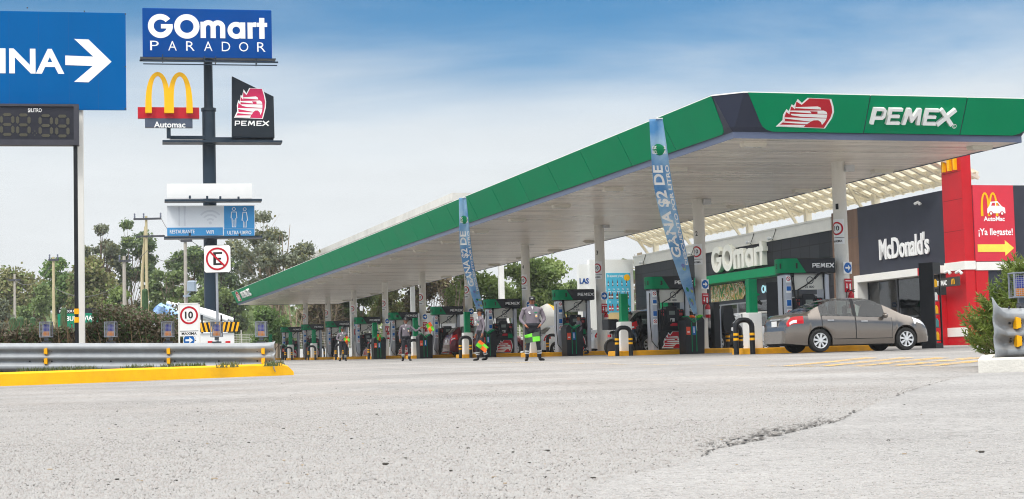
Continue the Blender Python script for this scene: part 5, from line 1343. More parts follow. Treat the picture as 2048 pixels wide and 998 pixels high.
# ------------------------------------------------------------------ pylon with the tenants' signs
Yy = 60.0
pxm = atY(419, 400, Yy).x
t = thing('pylon_sign', 'tall dark pylon with GOmart PARADOR, yellow arches and eagle sign panels', 'pylon sign', (pxm, Yy + .5, gz(pxm, Yy)))
U = lambda px, py: atY(px, py, Yy)
def rc_(px0, py0, px1, py1, y0, y1, o):
    a, b = atY(px0, (py0 + py1) / 2, Yy + y0), atY(px1, (py0 + py1) / 2, Yy + y0); c = (px0 + px1) / 2; o.box(a.x, b.x, Yy + y0, Yy + y1, atY(c, py1, Yy + y0).z, atY(c, py0, Yy + y0).z)
o = MB(); zz0 = gz(pxm, Yy); zj = U(419, 215).z; o.cyl((pxm, Yy + .5, zz0), (pxm, Yy + .5, zj), .245, .235, 20); o.cyl((pxm, Yy + .5, zj), (pxm, Yy + .5, U(0, 60).z), .165, .155, 18); o.cyl((pxm, Yy + .5, zj - .06), (pxm, Yy + .5, zj + .05), .27, n=20)
loc_(o.build('pole', 'pylon_paint', t, smooth=40), t)
o = MB(); a, b = U(286, 21), U(542, 118); o.cbox(a.x, b.x, Yy, Yy + .35, b.z, a.z, .02); h_ = loc_(o.build('header_panel', 'deep_blue', t), t)
o = MB(); zl = lambda py: U(414, py).z
o.mesh(fit(gomart_letters(.01), U(532, 55).x - U(297, 55).x, zl(29) - zl(78), U(414.5, 55).x, (zl(29) + zl(78)) / 2), Matrix.Translation((0, Yy - .001, 0)) @ SIGN)
xa, xb = U(301, 93).x, U(529, 93).x
for k, ch in enumerate('PARADOR'):
    cx = xa + (xb - xa) * (k + .5) / 7.0 + (k - 3) * .045
    o.mesh(text(ch, .30 if ch != 'O' else .33, zl(83) - zl(102), cx, (zl(83) + zl(102)) / 2, .006, -.004), Matrix.Translation((0, Yy - .001, 0)) @ SIGN)
o.build('lettering', 'letter_white', h_)
o = MB(); rc_(282, 121, 548, 124, -.5, -.44, o); rc_(282, 121, 548, 124, .1, .16, o); rc_(282, 128, 546, 130, -.5, -.46, o)
for px in (320, 402, 424, 505): rc_(px - 1, 112, px + 1, 124, -.5, .0, o)
a = U(282, 124); b = U(548, 124); o.box(a.x, b.x, Yy - .44, Yy + .1, a.z, a.z + .02)
loc_(o.build('catwalk', 'pylon_paint', t), t)
# arches group
o = MB(); w = U(384, 190).x - U(291, 190).x; zb4 = U(338, 229).z; hh = U(338, 148).z - zb4
o.mesh(fit(arches(1, 1, .16), w * 1.0, hh, U(338, 190).x, zb4 + hh / 2), Matrix.Translation((0, Yy + .05, 0)) @ SIGN); ae = loc_(o.build('arches_emblem', 'arch_yellow', t), t)
o = MB(); rc_(278, 217, 398, 239, .06, .3, o); loc_(o.build('red_bar', 'red_sign', t), t)
o = MB(); rc_(292, 239.3, 385, 257, .06, .3, o); ab_ = loc_(o.build('grey_board', mat('board_slate', S(78, 88, 106), .45), t), t)
o = MB(); o.mesh(text('Automac', U(370, 0).x - U(309, 0).x, zl(241.5) - zl(253.5), U(339.5, 248).x, (zl(241.5) + zl(253.5)) / 2 - .03, .006, .02), Matrix.Translation((0, Yy + .061, 0)) @ SIGN); o.build('lettering', 'letter_white', ab_)
o = MB(); rc_(335, 257, 343, 278, .12, .3, o); rc_(343, 272.5, 420, 279, .3, .5, o); rc_(420, 272.5, 548, 279, .3, .5, o); rc_(323, 279.5, 560, 283.5, -.2, .55, o); rc_(463, 270, 547, 273, .1, .5, o); loc_(o.build('cross_arm', 'pylon_paint', t), t)
# dark pennant panel with the eagle
q = [(462, 271), (462, 150), (545, 188), (547, 271)]; pv = [(U(*p).x, U(*p).z) for p in q]
o = MB(); o.mesh(solid(flat([pv]), .26), Matrix.Translation((0, Yy + .33, 0)) @ SIGN); ep = loc_(o.build('eagle_panel', mat('panel_black', S(28, 36, 44), .4), t), t)
o = MB(); cx, cz_ = U(498, 203).x, U(498, 203.5).z
for k, vf in enumerate(eagle(U(530, 0).x - U(466, 0).x, U(0, 171).z - U(0, 233).z)): o.use(k).mesh(lift(solid(vf, .006), .006 * k), Matrix.Translation((cx, Yy + .068, cz_)) @ SIGN)
o.build('eagle_emblem', ['letter_white', mat('eagle_pink', S(206, 40, 92), .45), 'letter_white'], ep)
o = MB(); o.mesh(fit(pemex_letters(.02), U(537, 0).x - U(468, 0).x, zl(238) - zl(249.5), U(502, 243).x, U(502, 243.5).z), Matrix.Translation((0, Yy + .069, 0)) @ SIGN); o.build('lettering', 'letter_white', ep)
# blank white board
o = MB(); rc_(334, 367, 502, 397, 0, .12, o); loc_(o.build('blank_panel', 'letter_white', t), t)
for yy, (pa, pb), h in ((398, (323, 515), 4), (472, (322, 516), 4)):
    o = MB(); rc_(pa, yy, pb, yy + h, -.55, .1, o)
    for px in ((373, 407, 433, 469) if yy < 400 else (373, 471)): rc_(px - 2, yy - 6, px + 2, yy, -.5, -.4, o)
    loc_(o.build('catwalk', 'pylon_paint', t), t)
o = MB(); rc_(334, 411, 507, 471, -.02, .2, o); sp2 = loc_(o.build('services_panel', mat('board_white', S(226, 230, 234), .5, var=.03), t), t)
o = MB(); y_ = Yy - .022
def slab(px0, py0, px1, py1, k, d=.0): a, b = U(px0, py0), U(px1, py1); o.use(k).box(a.x, b.x, y_ - .004 - d, y_ - d, b.z, a.z)
slab(334.5, 457, 444, 470.5, 0); slab(446, 411.5, 506.5, 455.5, 0); slab(446, 457.5, 506.5, 470.5, 0)
H = Matrix.Translation((0, y_ - .007, 0)) @ SIGN
def tx(s, px0, px1, py0, py1): o.use(1).mesh(text(s, U(px1, 0).x - U(px0, 0).x, U(419, py0).z - U(419, py1).z, U((px0 + px1) / 2, py0).x, U((px0 + px1) / 2, (py0 + py1) / 2).z, 0, .012), H)
tx('RESTAURANTE', 340, 388, 460.5, 468); tx('WIFI', 411, 426, 460.5, 468); tx('ULTRA LIMPIO', 453, 500, 460.5, 468)
def fig(px, skirt):
    s = U(1, 0).x - U(0, 0).x; c = U(px, 413).x; zt = U(px, 413.5).z; P = lambda x, y: (c + x * s, zt - y * s)
    o.use(1).mesh(([(c + x * s * 3.6, zt - 3.6 * s + y * s * 3.6, z) for x, y, z in arc_ring(.68, 1, 18)[0]], arc_ring(.68, 1, 18)[1]), H)
    body = [(-5.5, 9), (5.5, 9), (6.5, 22), (4, 22), (4, 40), (.8, 40), (.8, 25), (-.8, 25), (-.8, 40), (-4, 40), (-4, 22), (-6.5, 22)] if not skirt else [(-4, 9), (4, 9), (6.5, 26), (3.6, 27), (3.2, 40), (.8, 40), (.8, 29), (-.8, 29), (-.8, 40), (-3.2, 40), (-3.6, 27), (-6.5, 26)]
    inn = [(x * .72, 24 + (y - 24) * .92) for x, y in body]
    o.mesh(flat([[P(*q) for q in body], [P(*q) for q in inn]]), H)
fig(465.5, 0); fig(487, 1)
s = U(1, 0).x - U(0, 0).x
for r0 in (8, 16, 24):
    c, zc_ = U(419, 440).x, U(419, 446).z
    o.use(2).mesh(flat([stroke([(c + r0 * s * math.cos(R(a)), zc_ + r0 * s * math.sin(R(a))) for a in range(40, 141, 10)], s * 3.4)]), H)
o.mesh(flat([circ(U(419, 440).x, U(419, 446).z, s * 3, 14)]), H)
for px in (358, 369): o.mesh(flat([stroke([(U(px, 432).x, U(px, 413).z), (U(px, 432).x, U(px, 432).z), (U(px, 432).x, U(px, 453).z)], [s * 5, s * 2, s * 3])]), H)
o.build('printed_pictograms', ['sky_blue', 'letter_white', mat('faint_print', S(210, 214, 220), .5, var=.02)], sp2)

t.rotation_euler = (0, 0, R(12)); t.location.x -= .08
# green farewell board
Yg = 80.0
a, b = atY(115, 618, Yg), atY(203, 652, Yg)
t = thing('farewell_board', 'green board reading BUEN VIAJE under a black PARADOR strip', 'sign', ((a.x + b.x) / 2, Yg, gz(a.x, Yg)))
o = MB(); zt3 = a.z; o.box(a.x, b.x, Yg, Yg + .1, b.z - .25, zt3 - .23); loc_(o.build('green_panel', mat('teal_green', S(0, 128, 96), .45), t), t)
o = MB(); o.box(a.x, b.x, Yg, Yg + .1, zt3 - .229, zt3); loc_(o.build('black_strip', 'black_header', t), t)
o = MB(); FF = Matrix.Translation((0, Yg - .004, 0)) @ SIGN; o.mesh(text('PARADOR GO', .85, .12, a.x + .52, zt3 - .115, 0, .02), FF); o.mesh(text('BUEN VIAJE', 1.45, .3, (a.x + b.x) / 2 + .1, zt3 - .50, 0, .03), FF); loc_(o.build('lettering', 'letter_white', t), t)
o = MB()
for x in (a.x + .2, b.x - .2): o.box(x - .05, x + .05, Yg + .1, Yg + .18, t.location.z, zt3 - .2)
loc_(o.build('post', 'dark_grey', t), t)

# ------------------------------------------------------------------ right: planter kerb and short guardrail
Yr = 15.6
o = MB(); c0 = ground_at(1957, 746); zk = .13
out = [(c0.x, c0.y), (c0.x + 4.5, c0.y - .15), (c0.x + 5.5, 19.5), (c0.x + 1.55, 19.5), (c0.x + .60, 17.0)]
cxm, cym = sum(p[0] for p in out) / 5, sum(p[1] for p in out) / 5
sc_ = lambda f, z: [(cxm + (x - cxm) * f, cym + (y - cym) * f, gz(x, y) + z) for x, y in out]
o.loft([sc_(1, -.06), sc_(1, zk - .015), sc_(.992, zk), sc_(.93, zk), sc_(.925, zk - .06)], caps=True)
k_ = o.build('planter_kerb', 'pale_kerb', None, bevel=.008); tag(k_, 'pale concrete planter kerb under the short steel guardrail', 'kerb')
o = MB(); o.loft([sc_(.924, zk - .055), sc_(.90, zk - .02)], caps=True); tag(o.build('planter_soil', 'soil'), kind='structure')
bz = atY(2010, 720, Yr).z
pts = [(atY(x, 700, Yr).x, Yr + 0.0008 * (2048 - x) * 0, bz) for x in (2600, 2350, 2150, 2090, 2048, 2030)]
fl = [((atY(2004, 670, Yr).x, Yr - .03, bz), 1.03, 1.0), ((atY(1992, 670, Yr).x, Yr - .10, bz + .01), 1.06, .9), ((atY(1982, 670, Yr).x, Yr - .20, bz + .02), 1.13, .7), ((atY(1972, 670, Yr).x, Yr - .30, bz + .03), 1.22, .35), ((atY(1968, 670, Yr).x, Yr - .32, bz + .035), 1.26, .12)]
gr, rl = guardrail('short triple ridge steel guardrail with flared end before the bush', pts, fl)
o0 = -Vector(pts[0])
for px in (2034,):
    for zz in (.17, .336):
        p = atY(px, 700, Yr); o = MB(); o.loft([[(p.x - .03, Yr - .01, bz + zz - .05), (p.x + .03, Yr - .01, bz + zz - .05), (p.x + .03, Yr - .01, bz + zz + .05), (p.x - .03, Yr - .01, bz + zz + .05)], [(p.x - .02, Yr - .085, bz + zz - .055), (p.x + .025, Yr - .085, bz + zz - .04), (p.x + .025, Yr - .085, bz + zz + .04), (p.x - .02, Yr - .085, bz + zz + .055)]])
        o.build('reflector', 'yellow_paint', gr).location = o0
o = MB()
for px in (2020, 2042):
    for zz in (.17, .20, .336, .366, .48): 
        p = atY(px, 700, Yr); bolt(o, p.x, Yr - .03, bz + zz, .012)
o.build('bolt', 'black_paint', gr).location = o0
x = atY(2062, 700, Yr).x
o = MB(); o.box(x - .07, x + .07, Yr + .02, Yr + .15, gz(x, Yr) - .1, bz + .52); o.build('post', 'dark_grey', gr).location = o0
t = copy_tree(lp); q = atY(2044, 620, Yr + .2); t.location = (q.x, q.y, bz + .58); t.scale = (1.0, 1.0, .9); tag(t, 'caged blue and amber warning lamp beside the bush at the right edge', 'lamp', 'caged lamps on the guardrail posts')
# ------------------------------------------------------------------ vehicles
def lerp_tab(tab, x):
    if x <= tab[0][0]: return tab[0][1]
    for (x0, y0), (x1, y1) in zip(tab, tab[1:]):
        if x <= x1:
            return y0 + (y1 - y0) * (x - x0) / (x1 - x0)
    return tab[-1][1]
def smooth_tab(tab, xs):
    ys = [lerp_tab(tab, x) for x in xs]
    for _ in range(2): ys = [ys[0]] + [(ys[i - 1] + 2 * ys[i] + ys[i + 1]) / 4 for i in range(1, len(ys) - 1)] + [ys[-1]]
    return list(zip(xs, ys))
SEDAN = dict(L=4.46, W=1.72, H=1.50, xr=0.98, xf=3.60, wr=0.315, aw=0.37,
    top=[(0, .60), (.05, .78), (.10, .98), (.18, 1.05), (.55, 1.07), (.62, 1.09), (1.25, 1.40), (1.60, 1.475), (2.05, 1.50), (2.45, 1.485), (2.75, 1.43), (3.55, 1.02), (3.75, .97), (4.15, .85), (4.34, .72), (4.42, .60), (4.46, .46)],
    belt=[(0, .585), (.05, .76), (.10, .93), (.2, .975), (.62, 1.0), (1.4, .985), (2.4, .94), (3.4, .90), (3.75, .86), (4.15, .74), (4.36, .62), (4.46, .45)],
    plan=[(0, .80), (.06, .86), (.2, .93), (.5, .985), (1.0, 1.0), (3.3, 1.0), (3.8, .97), (4.15, .88), (4.34, .76), (4.46, .60)],
    win=(1.02, 2.98), pil=[(2.02, 2.10)], rear=(.66, 1.24), shield=(2.72, 3.50), sill=.20, doors=[(1.05, 2.05), (2.07, 3.17)], lampR=(.05, .50, 2.75, 4.0), lampF=(3.86, 4.30, 3.3, 4.9), hand=[1.22, 2.24])
SUV = dict(L=4.50, W=1.80, H=1.66, xr=0.86, xf=3.50, wr=0.35, aw=0.41,
    top=[(0, .66), (.05, .95), (.16, 1.22), (.42, 1.52), (.62, 1.60), (1.2, 1.655), (2.0, 1.66), (2.4, 1.63), (2.6, 1.58), (3.35, 1.12), (3.55, 1.08), (4.15, .98), (4.38, .84), (4.46, .70), (4.50, .5)],
    belt=[(0, .65), (.05, .93), (.15, 1.08), (.6, 1.10), (2.4, 1.04), (3.3, 1.0), (3.6, .98), (4.15, .86), (4.4, .70), (4.50, .49)],
    plan=[(0, .84), (.06, .90), (.25, .96), (.6, 1.0), (3.3, 1.0), (3.9, .97), (4.2, .89), (4.38, .78), (4.50, .62)],
    win=(.62, 2.82), pil=[(1.0, 1.08), (1.92, 2.0)], rear=(.15, .46), shield=(2.60, 3.32), sill=.26, doors=[(1.02, 1.96), (1.98, 3.02)], lampR=(.03, .42, 2.9, 4.3), lampF=(3.86, 4.36, 3.4, 4.9), hand=[1.12, 2.1])
HATCH = dict(SUV, L=4.0, H=1.50, xr=.66, xf=3.2, wr=.30, aw=.35, W=1.70,
    top=[(0, .58), (.05, .84), (.14, 1.06), (.42, 1.36), (.62, 1.44), (1.2, 1.495), (1.8, 1.50), (2.2, 1.46), (2.4, 1.40), (3.05, 1.0), (3.25, .95), (3.7, .84), (3.9, .70), (3.96, .58), (4.0, .44)],
    belt=[(0, .57), (.05, .82), (.14, .93), (.6, .96), (2.2, .90), (3.0, .87), (3.3, .84), (3.7, .73), (3.9, .60), (4.0, .43)],
    plan=[(0, .82), (.06, .88), (.25, .95), (.6, 1.0), (2.9, 1.0), (3.4, .97), (3.7, .88), (3.88, .77), (4.0, .60)],
    win=(.62, 2.58), pil=[(.9, .98), (1.7, 1.78)], rear=(.14, .44), shield=(2.4, 3.02), sill=.2, doors=[(.92, 1.74), (1.76, 2.72)], lampR=(.03, .36, 2.9, 4.2), lampF=(3.4, 3.86, 3.4, 4.9), hand=[1.02, 1.9])
def car(label, paint, sp, pos, rz, plate=True):
    t = thing('parked_car', label, 'car', pos, rz)
    L_, W2, H = sp['L'], sp['W'] / 2, sp['H']
    xs = sorted(set([round(i * .05, 3) for i in range(int(L_ / .05) + 1)] + [0.02, .035, L_ - .02, L_] + [round(c + sp['aw'] * math.cos(R(a)), 3) for c in (sp['xr'], sp['xf']) for a in range(0, 181, 12)] + list(sp['win']) + [x for p in sp['pil'] for x in p] + list(sp['rear']) + list(sp['shield'])))
    top = smooth_tab(sp['top'], xs); belt = smooth_tab(sp['belt'], xs); plan = sp['plan']
    beltmax = max(b for _, b in belt)
    def rowpts(x):
        tz_, bz_ = lerp_tab(top, x), lerp_tab(belt, x); tz_ = max(tz_, bz_ + .012); s = lerp_tab(plan, x) * W2
        zb = sp['sill']
        if x < .5: zb += (.5 - x) * .12
        if x > L_ - .5: zb += (x - L_ + .5) * .08
        ar = 0
        for c in (sp['xr'], sp['xf']):
            d = abs(x - c)
            if d < sp['aw']: ar = max(ar, sp['wr'] + math.sqrt(sp['aw'] ** 2 - d * d) - .005)
        zb2 = max(zb, ar); c = min(1, max(0, (tz_ - bz_) / (H - beltmax)))
        z1 = max(zb2 + .012, min(.36, bz_ - .10)); z2 = max(zb2 + .03, min(.58, bz_ - .06)); z3 = max(z2 + .01, bz_ - .13 if bz_ > .8 else bz_ - .03)
        y5 = s * (.86 - .17 * c)
        return [(s * .955, zb2), (s * .985, z1), (s * 1.0, z2), (s * .985, z3), (s * .945, bz_), (y5, bz_ + (tz_ - bz_) * .91), (y5 * .62, bz_ + (tz_ - bz_) * .985), (0, tz_)]
    def surf(x, v, out=0.0, side=-1):
        def pt(x, v):
            r = rowpts(x); i = min(int(v), 6); f = v - i
            return Vector((x - L_ / 2, side * (r[i][0] * (1 - f) + r[i + 1][0] * f), r[i][1] * (1 - f) + r[i + 1][1] * f))
        p = pt(x, v)
        if out:
            du = pt(min(x + .03, L_), v) - pt(max(x - .03, 0), v); dv = pt(x, min(v + .05, 7)) - pt(x, max(v - .05, 0))
            n = du.cross(dv) * side * -1
            if n.length > 1e-9: p = p + n.normalized() * out
        return p
    o = MB(); n = len(xs); rows = [rowpts(x) for x in xs]
    ring = []
    for k, x in enumerate(xs):
        ring.append([(x - L_ / 2, -y, z) for y, z in rows[k]] + [(x - L_ / 2, y, z) for y, z in reversed(rows[k][:-1])])
    m = len(ring[0])
    vs = [p for r in ring for p in r]; body = []; glass = []
    for i in range(n - 1):
        xm = (xs[i] + xs[i + 1]) / 2
        for j in range(m - 1):
            row = j if j < 7 else m - 2 - j
            f = (i * m + j, (i + 1) * m + j, (i + 1) * m + j + 1, i * m + j + 1)
            g = False
            if row == 4 and sp['win'][0] < xm < sp['win'][1] and not any(a < xm < b for a, b in sp['pil']): g = True
            if row >= 5 and (sp['rear'][0] < xm < sp['rear'][1] or sp['shield'][0] < xm < sp['shield'][1]): g = True
            (glass if g else body).append(f)
    o.add(vs, body)
    o.add(ring[0], [tuple(range(m))]); o.add(ring[-1], [tuple(reversed(range(m)))])
    b = o.build('body', paint, t, smooth=32)
    o = MB(); o.add([tuple(Vector(p) * .997) for p in vs], glass); o.build('glazing', 'car_glass', t, smooth=40)
    # black pillars and window frames
    o = MB()
    def patch(o, x0, x1, v0, v1, out, nx=8, nv=4, side=-1, thick=0.0):
        q = [surf(x0 + (x1 - x0) * i / nx, v0 + (v1 - v0) * j / nv, out, side) for i in range(nx + 1) for j in range(nv + 1)]
        fs = [(i * (nv + 1) + j, (i + 1) * (nv + 1) + j, (i + 1) * (nv + 1) + j + 1, i * (nv + 1) + j + 1) for i in range(nx) for j in range(nv)]
        o.add([tuple(p) for p in q], fs if side < 0 else [f[::-1] for f in fs])
    for s in (-1, 1):
        for a, b_ in sp['pil']: patch(o, a - .01, b_ + .01, 4.0, 5.0, .004, 2, 3, s)
        patch(o, sp['win'][0], sp['win'][1], 3.86, 4.02, .004, 24, 1, s)
        patch(o, .25 if sp is not SEDAN else 1.0, L_ - .5, 0.0, .35, .003, 50, 1, s) if False else None
    o.build('window_trim', 'black_paint', t, smooth=40)
    for s in (-1, 1):
        for k, (a, b_) in enumerate(sp['doors']):
            o = MB(); patch(o, a - .008, b_ + .008, 0.9, 4.0, .0025, 14, 8, s); o.build('door_gap', 'black_rubber', t, smooth=40)
            o = MB(); patch(o, a + .006, b_ - .006, 1.0, 3.99, .005, 14, 10, s); d = o.build('door', paint, t, smooth=40)
            o = MB(); p = surf(sp['hand'][k], 3.05, .02, s); o.cbox(p.x - .02, p.x + .18, p.y - .02, p.y + .02, p.z - .018, p.z + .018, .01); o.build('handle', mat('chrome', S(210, 212, 216), .18, metal=.9), d)
        o = MB(); patch(o, *sp['lampR'], .007, 8, 6, s); o.build('tail_light', 'red_lamp', t, smooth=50)
        o = MB(); a, b_, v0, v1 = sp['lampR']; patch(o, a + .07, a + .26, v0 + .1, v0 + .55, .010, 4, 3, s); o.build('reverse_light', mat('lamp_clear', S(236, 236, 236), .15, coat=.5), t, smooth=50)
        o = MB(); patch(o, *sp['lampF'], .006, 8, 6, s); o.build('headlight', 'lamp_clear', t, smooth=50)
        o = MB(); p = surf(sp['shield'][0] + .18, 4.0, .0, s); o.ell((p.x + .02, p.y + s * .12, p.z + .05), (.07, .11, .075), 12, 8); o.bar((p.x, p.y, p.z), (p.x + .02, p.y + s * .08, p.z + .03), .04); o.build('wing_mirror', paint, t, smooth=60)
    # underside, arches, interior
    o = MB(); o.box(.25 - L_ / 2, L_ / 2 - .25, -W2 * .62, W2 * .62, sp['sill'] + .0, sp['sill'] + .3); o.box(sp['xr'] + .42 - L_ / 2, sp['xf'] - .42 - L_ / 2, -W2 * .93, W2 * .93, sp['sill'] - .02, sp['sill'] + .1)
    o.box(.06 - L_ / 2, .6 - L_ / 2, -W2 * .7, W2 * .7, sp['sill'] + .03, sp['sill'] + .2)
    o.build('underbody', 'black_rubber', t)
    o = MB(); zs_ = sp['sill'] + .3
    o.box(.55 - L_ / 2, sp['shield'][1] - .3 - L_ / 2, -W2 * .86, W2 * .86, zs_ + .001, .62)
    for y in (-.36, .36):
        for x in (sp['shield'][0] - .75, sp['rear'][1] + .12):
            o.cbox(x - L_ / 2, x + .14 - L_ / 2, y - .22, y + .22, .6, 1.06, .04); o.cbox(x - .03 - L_ / 2, x + .06 - L_ / 2, y - .11, y + .11, 1.07, H - .22, .04)
    o.cbox(sp['shield'][1] - .45 - L_ / 2, sp['shield'][1] - .2 - L_ / 2, -W2 * .8, W2 * .8, .6, .92, .04)
    o.build('seats', mat('seat_cloth', S(44, 43, 43), .8), t)
    for x in (sp['xr'], sp['xf']):
        for s in (-1, 1):
            wr = sp['wr']; w = None
            o = MB(); pr = [(wr * .60, -.085), (wr * .66, -.105), (wr * .90, -.108), (wr * .985, -.085), (wr, -.05), (wr, .05), (wr * .985, .085), (wr * .9, .105), (wr * .6, .1)]
            o.lathe(pr, 32, 'y', False)
            w = o.build('wheel', 'black_rubber', t, (x - L_ / 2, s * (W2 - .115), wr), 0 if s < 0 else PI, smooth=35)
            o = MB(); o.lathe([(wr * .60, -.09), (wr * .62, -.107), (wr * .66, -.112), (wr * .68, -.100)], 32, 'y', False); o.lathe([(wr * .56, .05), (wr * .60, -.04), (wr * .615, -.10)], 28, 'y', False)
            ns = 8
            for k in range(ns):
                a = 2 * PI * k / ns + .2
                o.add([tuple(Matrix.Rotation(a, 3, 'Y') @ Vector(q)) for q in ((-.016, -.108, .045), (.016, -.108, .045), (.030, -.106, wr * .63), (-.030, -.106, wr * .63), (-.022, -.07, .045), (.022, -.07, .045), (.036, -.07, wr * .63), (-.036, -.07, wr * .63))], [(0, 1, 2, 3), (1, 5, 6, 2), (4, 0, 3, 7), (3, 2, 6, 7)])
            o.cyl((0, -.115, 0), (0, -.06, 0), .055, .06, 16)
            o.build('rim', mat('alloy', S(222, 224, 226), .32, metal=.35), w, smooth=30)
            o = MB(); o.cyl((0, -.055, 0), (0, .05, 0), wr * .6, n=24); o.build('brake_disc', mat('rim_dark', S(30, 30, 32), .6), w)
    if plate:
        o = MB(); zz_ = .80 if sp is SEDAN else .86; p = surf(.06, 6.5, 0); 
        o.box(-L_ / 2 + .005, -L_ / 2 + .03, -.15, .15, zz_ - .075, zz_ + .075); o.build('number_plate', 'letter_white', t)
        o = MB(); o.box(-L_ / 2 + .045, -L_ / 2 + .07, -.32, .32, zz_ + .10, zz_ + .135); o.build('chrome_strip', 'chrome', t)
    return t, surf
def car_at(px, b, sp, z=None):                                    # rear bumper at picture column px on forecourt line b
    a, _ = ab(atB(px, 690, b)); p = L(a + sp['L'] / 2 * 1.0, b); return p
mat('paint_taupe', S(134, 126, 119), .22, metal=.75, var=.015, coat=.8)
mat('paint_black', (0.012, 0.013, 0.015), .2, metal=.2, var=.1, coat=.7)
mat('paint_wine', S(94, 22, 34), .24, metal=.4, var=.06, coat=.6)
mat('paint_white', S(232, 233, 232), .28, var=.02, coat=.5)
mat('paint_blue', S(24, 76, 140), .25, metal=.2, var=.05, coat=.5)
aw_, _ = ab(atY(1643, 700, 46.3))
car('taupe grey four door sedan parked beside the first fuel pump', 'paint_taupe', SEDAN, L(aw_ - SEDAN['xr'] + SEDAN['L'] / 2 - .10, 42.75), PSI)
car('black crossover car parked behind dispenser number 3', 'paint_black', SUV, car_at(1238, IB[1] + 1.9, SUV), PSI)
car('dark wine red crossover car by the woman attendant', 'paint_wine', SUV, car_at(892, IB[4] - 1.95, SUV), PSI)
car('white hatchback seen through the second island beyond the payment terminal', 'paint_white', HATCH, car_at(1440, IB[1] + 3.0, HATCH), PSI)
car('blue car showing its tail beyond the first service post', 'paint_blue', HATCH, car_at(1484, IB[1] + 7.2, HATCH), PSI)
car('white car behind the column of pump 5', 'paint_white', SEDAN, car_at(1177, IB[2] + 2.0, SEDAN), PSI)
car('small white car behind the attendant with the green flag', 'paint_white', HATCH, car_at(1078, IB[3] + 2.0, HATCH), PSI)

# motorcycle with a box behind the second service post
a, b = ab(atB(1212, 690, IB[1] + .95))
t = thing('motorcycle', 'dark delivery motorcycle with a box behind the second service post', 'motorcycle', L(a + .75, b), PSI + R(14))
for x in (-.62, .62):
    o = MB(); o.lathe([(.22, -.03), (.24, -.05), (.29, -.05), (.30, 0), (.29, .05), (.24, .05), (.22, .03)], 24, 'y'); w = o.build('wheel', 'black_rubber', t, (x, 0, .30), smooth=40)
    o = MB(); o.cyl((0, -.035, 0), (0, .035, 0), .22, n=18); o.build('rim', 'dark_grey', w)
o = MB(); o.loft([[(x, y * w_, z) for y, z in ((-.12, .42), (.12, .42), (.16, .6), (.10, .78), (-.10, .78), (-.16, .6))] for x, w_ in ((-.5, .7), (-.2, 1), (.25, 1.1), (.42, .6))]); o.build('body', 'paint_black', t, smooth=50)
o = MB(); o.cbox(-.62, .05, -.14, .14, .78, .88, .04); o.build('seat', 'black_rubber', t)
o = MB(); o.cbox(-.86, -.42, -.22, .22, .92, 1.30, .03); o.build('cargo_box', 'black_paint', t)
o = MB(); o.box(-.72, -.66, -.08, .08, .66, .76); o.build('tail_light', 'red_lamp', t)
o = MB(); o.tube([(.62, -.05, .3), (.5, -.05, .8), (.42, -.1, 1.02), (.36, -.34, 1.05)], .02, 6); o.tube([(.62, .05, .3), (.5, .05, .8), (.42, .1, 1.02), (.36, .34, 1.05)], .02, 6); o.ell((.52, 0, .92), (.09, .1, .1)); o.build('handlebar', 'dark_grey', t, smooth=50)

# service truck behind the hedge
Yt = 50.0
T = lambda px, py, dy=0: atY(px, py, Yt + dy)
p0 = T(402, 700); t = thing('service_truck', 'white flatbed truck with striped hazard board loaded with pipes', 'truck', (p0.x, Yt, gz(p0.x, Yt)))
zg = t.location.z
a, b = T(352, 668), T(468, 700)
o = MB(); o.box(a.x, b.x, Yt, Yt + 5.2, zg + .62, a.z); o.box(a.x + .1, b.x - .1, Yt + .05, Yt + 5, zg + .45, zg + .62); loc_(o.build('bed', 'paint_white', t), t)
o = MB(); c0, c1 = T(398, 645), T(478, 663); o.box(c0.x, c1.x, Yt - .06, Yt - .01, c1.z, c0.z); hb = loc_(o.build('hazard_board', 'black_paint', t), t)
o = MB(); n = 9; w = (c1.x - c0.x) / n; h = c0.z - c1.z
for k in range(n):
    x = c0.x + w * k + .02; s = .5 * w if k >= 3 else -.5 * w
    o.mesh(flat([[(x + w * .12 - s * .5, c1.z + .01), (x + w * .62 - s * .5, c1.z + .01), (x + w * .62 + s * .5, c0.z - .01), (x + w * .12 + s * .5, c0.z - .01)]]), Matrix.Translation((0, Yt - .064, 0)) @ SIGN)
o.build('hazard_stripes', mat('stripe_amber', S(244, 172, 20), .5), hb)
o = MB()
for px in (420, 455, 361): q = T(px, 684); o.box(q.x - .07, q.x + .07, Yt - .02, Yt - .001, q.z - .03, q.z + .03)
loc_(o.build('reflector', 'red_lamp', t), t)
r = random.Random(8)
for k in range(7):
    q0, q1 = T(345 + k * 7, 606 + (k % 3) * 7 + k, .8 + .25 * (k % 3)), T(448 + k * 4, 640 + (k % 3) * 6, .4)
    o = MB(); o.tube([q0, q0.lerp(q1, .5) + Vector((0, 0, .03)), q1], .065, 12); loc_(o.build('pipe', (mat('pvc_white', S(226, 228, 228), .4, var=.04, dirt=.1), mat('pvc_grey', S(176, 180, 182), .4, var=.06, dirt=.1), mat('pvc_cream', S(206, 204, 194), .4, var=.06, dirt=.1))[k % 3], t, smooth=60), t)
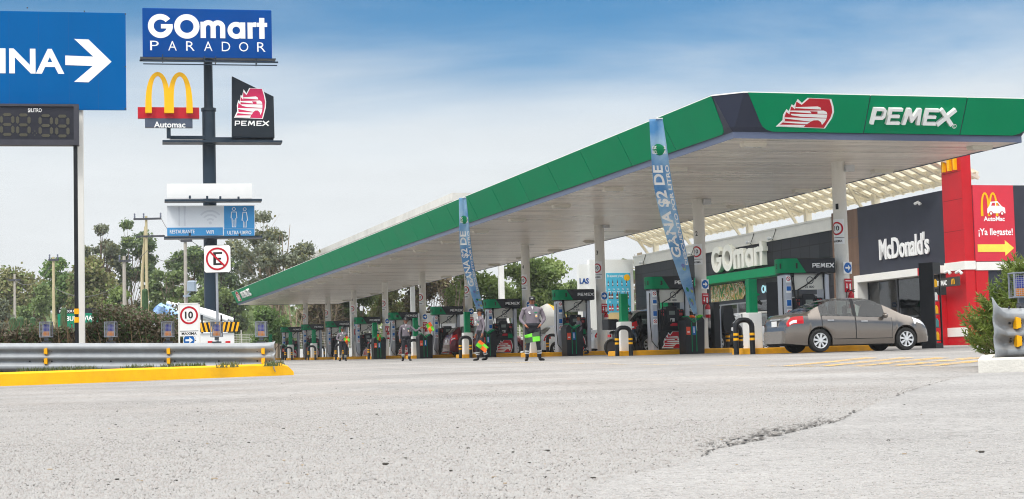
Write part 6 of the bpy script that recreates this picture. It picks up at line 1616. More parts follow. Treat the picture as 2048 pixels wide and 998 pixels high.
for k, (q0, q1, rr) in enumerate((((318, 640), (330, 615), .15), ((326, 617), (368, 640), .20), ((352, 616), (398, 650), .17), ((345, 632), (392, 656), .16))):
    a0, a1 = T(*q0, .5 + .2 * k), T(*q1, .3 + .1 * k); o = MB(); n = 14
    o.tube([a0.lerp(a1, i / n) + Vector((0, 0, .04 * math.sin(i * 1.9 + k))) for i in range(n + 1)], [rr * (.75 + .25 * math.sin(PI * min(1, .15 + i / n)) + .07 * math.sin(i * 2.3 + k)) for i in range(n + 1)], 14)
    o.v = [tuple(Vector(v) + Vector(noise.noise_vector(Vector(v) * 5.0)) * .035) for v in o.v]
    loc_(o.build('wrapped_bundle', mat('plastic_wrap', S(150, 184, 226), .25, var=.25, scale=3) if k < 2 else mat('plastic_pale', S(214, 222, 232), .3, var=.12, scale=3), t, smooth=60), t)
for px in (352, 404, 442, 468):
    q = T(px, 640); o = MB(); o.bar((q.x, Yt + .1, a.z), (q.x, Yt + .1, q.z + .15), .05); loc_(o.build('stake', 'black_paint', t), t)
for x in (a.x + .35, b.x - .35):
    for y in (.9, 4.2):
        o = MB(); o.lathe([(.25, -.1), (.42, -.12), (.45, 0), (.42, .12), (.25, .1)], 24, 'y'); o.v = [(z if False else xx, yy, zz) for xx, yy, zz in o.v]
        o.v = [(yy, xx, zz) for xx, yy, zz in o.v]; w_ = o.build('wheel', 'black_rubber', t, (x - t.location.x, y, .45), smooth=40)
o = MB(); o.cbox(a.x + .1, b.x - .1, Yt + 5.3, Yt + 7.0, zg + .5, zg + 1.75, .15); loc_(o.build('cab', 'paint_white', t), t)
t.rotation_euler = (0, 0, R(10.5))

# white lorry far behind the pumps, and the covered stall
Yl = 108.0
T = lambda px, py, dy=0: atY(px, py, Yl + dy)
a, b = T(832, 627), T(982, 708); t = thing('white_lorry', 'white box lorry standing beyond the ninth and seventh pumps', 'truck', ((a.x + b.x) / 2, Yl, gz(a.x, Yl)))
zg = t.location.z
o = MB(); o.cbox(a.x, b.x - .1, Yl, Yl + 2.5, zg + .95, a.z, .04); loc_(o.build('box_body', 'paint_white', t), t)
o = MB(); q = T(1022, 618); o.loft([[(x, y, z) for x, z in ((b.x - .02, zg + .6), (q.x, zg + .6), (q.x, zg + 1.5), (q.x - .25, q.z), (b.x - .02, q.z))] for y in (Yl + .1, Yl + 2.4)]); loc_(o.build('cab', 'paint_white', t), t)
o = MB(); o.box(b.x + .35, q.x - .3, Yl + .08, Yl + .097, zg + 1.7, q.z - .25); loc_(o.build('cab_window', 'black_paint', t), t)
o = MB(); o.box(a.x + .2, b.x, Yl + .3, Yl + 2.2, zg + .6, zg + .94); loc_(o.build('chassis', 'black_rubber', t), t)
for x in (a.x + 1, a.x + 2.1, b.x + .6):
    for y in (.15, 2.3):
        o = MB(); o.lathe([(.3, -.12), (.48, -.14), (.5, 0), (.48, .14), (.3, .12)], 22, 'y'); o.build('wheel', 'black_rubber', t, (x - t.location.x, y, .5), smooth=40)
Yv = 92.0
T = lambda px, py, dy=0: atY(px, py, Yv + dy)
c = T(1096, 640); t = thing('covered_stall', 'yellow and white draped stall cover on a yellow frame behind the pumps', 'stall', (c.x, Yv, gz(c.x, Yv)))
zg = t.location.z
o = MB(); n = 8; rad, zt_ = 1.15, T(1092, 606).z
prof = [(.05, zt_), (.45, zt_ - .18), (rad * .92, zt_ - .62), (rad * .97, zt_ - .8), (rad * 1.0, zt_ - 1.9)]
for k in range(n):
    o.use(0 if k % 4 != 1 else 1); a0, a1 = 2 * PI * k / n - 1.9, 2 * PI * (k + 1) / n - 1.9
    vs = [];
    for rr, z in prof:
        for u in (0, .5, 1): a_ = a0 + (a1 - a0) * u; q = rr * (1.0 if u != .5 else .93 + .05 * math.sin(k)); vs.append((c.x + q * math.cos(a_), Yv + 1 + q * math.sin(a_), z - (.25 * abs(math.sin(k * 1.7)) if z == prof[-1][1] else 0)))
    o.add(vs, [(i * 3 + j, i * 3 + j + 1, (i + 1) * 3 + j + 1, (i + 1) * 3 + j) for i in range(len(prof) - 1) for j in range(2)])
loc_(o.build('cover', [mat('canvas_white', S(228, 226, 220), .7), mat('canvas_yellow', S(244, 190, 20), .6)], t, smooth=40), t)
o = MB()
for x in (-.7, .7):
    for y in (.4, 1.6): o.bar((c.x + x, Yv + y, zg), (c.x + x, Yv + y, zt_ - .6), .07)
for z in (.3, .8, 1.2): o.bar((c.x - .7, Yv + .4, zg + z), (c.x + .7, Yv + .4, zg + z), .07)
loc_(o.build('frame', 'yellow_paint', t), t)
c2 = T(1122, 660); t = thing('covered_parasol', 'closed parasol under a dark grey cover beside the yellow stall', 'parasol', (c2.x, Yv - 1, gz(c2.x, Yv)))
o = MB(); o.lathe([(.42, .25), (.46, .8), (.40, 1.5), (.22, 2.2), (.05, 2.5)], 14); o.v = [(x * (1 + .12 * math.sin(5 * math.atan2(y, x))), y, z) for x, y, z in o.v]; o.build('cover', mat('grey_tarp', S(66, 76, 82), .7, var=.2), t, smooth=60)
o = MB(); o.cyl((0, 0, 0), (0, 0, .26), .3, .2, 14); o.build('foot', 'dark_grey', t)

# ------------------------------------------------------------------ people
mat('skin', S(150, 98, 72), .55, var=.06, scale=8)
mat('jacket', S(118, 110, 118), .8, var=.12, scale=9, bump=.25, bscale=18)
mat('trousers', (0.026, 0.027, 0.034), .8, var=.3, scale=8, bump=.2, bscale=20)
mat('boots', (0.012, 0.012, 0.013), .5)
mat('hair', (0.010, 0.008, 0.007), .45)
mat('reflective', S(206, 208, 206), .35, metal=.2)
def person(label, loc, rz, arms, legs, height=1.72, stout=1.0, hairtail=False, lean=0.0, head_turn=0.0, vest=None):
    """arms: (elbow, wrist) offsets for each hand in metres, person facing -y; legs: (knee, ankle, toe direction) for each side"""
    t = thing('person', label, 'person', loc, rz); k = height / 1.72; st = stout
    V, E, RAD, BONE = [], [], [], []
    def v(p, r): V.append(Vector(p)); RAD.append(r); return len(V) - 1
    def e(a, b, tag_): E.append((a, b)); BONE.append(tag_)
    pel = v((0, 0, .93), .150 * st); wai = v((0, -.01, 1.08), .150 * st); che = v((0, .0 - lean * .3, 1.28), .168 * st); up = v((0, .0 - lean * .5, 1.40), .12 * st); nek = v((0, -lean, 1.475), .056); chin = v((0, -.012 - lean, 1.545), .072); mid = v((0, -.005 - lean, 1.61), .094); crn = v((0, -lean + .004, 1.675), .075)
    e(pel, wai, 'torso'); e(wai, che, 'torso'); e(che, up, 'torso'); e(up, nek, 'neck'); e(nek, chin, 'head'); e(chin, mid, 'head'); e(mid, crn, 'head')
    hands = []
    for s, (el_, wr_) in zip((-1, 1), arms):
        sh = v((s * .175 * st, .0 - lean * .4, 1.372), .060 * st); e(up, sh, 'arm')
        elb = v(el_, .045 * st); wr = v(wr_, .033); e(sh, elb, 'arm'); e(elb, wr, 'arm')
        d = (Vector(wr_) - Vector(el_)).normalized(); pm = Vector(wr_) + d * .05; h = v(pm, .030); e(wr, h, 'hand')
        side = d.orthogonal().normalized(); side = Vector((0, -1, 0)) if abs(d.y) < .7 else Vector((s, 0, 0)); side = (side - d * side.dot(d)).normalized(); inn = d.cross(side)
        pe = v(pm + d * .035, .026); e(h, pe, 'hand')
        for q, ln in ((-.030, .055), (-.010, .066), (.010, .063), (.029, .05)):
            f1 = v(pm + d * (.045 + ln * .55) + side * q * 1.0 + inn * .004, .0095); f2 = v(pm + d * (.045 + ln) + side * q + inn * (.022 * s), .0075); e(pe, f1, 'hand'); e(f1, f2, 'hand')
        th = v(pm + side * -.034 + d * .012, .011); th2 = v(pm + side * -.048 + d * .045 + inn * (.012 * s), .009); e(h, th, 'hand'); e(th, th2, 'hand')
        hands.append(pm + d * .06)
    feet = []
    for s, (kn_, an_, td) in zip((-1, 1), legs):
        hp = v((s * .092 * st, 0, .86), .100 * st); e(pel, hp, 'leg'); kn = v(kn_, .068); cf = v(Vector(kn_).lerp(Vector(an_), .35) + Vector((0, .012, 0)), .062); an = v(an_, .046); e(hp, kn, 'leg'); e(kn, cf, 'leg'); e(cf, an, 'leg')
        hl = v(Vector(an_) + Vector((0, 0, -.045)), .046); e(an, hl, 'foot'); tdv = Vector((td[0], td[1], 0)).normalized(); ball = v(Vector(an_) + tdv * .12 + Vector((0, 0, -.055)), .042); toe = v(Vector(an_) + tdv * .19 + Vector((0, 0, -.062)), .032); e(hl, ball, 'foot'); e(ball, toe, 'foot'); feet.append((kn_, an_))
    me = bpy.data.meshes.new('skeleton'); me.from_pydata([tuple(p) for p in V], E, []); o = bpy.data.objects.new('skeleton', me); COL.objects.link(o)
    m = o.modifiers.new('skin', 'SKIN'); m.use_smooth_shade = True
    if not me.skin_vertices: me.attributes
    sv = me.skin_vertices[0].data if me.skin_vertices else None
    if sv:
        for i, r_ in enumerate(RAD): sv[i].radius = (r_, r_)
        sv[pel].use_root = True
    s_ = o.modifiers.new('sub', 'SUBSURF'); s_.levels = 3; s_.render_levels = 3
    dg = bpy.context.evaluated_depsgraph_get(); b = bpy.data.meshes.new_from_object(o.evaluated_get(dg)); bpy.data.objects.remove(o); bpy.data.meshes.remove(me)
    b.name = 'body'
    def near(p):
        best, bt, bf = 9, None, 0
        for (i, j), tg in zip(E, BONE):
            a, c = V[i], V[j]; ac = c - a; f = max(0, min(1, (p - a).dot(ac) / max(1e-9, ac.length_squared))); d = (a + ac * f - p).length - (RAD[i] * (1 - f) + RAD[j] * f)
            if d < best: best, bt, bf = d, tg, f
        return bt
    tags = [near(x.co) for x in b.vertices]
    for x, tg in zip(b.vertices, tags):
        if tg == 'torso' or (tg in ('arm', 'leg') and abs(x.co.x) < .16 and x.co.z > .86): x.co.y *= .74
        if tg == 'head': x.co.x *= .82; x.co.y = (x.co.y + lean) * 1.06 - lean
    mats = ['jacket', 'trousers', 'skin', 'boots']
    for q in mats: b.materials.append(MATS[q])
    for pl in b.polygons:
        c = sum((b.vertices[i].co for i in pl.vertices), Vector()) / len(pl.vertices); tg = near(c)
        pl.material_index = {'torso': 0 if c.z > .985 else 1, 'arm': 0, 'neck': 2 if c.z > 1.455 else 0, 'head': 2, 'hand': 2, 'leg': 1, 'foot': 3}[tg]
        if tg == 'leg' and c.z < .13: pl.material_index = 3
        pl.use_smooth = True
    for x in b.vertices: x.co *= k
    bo = obj('body', b, t)
    K = lambda p: Vector(p) * k
    hc = Vector((0, -lean, 1.61))
    HM = Matrix.Scale(k, 4) @ Matrix.Translation(hc) @ Matrix.Rotation(head_turn, 4, 'Z')
    # cap and visor
    o = MB().at(HM); rings = []
    for rr, z in ((.092, .035), (.098, .06), (.094, .095), (.07, .125), (.03, .138)): rings.append([(rr * .86 * math.cos(2 * PI * q / 16), rr * 1.12 * math.sin(2 * PI * q / 16), z) for q in range(16)])
    o.loft(rings); o.loft([[(x_ * .075, -.085 - .085 * (1 - x_ * x_), .034 - .012 * (1 - x_ * x_)) for x_ in (-1, -.6, -.2, .2, .6, 1)] + [(.075, -.08, .04), (-.075, -.08, .04)], [(x_ * .075, -.085 - .085 * (1 - x_ * x_), .044 - .012 * (1 - x_ * x_)) for x_ in (-1, -.6, -.2, .2, .6, 1)] + [(.075, -.08, .055), (-.075, -.08, .055)]])
    cp = o.build('cap', 'boots', t, smooth=50)
    o = MB().at(HM); o.mesh(text('PEMEX', .075, .02, 0, .075), Matrix.Translation((0, -.109, 0)) @ SIGN); o.build('cap_print', 'letter_white', cp)
    # face
    o = MB().at(HM)
    for s in (-1, 1): o.use(0).ell((s * .028, -.088, -.002), (.011, .006, .006), 8, 5); o.use(1).bar((s * .014, -.094, .018), (s * .044, -.088, .018), .006)
    o.use(2).ell((0, -.100, -.022), (.014, .017, .020), 8, 6); o.use(3).ell((0, -.090, -.055), (.024, .007, .006), 8, 5); 
    for s in (-1, 1): o.use(2).ell((s * .079, .008, -.012), (.010, .018, .028), 8, 6)
    o.build('face', ['letter_black', 'hair', 'skin', mat('lips', S(120, 66, 58), .5)], t, smooth=60)
    o = MB().at(HM); o.loft([[(.083 * math.cos(a), .098 * math.sin(a), z) for a in [PI * q / 8 for q in range(9)]] + [(.07 * math.cos(a), .085 * math.sin(a), z) for a in [PI * q / 8 for q in range(8, -1, -1)]] for z in (-.045, .045)])
    if hairtail: o.tube([(0, .095, .03), (.0, .15, .0), (0, .165, -.09), (0, .15, -.2), (.0, .145, -.27)], [.03, .042, .038, .028, .008], 10)
    o.build('hair', 'hair', t, smooth=60)
    # collar, badge, marks
    o = MB(); o.use(0).prism([(-.03, 0), (.03, 0), (0, -.09)], 0, .01); o.v = [(x * k, (-.098 * st - lean * .5 - z) * k, (1.462 + y) * k) for x, y, z in o.v]; o.build('undershirt', 'letter_white', t)
    dy = -.132 * st - lean * .35
    o = MB().at(Matrix.Scale(k, 4)); o.use(0).box(.075, .125, dy - .012, dy, 1.17, 1.24); o.use(1).box(.078, .122, dy - .016, dy - .0125, 1.18, 1.215); o.use(2).box(.05, .13, dy - .004, dy + .01, 1.285, 1.31); o.use(0).box(-.12, -.06, dy - .004, dy + .012, 1.30, 1.325); o.box(-.10, -.05, dy - .004, dy + .012, 1.265, 1.285)
    o.build('badge', ['letter_white', vest or 'yellow_paint', 'green_paint'], t)
    o = MB().at(Matrix.Scale(k, 4))
    for kn_, an_ in feet:
        a, c = Vector(kn_), Vector(an_)
        for f0 in (.52, .66): q0, q1 = a.lerp(c, f0) + Vector((0, .012 * (1 - f0), 0)), a.lerp(c, f0 + .085) + Vector((0, .012 * (1 - f0), 0)); o.cyl(q0, q1, .071 - .02 * (f0 - .5), .069 - .02 * (f0 - .4), 16)
    o.build('reflective_band', 'reflective', t, smooth=50)
    o = MB().at(Matrix.Scale(k, 4)); o.loft([[(.158 * st * q * math.cos(2 * PI * i / 20), .119 * st * q * math.sin(2 * PI * i / 20) - .004, z) for i in range(20)] for q, z in ((1.0, .935), (1.05, .95), (1.05, 1.0), (1.0, 1.012))], caps=False); o.build('belt', 'trousers', t, smooth=60)
    return t, [Vector(h) * k for h in hands]
def flag(label, hand, root, d, w, h, mats, droop=0.5, seed=1):
    M = Matrix.Translation(root.location) @ Matrix.Rotation(root.rotation_euler.z, 4, 'Z'); p = M @ hand; d = (M.to_3x3() @ Vector(d)).normalized()
    t = thing('signal_flag', label, 'flag', p)
    o = MB(); o.cyl(-d * .06, d * (h + .16), .010, n=8); o.build('stick', 'black_paint', t)
    o = MB(); n = 12; base = d * (h + .15); sidev = d.cross(Vector((0, 1, 0))).normalized(); sidev = sidev if sidev.length > .1 else Vector((1, 0, 0))
    if sidev.z > 0: sidev = -sidev
    vs = []
    for i in range(n + 1):
        for j in range(n + 1):
            u, w_ = i / n, j / n; q = base - d * (h * u) + sidev * (w * w_) + Vector((0, .05 * math.sin(w_ * 6 + u * 3 + seed) * w_, -droop * w * w_ * w_ * .35 - .03 * math.sin(u * 8) * w_)); vs.append(tuple(q))
    for i in range(n):
        for j in range(n):
            k = (0 if (i < n / 2) == (j < n / 2) else 1); o.mi.append(k); o.f.append((i * (n + 1) + j, i * (n + 1) + j + 1, (i + 1) * (n + 1) + j + 1, (i + 1) * (n + 1) + j))
    o.v = vs; c = o.build('cloth', list(mats), t, smooth=70); m = c.modifiers.new('s', 'SOLIDIFY'); m.thickness = .004
    return t
stand = [((-.115, -.01, .50), (-.135, .01, .085), (-.25, -1)), ((.115, -.01, .50), (.135, .01, .085), (.25, -1))]
g = on(atY(1067, 722, 46.8))
wide = [((-.14, -.02, .50), (-.175, .01, .085), (-.25, -1)), ((.14, -.02, .50), (.175, .01, .085), (.75, -1))]
pm, hd = person('attendant in grey jacket standing with feet apart holding a green checked flag', g, R(2), [((-.33, -.01, 1.12), (-.21, -.18, .97)), ((.33, -.01, 1.12), (.21, -.18, .97))], wide, 1.76, 1.30)
flag('green and black checked flag held low by the standing attendant', hd[1], pm, (.05, -.45, -.8), .42, .30, ('flag_green', mat('flag_black', (.03, .05, .03), .7)), .2, 2).rotation_euler = (0, 0, 0)
g = on(atY(962, 721, 55.5))
walk = [((-.10, -.10, .50), (-.10, -.06, .085), (0, -1)), ((.10, .03, .49), (.10, .16, .095), (0, -1))]
pw_, hd = person('woman attendant with ponytail walking left with an orange and green flag', g, R(-62), [((-.25, .05, 1.14), (-.26, -.03, .90)), ((.25, .03, 1.14), (.27, -.06, .90))], walk, 1.68, .94, True, head_turn=R(-6))
flag('orange and green checked flag hanging from the woman attendant\'s hand', hd[1], pw_, (.25, -.5, -.45), .38, .30, ('flag_green', 'flag_orange'), .2, 3)
g = on(atY(813, 722, 67.5))
p3, hd = person('attendant with outstretched arm raising an orange flag by the bins', g, R(6), [((-.26, .0, 1.13), (-.25, -.04, .88)), ((.40, -.06, 1.19), (.58, -.14, 1.30))], stand, 1.70, 1.06)
flag('orange and green flag raised in the outstretched hand', hd[1], p3, (.7, -.2, .45), .32, .22, ('flag_orange', 'flag_green'), .5, 4)
g = on(atY(686, 722, 85.5))
p4, hd = person('attendant near the far pumps holding a folded orange flag at his waist', g, R(4), [((-.30, -.05, 1.12), (-.14, -.20, 1.06)), ((.29, .02, 1.12), (.27, -.04, .88))], stand, 1.70, 1.12)
flag('folded orange and yellow flag held across the waist', hd[0], p4, (.55, -.3, .5), .26, .26, ('flag_orange', 'flag_green'), .6, 5)
a, b = ab(atB(1160, 715, IB[2] - .95))
walk2 = [((-.10, -.16, .52), (-.10, -.05, .10), (0, -1)), ((.10, .12, .50), (.10, .34, .16), (0, -1))]
p5, hd = person('attendant walking in the shade beside fuel pump number 5', L(a, b), R(-70), [((-.24, .08, 1.14), (-.23, -.02, .92)), ((.24, -.02, 1.14), (.22, -.14, .95))], walk2, 1.66, .92)
# the small flag stuck in the bin by pump 11
a, b = ab(atB(757, 700, IB[5] - 1.0)); q = L(a, b)
class _R: pass
rt = _R(); rt.location = Vector((q.x - .1, q.y, q.z + 1.0)); rt.rotation_euler = bpy.data.objects['person'].rotation_euler
flag('small orange and green flag stuck in the bin near pump 11', Vector((0, -.3, 0)), rt, (.12, -.1, 1), .22, .34, ('flag_orange', 'flag_green'), .8, 6)
# ------------------------------------------------------------------ vegetation
leaf_mat('leaf_dark', (0.078, 0.130, 0.059), (0.147, 0.207, 0.088), .25, .35)
leaf_mat('leaf_mid', (0.105, 0.170, 0.060), (0.202, 0.263, 0.086), .28, .35)
leaf_mat('leaf_olive', (0.152, 0.160, 0.058), (0.250, 0.242, 0.094), .28, .35)
leaf_mat('leaf_light', (0.136, 0.213, 0.057), (0.249, 0.319, 0.085), .32, .35)
leaf_mat('leaf_grey', (0.154, 0.180, 0.120), (0.240, 0.266, 0.172), .28, .35)
leaf_mat('leaf_dry', (0.120, 0.088, 0.052), (0.180, 0.140, 0.080), .2, .4)
leaf_mat('leaf_pine', (0.089, 0.177, 0.051), (0.164, 0.265, 0.069), .25, .5)
leaf_mat('leaf_hedge', (0.105, 0.098, 0.055), (0.165, 0.125, 0.085), .25, 2.2)
leaf_mat('leaf_juniper', (0.115, 0.180, 0.036), (0.225, 0.280, 0.055), .30, 3.0)
def leafq(o, c, s, r, flatness=0.0):
    n = Vector((r.gauss(0, 1), r.gauss(0, 1), r.gauss(0, 1) + flatness)).normalized(); u = n.orthogonal().normalized(); u.rotate(Matrix.Rotation(r.uniform(0, 6.3), 3, n)); w = n.cross(u)
    a, b = s * r.uniform(.6, 1.3), s * r.uniform(.35, .8)
    o.add([tuple(c - u * a), tuple(c + w * b), tuple(c + u * a), tuple(c - w * b)], [(0, 1, 2, 3)])
def tree(label, px, ytop, Y, rpx, n, leaf, lm, base=0.35, stems=1, clumps=18, tight=0.30, bark='bark', seed=1, flatv=0.0, kind='tree', name='leafy_tree', group='trees behind the filling station'):
    g = on(atY(px, 700, Y)); h = atY(px, ytop, Y).z - g.z; rad = rpx * Y / FPX; r = random.Random(seed)
    t = thing(name, label, kind, g, 0, group)
    cl = []; tight *= .88; clumps = int(clumps * 1.25)
    for k in range(clumps):
        for _ in range(20):
            q = Vector((r.uniform(-1, 1), r.uniform(-1, 1), r.uniform(-1, 1)))
            if .25 < q.length < 1: break
        zc = (1 + base) / 2; c = Vector((q.x * rad * (1.0 - .25 * max(0, q.z)), q.y * rad, h * (zc + q.z * (1 - base) / 2 * .93)))
        cl.append((c, r.uniform(.55, 1.25)))
    o = MB(); tr = max(.08, h * .016 * (1 if stems < 3 else .55))
    for s in range(stems):
        a = r.uniform(0, 6.3); dx, dy = (math.cos(a) * rad * .22 * (s > 0), math.sin(a) * rad * .2 * (s > 0)); tops = Vector((dx * 2 + r.uniform(-.3, .3), dy, h * r.uniform(.72, .85)))
        pts = [Vector((dx * .2, dy * .2, -.2)), Vector((dx * .6 + r.uniform(-.2, .2), dy * .6, h * .25)), Vector((dx * 1.3 + r.uniform(-.3, .3), dy, h * .5)), tops]
        o.tube(pts, [tr, tr * .8, tr * .55, tr * .2], 8)
        for c, s_ in cl[s::stems]:
            f = max(.12, min(.9, c.z / h - r.uniform(.12, .3))); i = min(2, int(f * 3)); p = pts[i].lerp(pts[i + 1], f * 3 - i) if c.z > h * .2 else pts[1]
            m_ = p.lerp(c, .55) + Vector((r.uniform(-.3, .3), r.uniform(-.3, .3), r.uniform(0, .5))); o.tube([p, m_, c], [tr * .34, tr * .2, tr * .07], 5)
            for _ in range(2):
                e = c + Vector((r.gauss(0, 1), r.gauss(0, 1), r.gauss(0, .7))) * rad * tight * .7; o.tube([m_, e], [tr * .12, tr * .04], 4)
    o.build('trunk', bark, t, smooth=60)
    o = MB(); cr_ = rad * tight
    tot = sum(s for _, s in cl)
    for c, s in cl:
        for _ in range(int(2.7 * n * s / tot)):
            q = Vector((r.gauss(0, .5), r.gauss(0, .5), r.gauss(0, .40))) * cr_ * (1.1 * s ** .5) 
            o.use(1 if r.random() < .22 else 0); leafq(o, c + q, leaf * .58, r, flatv)
    o.build('crown', [lm, 'leaf_light' if lm not in ('leaf_dry', 'leaf_grey') else 'leaf_olive'], t)
    return t
TR = [
    ('pale olive tree at the far left behind the hedge', 38, 524, 205, 62, 5200, .42, 'leaf_olive', .30, 1, 20, .34, 'pale_bark'),
    ('dark green spreading tree left of the sign posts', 118, 512, 172, 46, 5200, .38, 'leaf_pine', .20, 1, 20, .36, 'bark'),
    ('yellowish broad tree right behind the white sign post', 178, 502, 165, 52, 6000, .36, 'leaf_olive', .15, 1, 22, .36, 'bark'),
    ('slender open crowned tree rising above the yellowish tree', 205, 426, 185, 42, 2000, .34, 'leaf_grey', .46, 2, 14, .26, 'bark'),
    ('tall dark tree behind the double utility pole', 266, 436, 188, 56, 4600, .38, 'leaf_dark', .32, 3, 20, .24, 'pale_bark'),
    ('low mid green tree between the double pole and the pylon', 336, 512, 178, 36, 3600, .40, 'leaf_mid', .15, 2, 16, .34, 'pale_bark'),
    ('dark tree directly behind the services panel of the pylon', 392, 462, 182, 52, 4000, .38, 'leaf_dark', .30, 3, 18, .26, 'bark'),
    ('dense dark tree between the pylon and the canopy tip', 456, 476, 178, 44, 5200, .40, 'leaf_dark', .12, 2, 20, .34, 'bark'),
    ('tall sparse pale stemmed tree above the canopy tip', 552, 400, 165, 84, 3800, .32, 'leaf_grey', .36, 6, 22, .22, 'pale_bark'),
    ('bright green pine below the canopy tip', 542, 612, 150, 36, 3800, .26, 'leaf_pine', .12, 1, 16, .36, 'bark'),
    ('brown dry leaved tree behind the far fence', 640, 596, 176, 50, 3600, .34, 'leaf_dry', .10, 2, 18, .36, 'pale_bark'),
    ('grey green tree behind pump 15', 716, 560, 180, 46, 4200, .36, 'leaf_mid', .15, 2, 18, .36, 'pale_bark'),
    ('dusty olive tree behind pump 13', 792, 552, 184, 52, 4200, .38, 'leaf_olive', .12, 2, 18, .36, 'pale_bark'),
    ('brownish tree behind pump 11', 868, 540, 178, 50, 4000, .36, 'leaf_dry', .12, 3, 18, .34, 'bark'),
    ('green leafy tree behind pump 7', 960, 536, 152, 66, 5200, .32, 'leaf_light', .20, 3, 22, .30, 'pale_bark'),
    ('large light green tree rising behind pump 5', 1080, 500, 146, 74, 6200, .32, 'leaf_light', .22, 3, 24, .28, 'pale_bark'),
    ('round light green tree against the white annexe', 1150, 545, 160, 38, 3200, .32, 'leaf_mid', .25, 1, 14, .36, 'pale_bark'),
    ('low yellow green tree behind the farewell board', 236, 575, 150, 34, 2800, .28, 'leaf_light', .08, 2, 14, .36, 'bark'),
    ('low green pine behind the left warning lamps', 70, 560, 160, 40, 3000, .30, 'leaf_mid', .08, 1, 14, .36, 'bark'),
    ('small grey green tree at the left frame edge', 6, 585, 135, 22, 2200, .28, 'leaf_grey', .12, 1, 12, .36, 'bark'),
    ('mid green tree filling the gap behind the hazard board', 430, 560, 168, 42, 3600, .34, 'leaf_mid', .08, 2, 16, .36, 'bark'),
    ('small green tree behind the transformer pole', 372, 572, 160, 34, 3000, .30, 'leaf_mid', .08, 2, 14, .36, 'bark'),
]
for i, a in enumerate(TR): tree(*a, seed=20 + i, name='pine_tree' if 'pine' in a[0] else 'leafy_tree')
# far woods behind everything: one mass nobody could count
def woods():
    o = MB(); r = random.Random(77)
    for k in range(15000):
        px = r.uniform(-250, 1400); Y = r.uniform(215, 300); x = atY(px, 700, Y).x; u = r.random(); hmax = 7.5 + 3.5 * math.sin(x * .13) + 2.0 * math.sin(x * .41 + 1)
        o.use(0 if noise.noise((x * .08, Y * .05, 0)) > -.1 else 1); leafq(o, Vector((x, Y, gz(x, Y) + hmax * u)), .85, r)
    return o.build('woods', ['leaf_mid', 'leaf_dry'])
tag(woods(), kind='stuff')
# bare shrubs in front of the woods
def bare(label, px, ytop, Y, rpx, seed):
    g = on(atY(px, 700, Y)); h = atY(px, ytop, Y).z - g.z; rad = rpx * Y / FPX; r = random.Random(seed)
    t = thing('bare_tree', label, 'tree', g, 0, 'trees behind the filling station'); o = MB()
    for k in range(9):
        a = r.uniform(0, 6.3); p0 = Vector((0, 0, -.1)); p1 = Vector((math.cos(a) * rad * .35, math.sin(a) * rad * .3, h * r.uniform(.3, .5))); p2 = Vector((math.cos(a) * rad * r.uniform(.6, 1), math.sin(a) * rad * .8, h * r.uniform(.75, 1)))
        o.tube([p0, p1, p2], [.12, .08, .02], 6)
        for _ in range(6):
            q = p1.lerp(p2, r.random()); e = q + Vector((r.gauss(0, 1), r.gauss(0, 1), r.uniform(.2, 1.4))) * rad * .3; o.tube([q, e], [.035, .01], 4)
    o.build('trunk', 'pale_bark', t, smooth=60); return t
bare('bare branched grey tree behind pump 17', 660, 590, 168, 36, 3)
bare('bare branching tree behind the ninth pump', 905, 560, 140, 44, 5)
bare('bare pale branches behind the canopy tip', 590, 600, 160, 30, 8)

# hedge
def hedge():
    x0, x1 = atY(-260, 660, 34).x, atY(351, 660, 34.2).x; t = thing('hedge', 'clipped reddish brown and green hedge behind the guardrail', 'hedge', (-9, 34.8, gz(-9, 34.8)))
    bs = Vector(t.location); o = MB(); r = random.Random(12)
    for k in range(42000):
        u = r.random(); x = x0 + (x1 - x0) * u; top = 1.12 + .10 * math.sin(x * 1.3) + .06 * math.sin(x * 3.7) - (.30 if x < -8.3 else 0) - .25 * max(0, 1 - (x1 - x) / .35) ** 2
        if r.random() < .30: z = top + r.gauss(0, .05); y = r.uniform(33.4, 35.8)
        else: z = r.uniform(.1, top); y = 33.35 + abs(r.gauss(0, .16)) + .1 * math.sin(x * 2.2 + z * 3)
        if x > x1 - .15 or r.random() < .06: x = x1 + r.gauss(0, .05); y = r.uniform(33.4, 35.8)
        q_ = r.random(); o.use(0 if q_ < .62 else 1 if q_ < .86 else 2); leafq(o, Vector((x, y, gz(x, y) + .1 + z)) - bs, .034, r)
    f = o.build('foliage', ['leaf_hedge', leaf_mat('leaf_hedge_green', (.06, .12, .035), (.11, .19, .06), .25, 2.0), leaf_mat('leaf_hedge_tan', (.20, .16, .11), (.27, .21, .14), .2, 2.0)], t)
    o = MB()
    for k in range(420):
        x = r.uniform(x0, x1); y = r.uniform(33.3, 34.2); g = gz(x, y) + .15; p = Vector((x, y, g)); lean = Vector((r.gauss(0, .25), r.gauss(-.05, .15), 0))
        h = r.uniform(.5, 1.15); o.tube([p - bs, p + lean * .5 + Vector((0, 0, h * .5)) - bs, p + lean + Vector((0, 0, h)) - bs], [.012, .009, .003], 4)
    o.build('stems', 'twig', t)
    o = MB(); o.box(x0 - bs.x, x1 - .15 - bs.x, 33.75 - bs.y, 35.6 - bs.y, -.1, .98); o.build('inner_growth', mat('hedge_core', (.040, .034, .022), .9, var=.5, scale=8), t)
hedge()
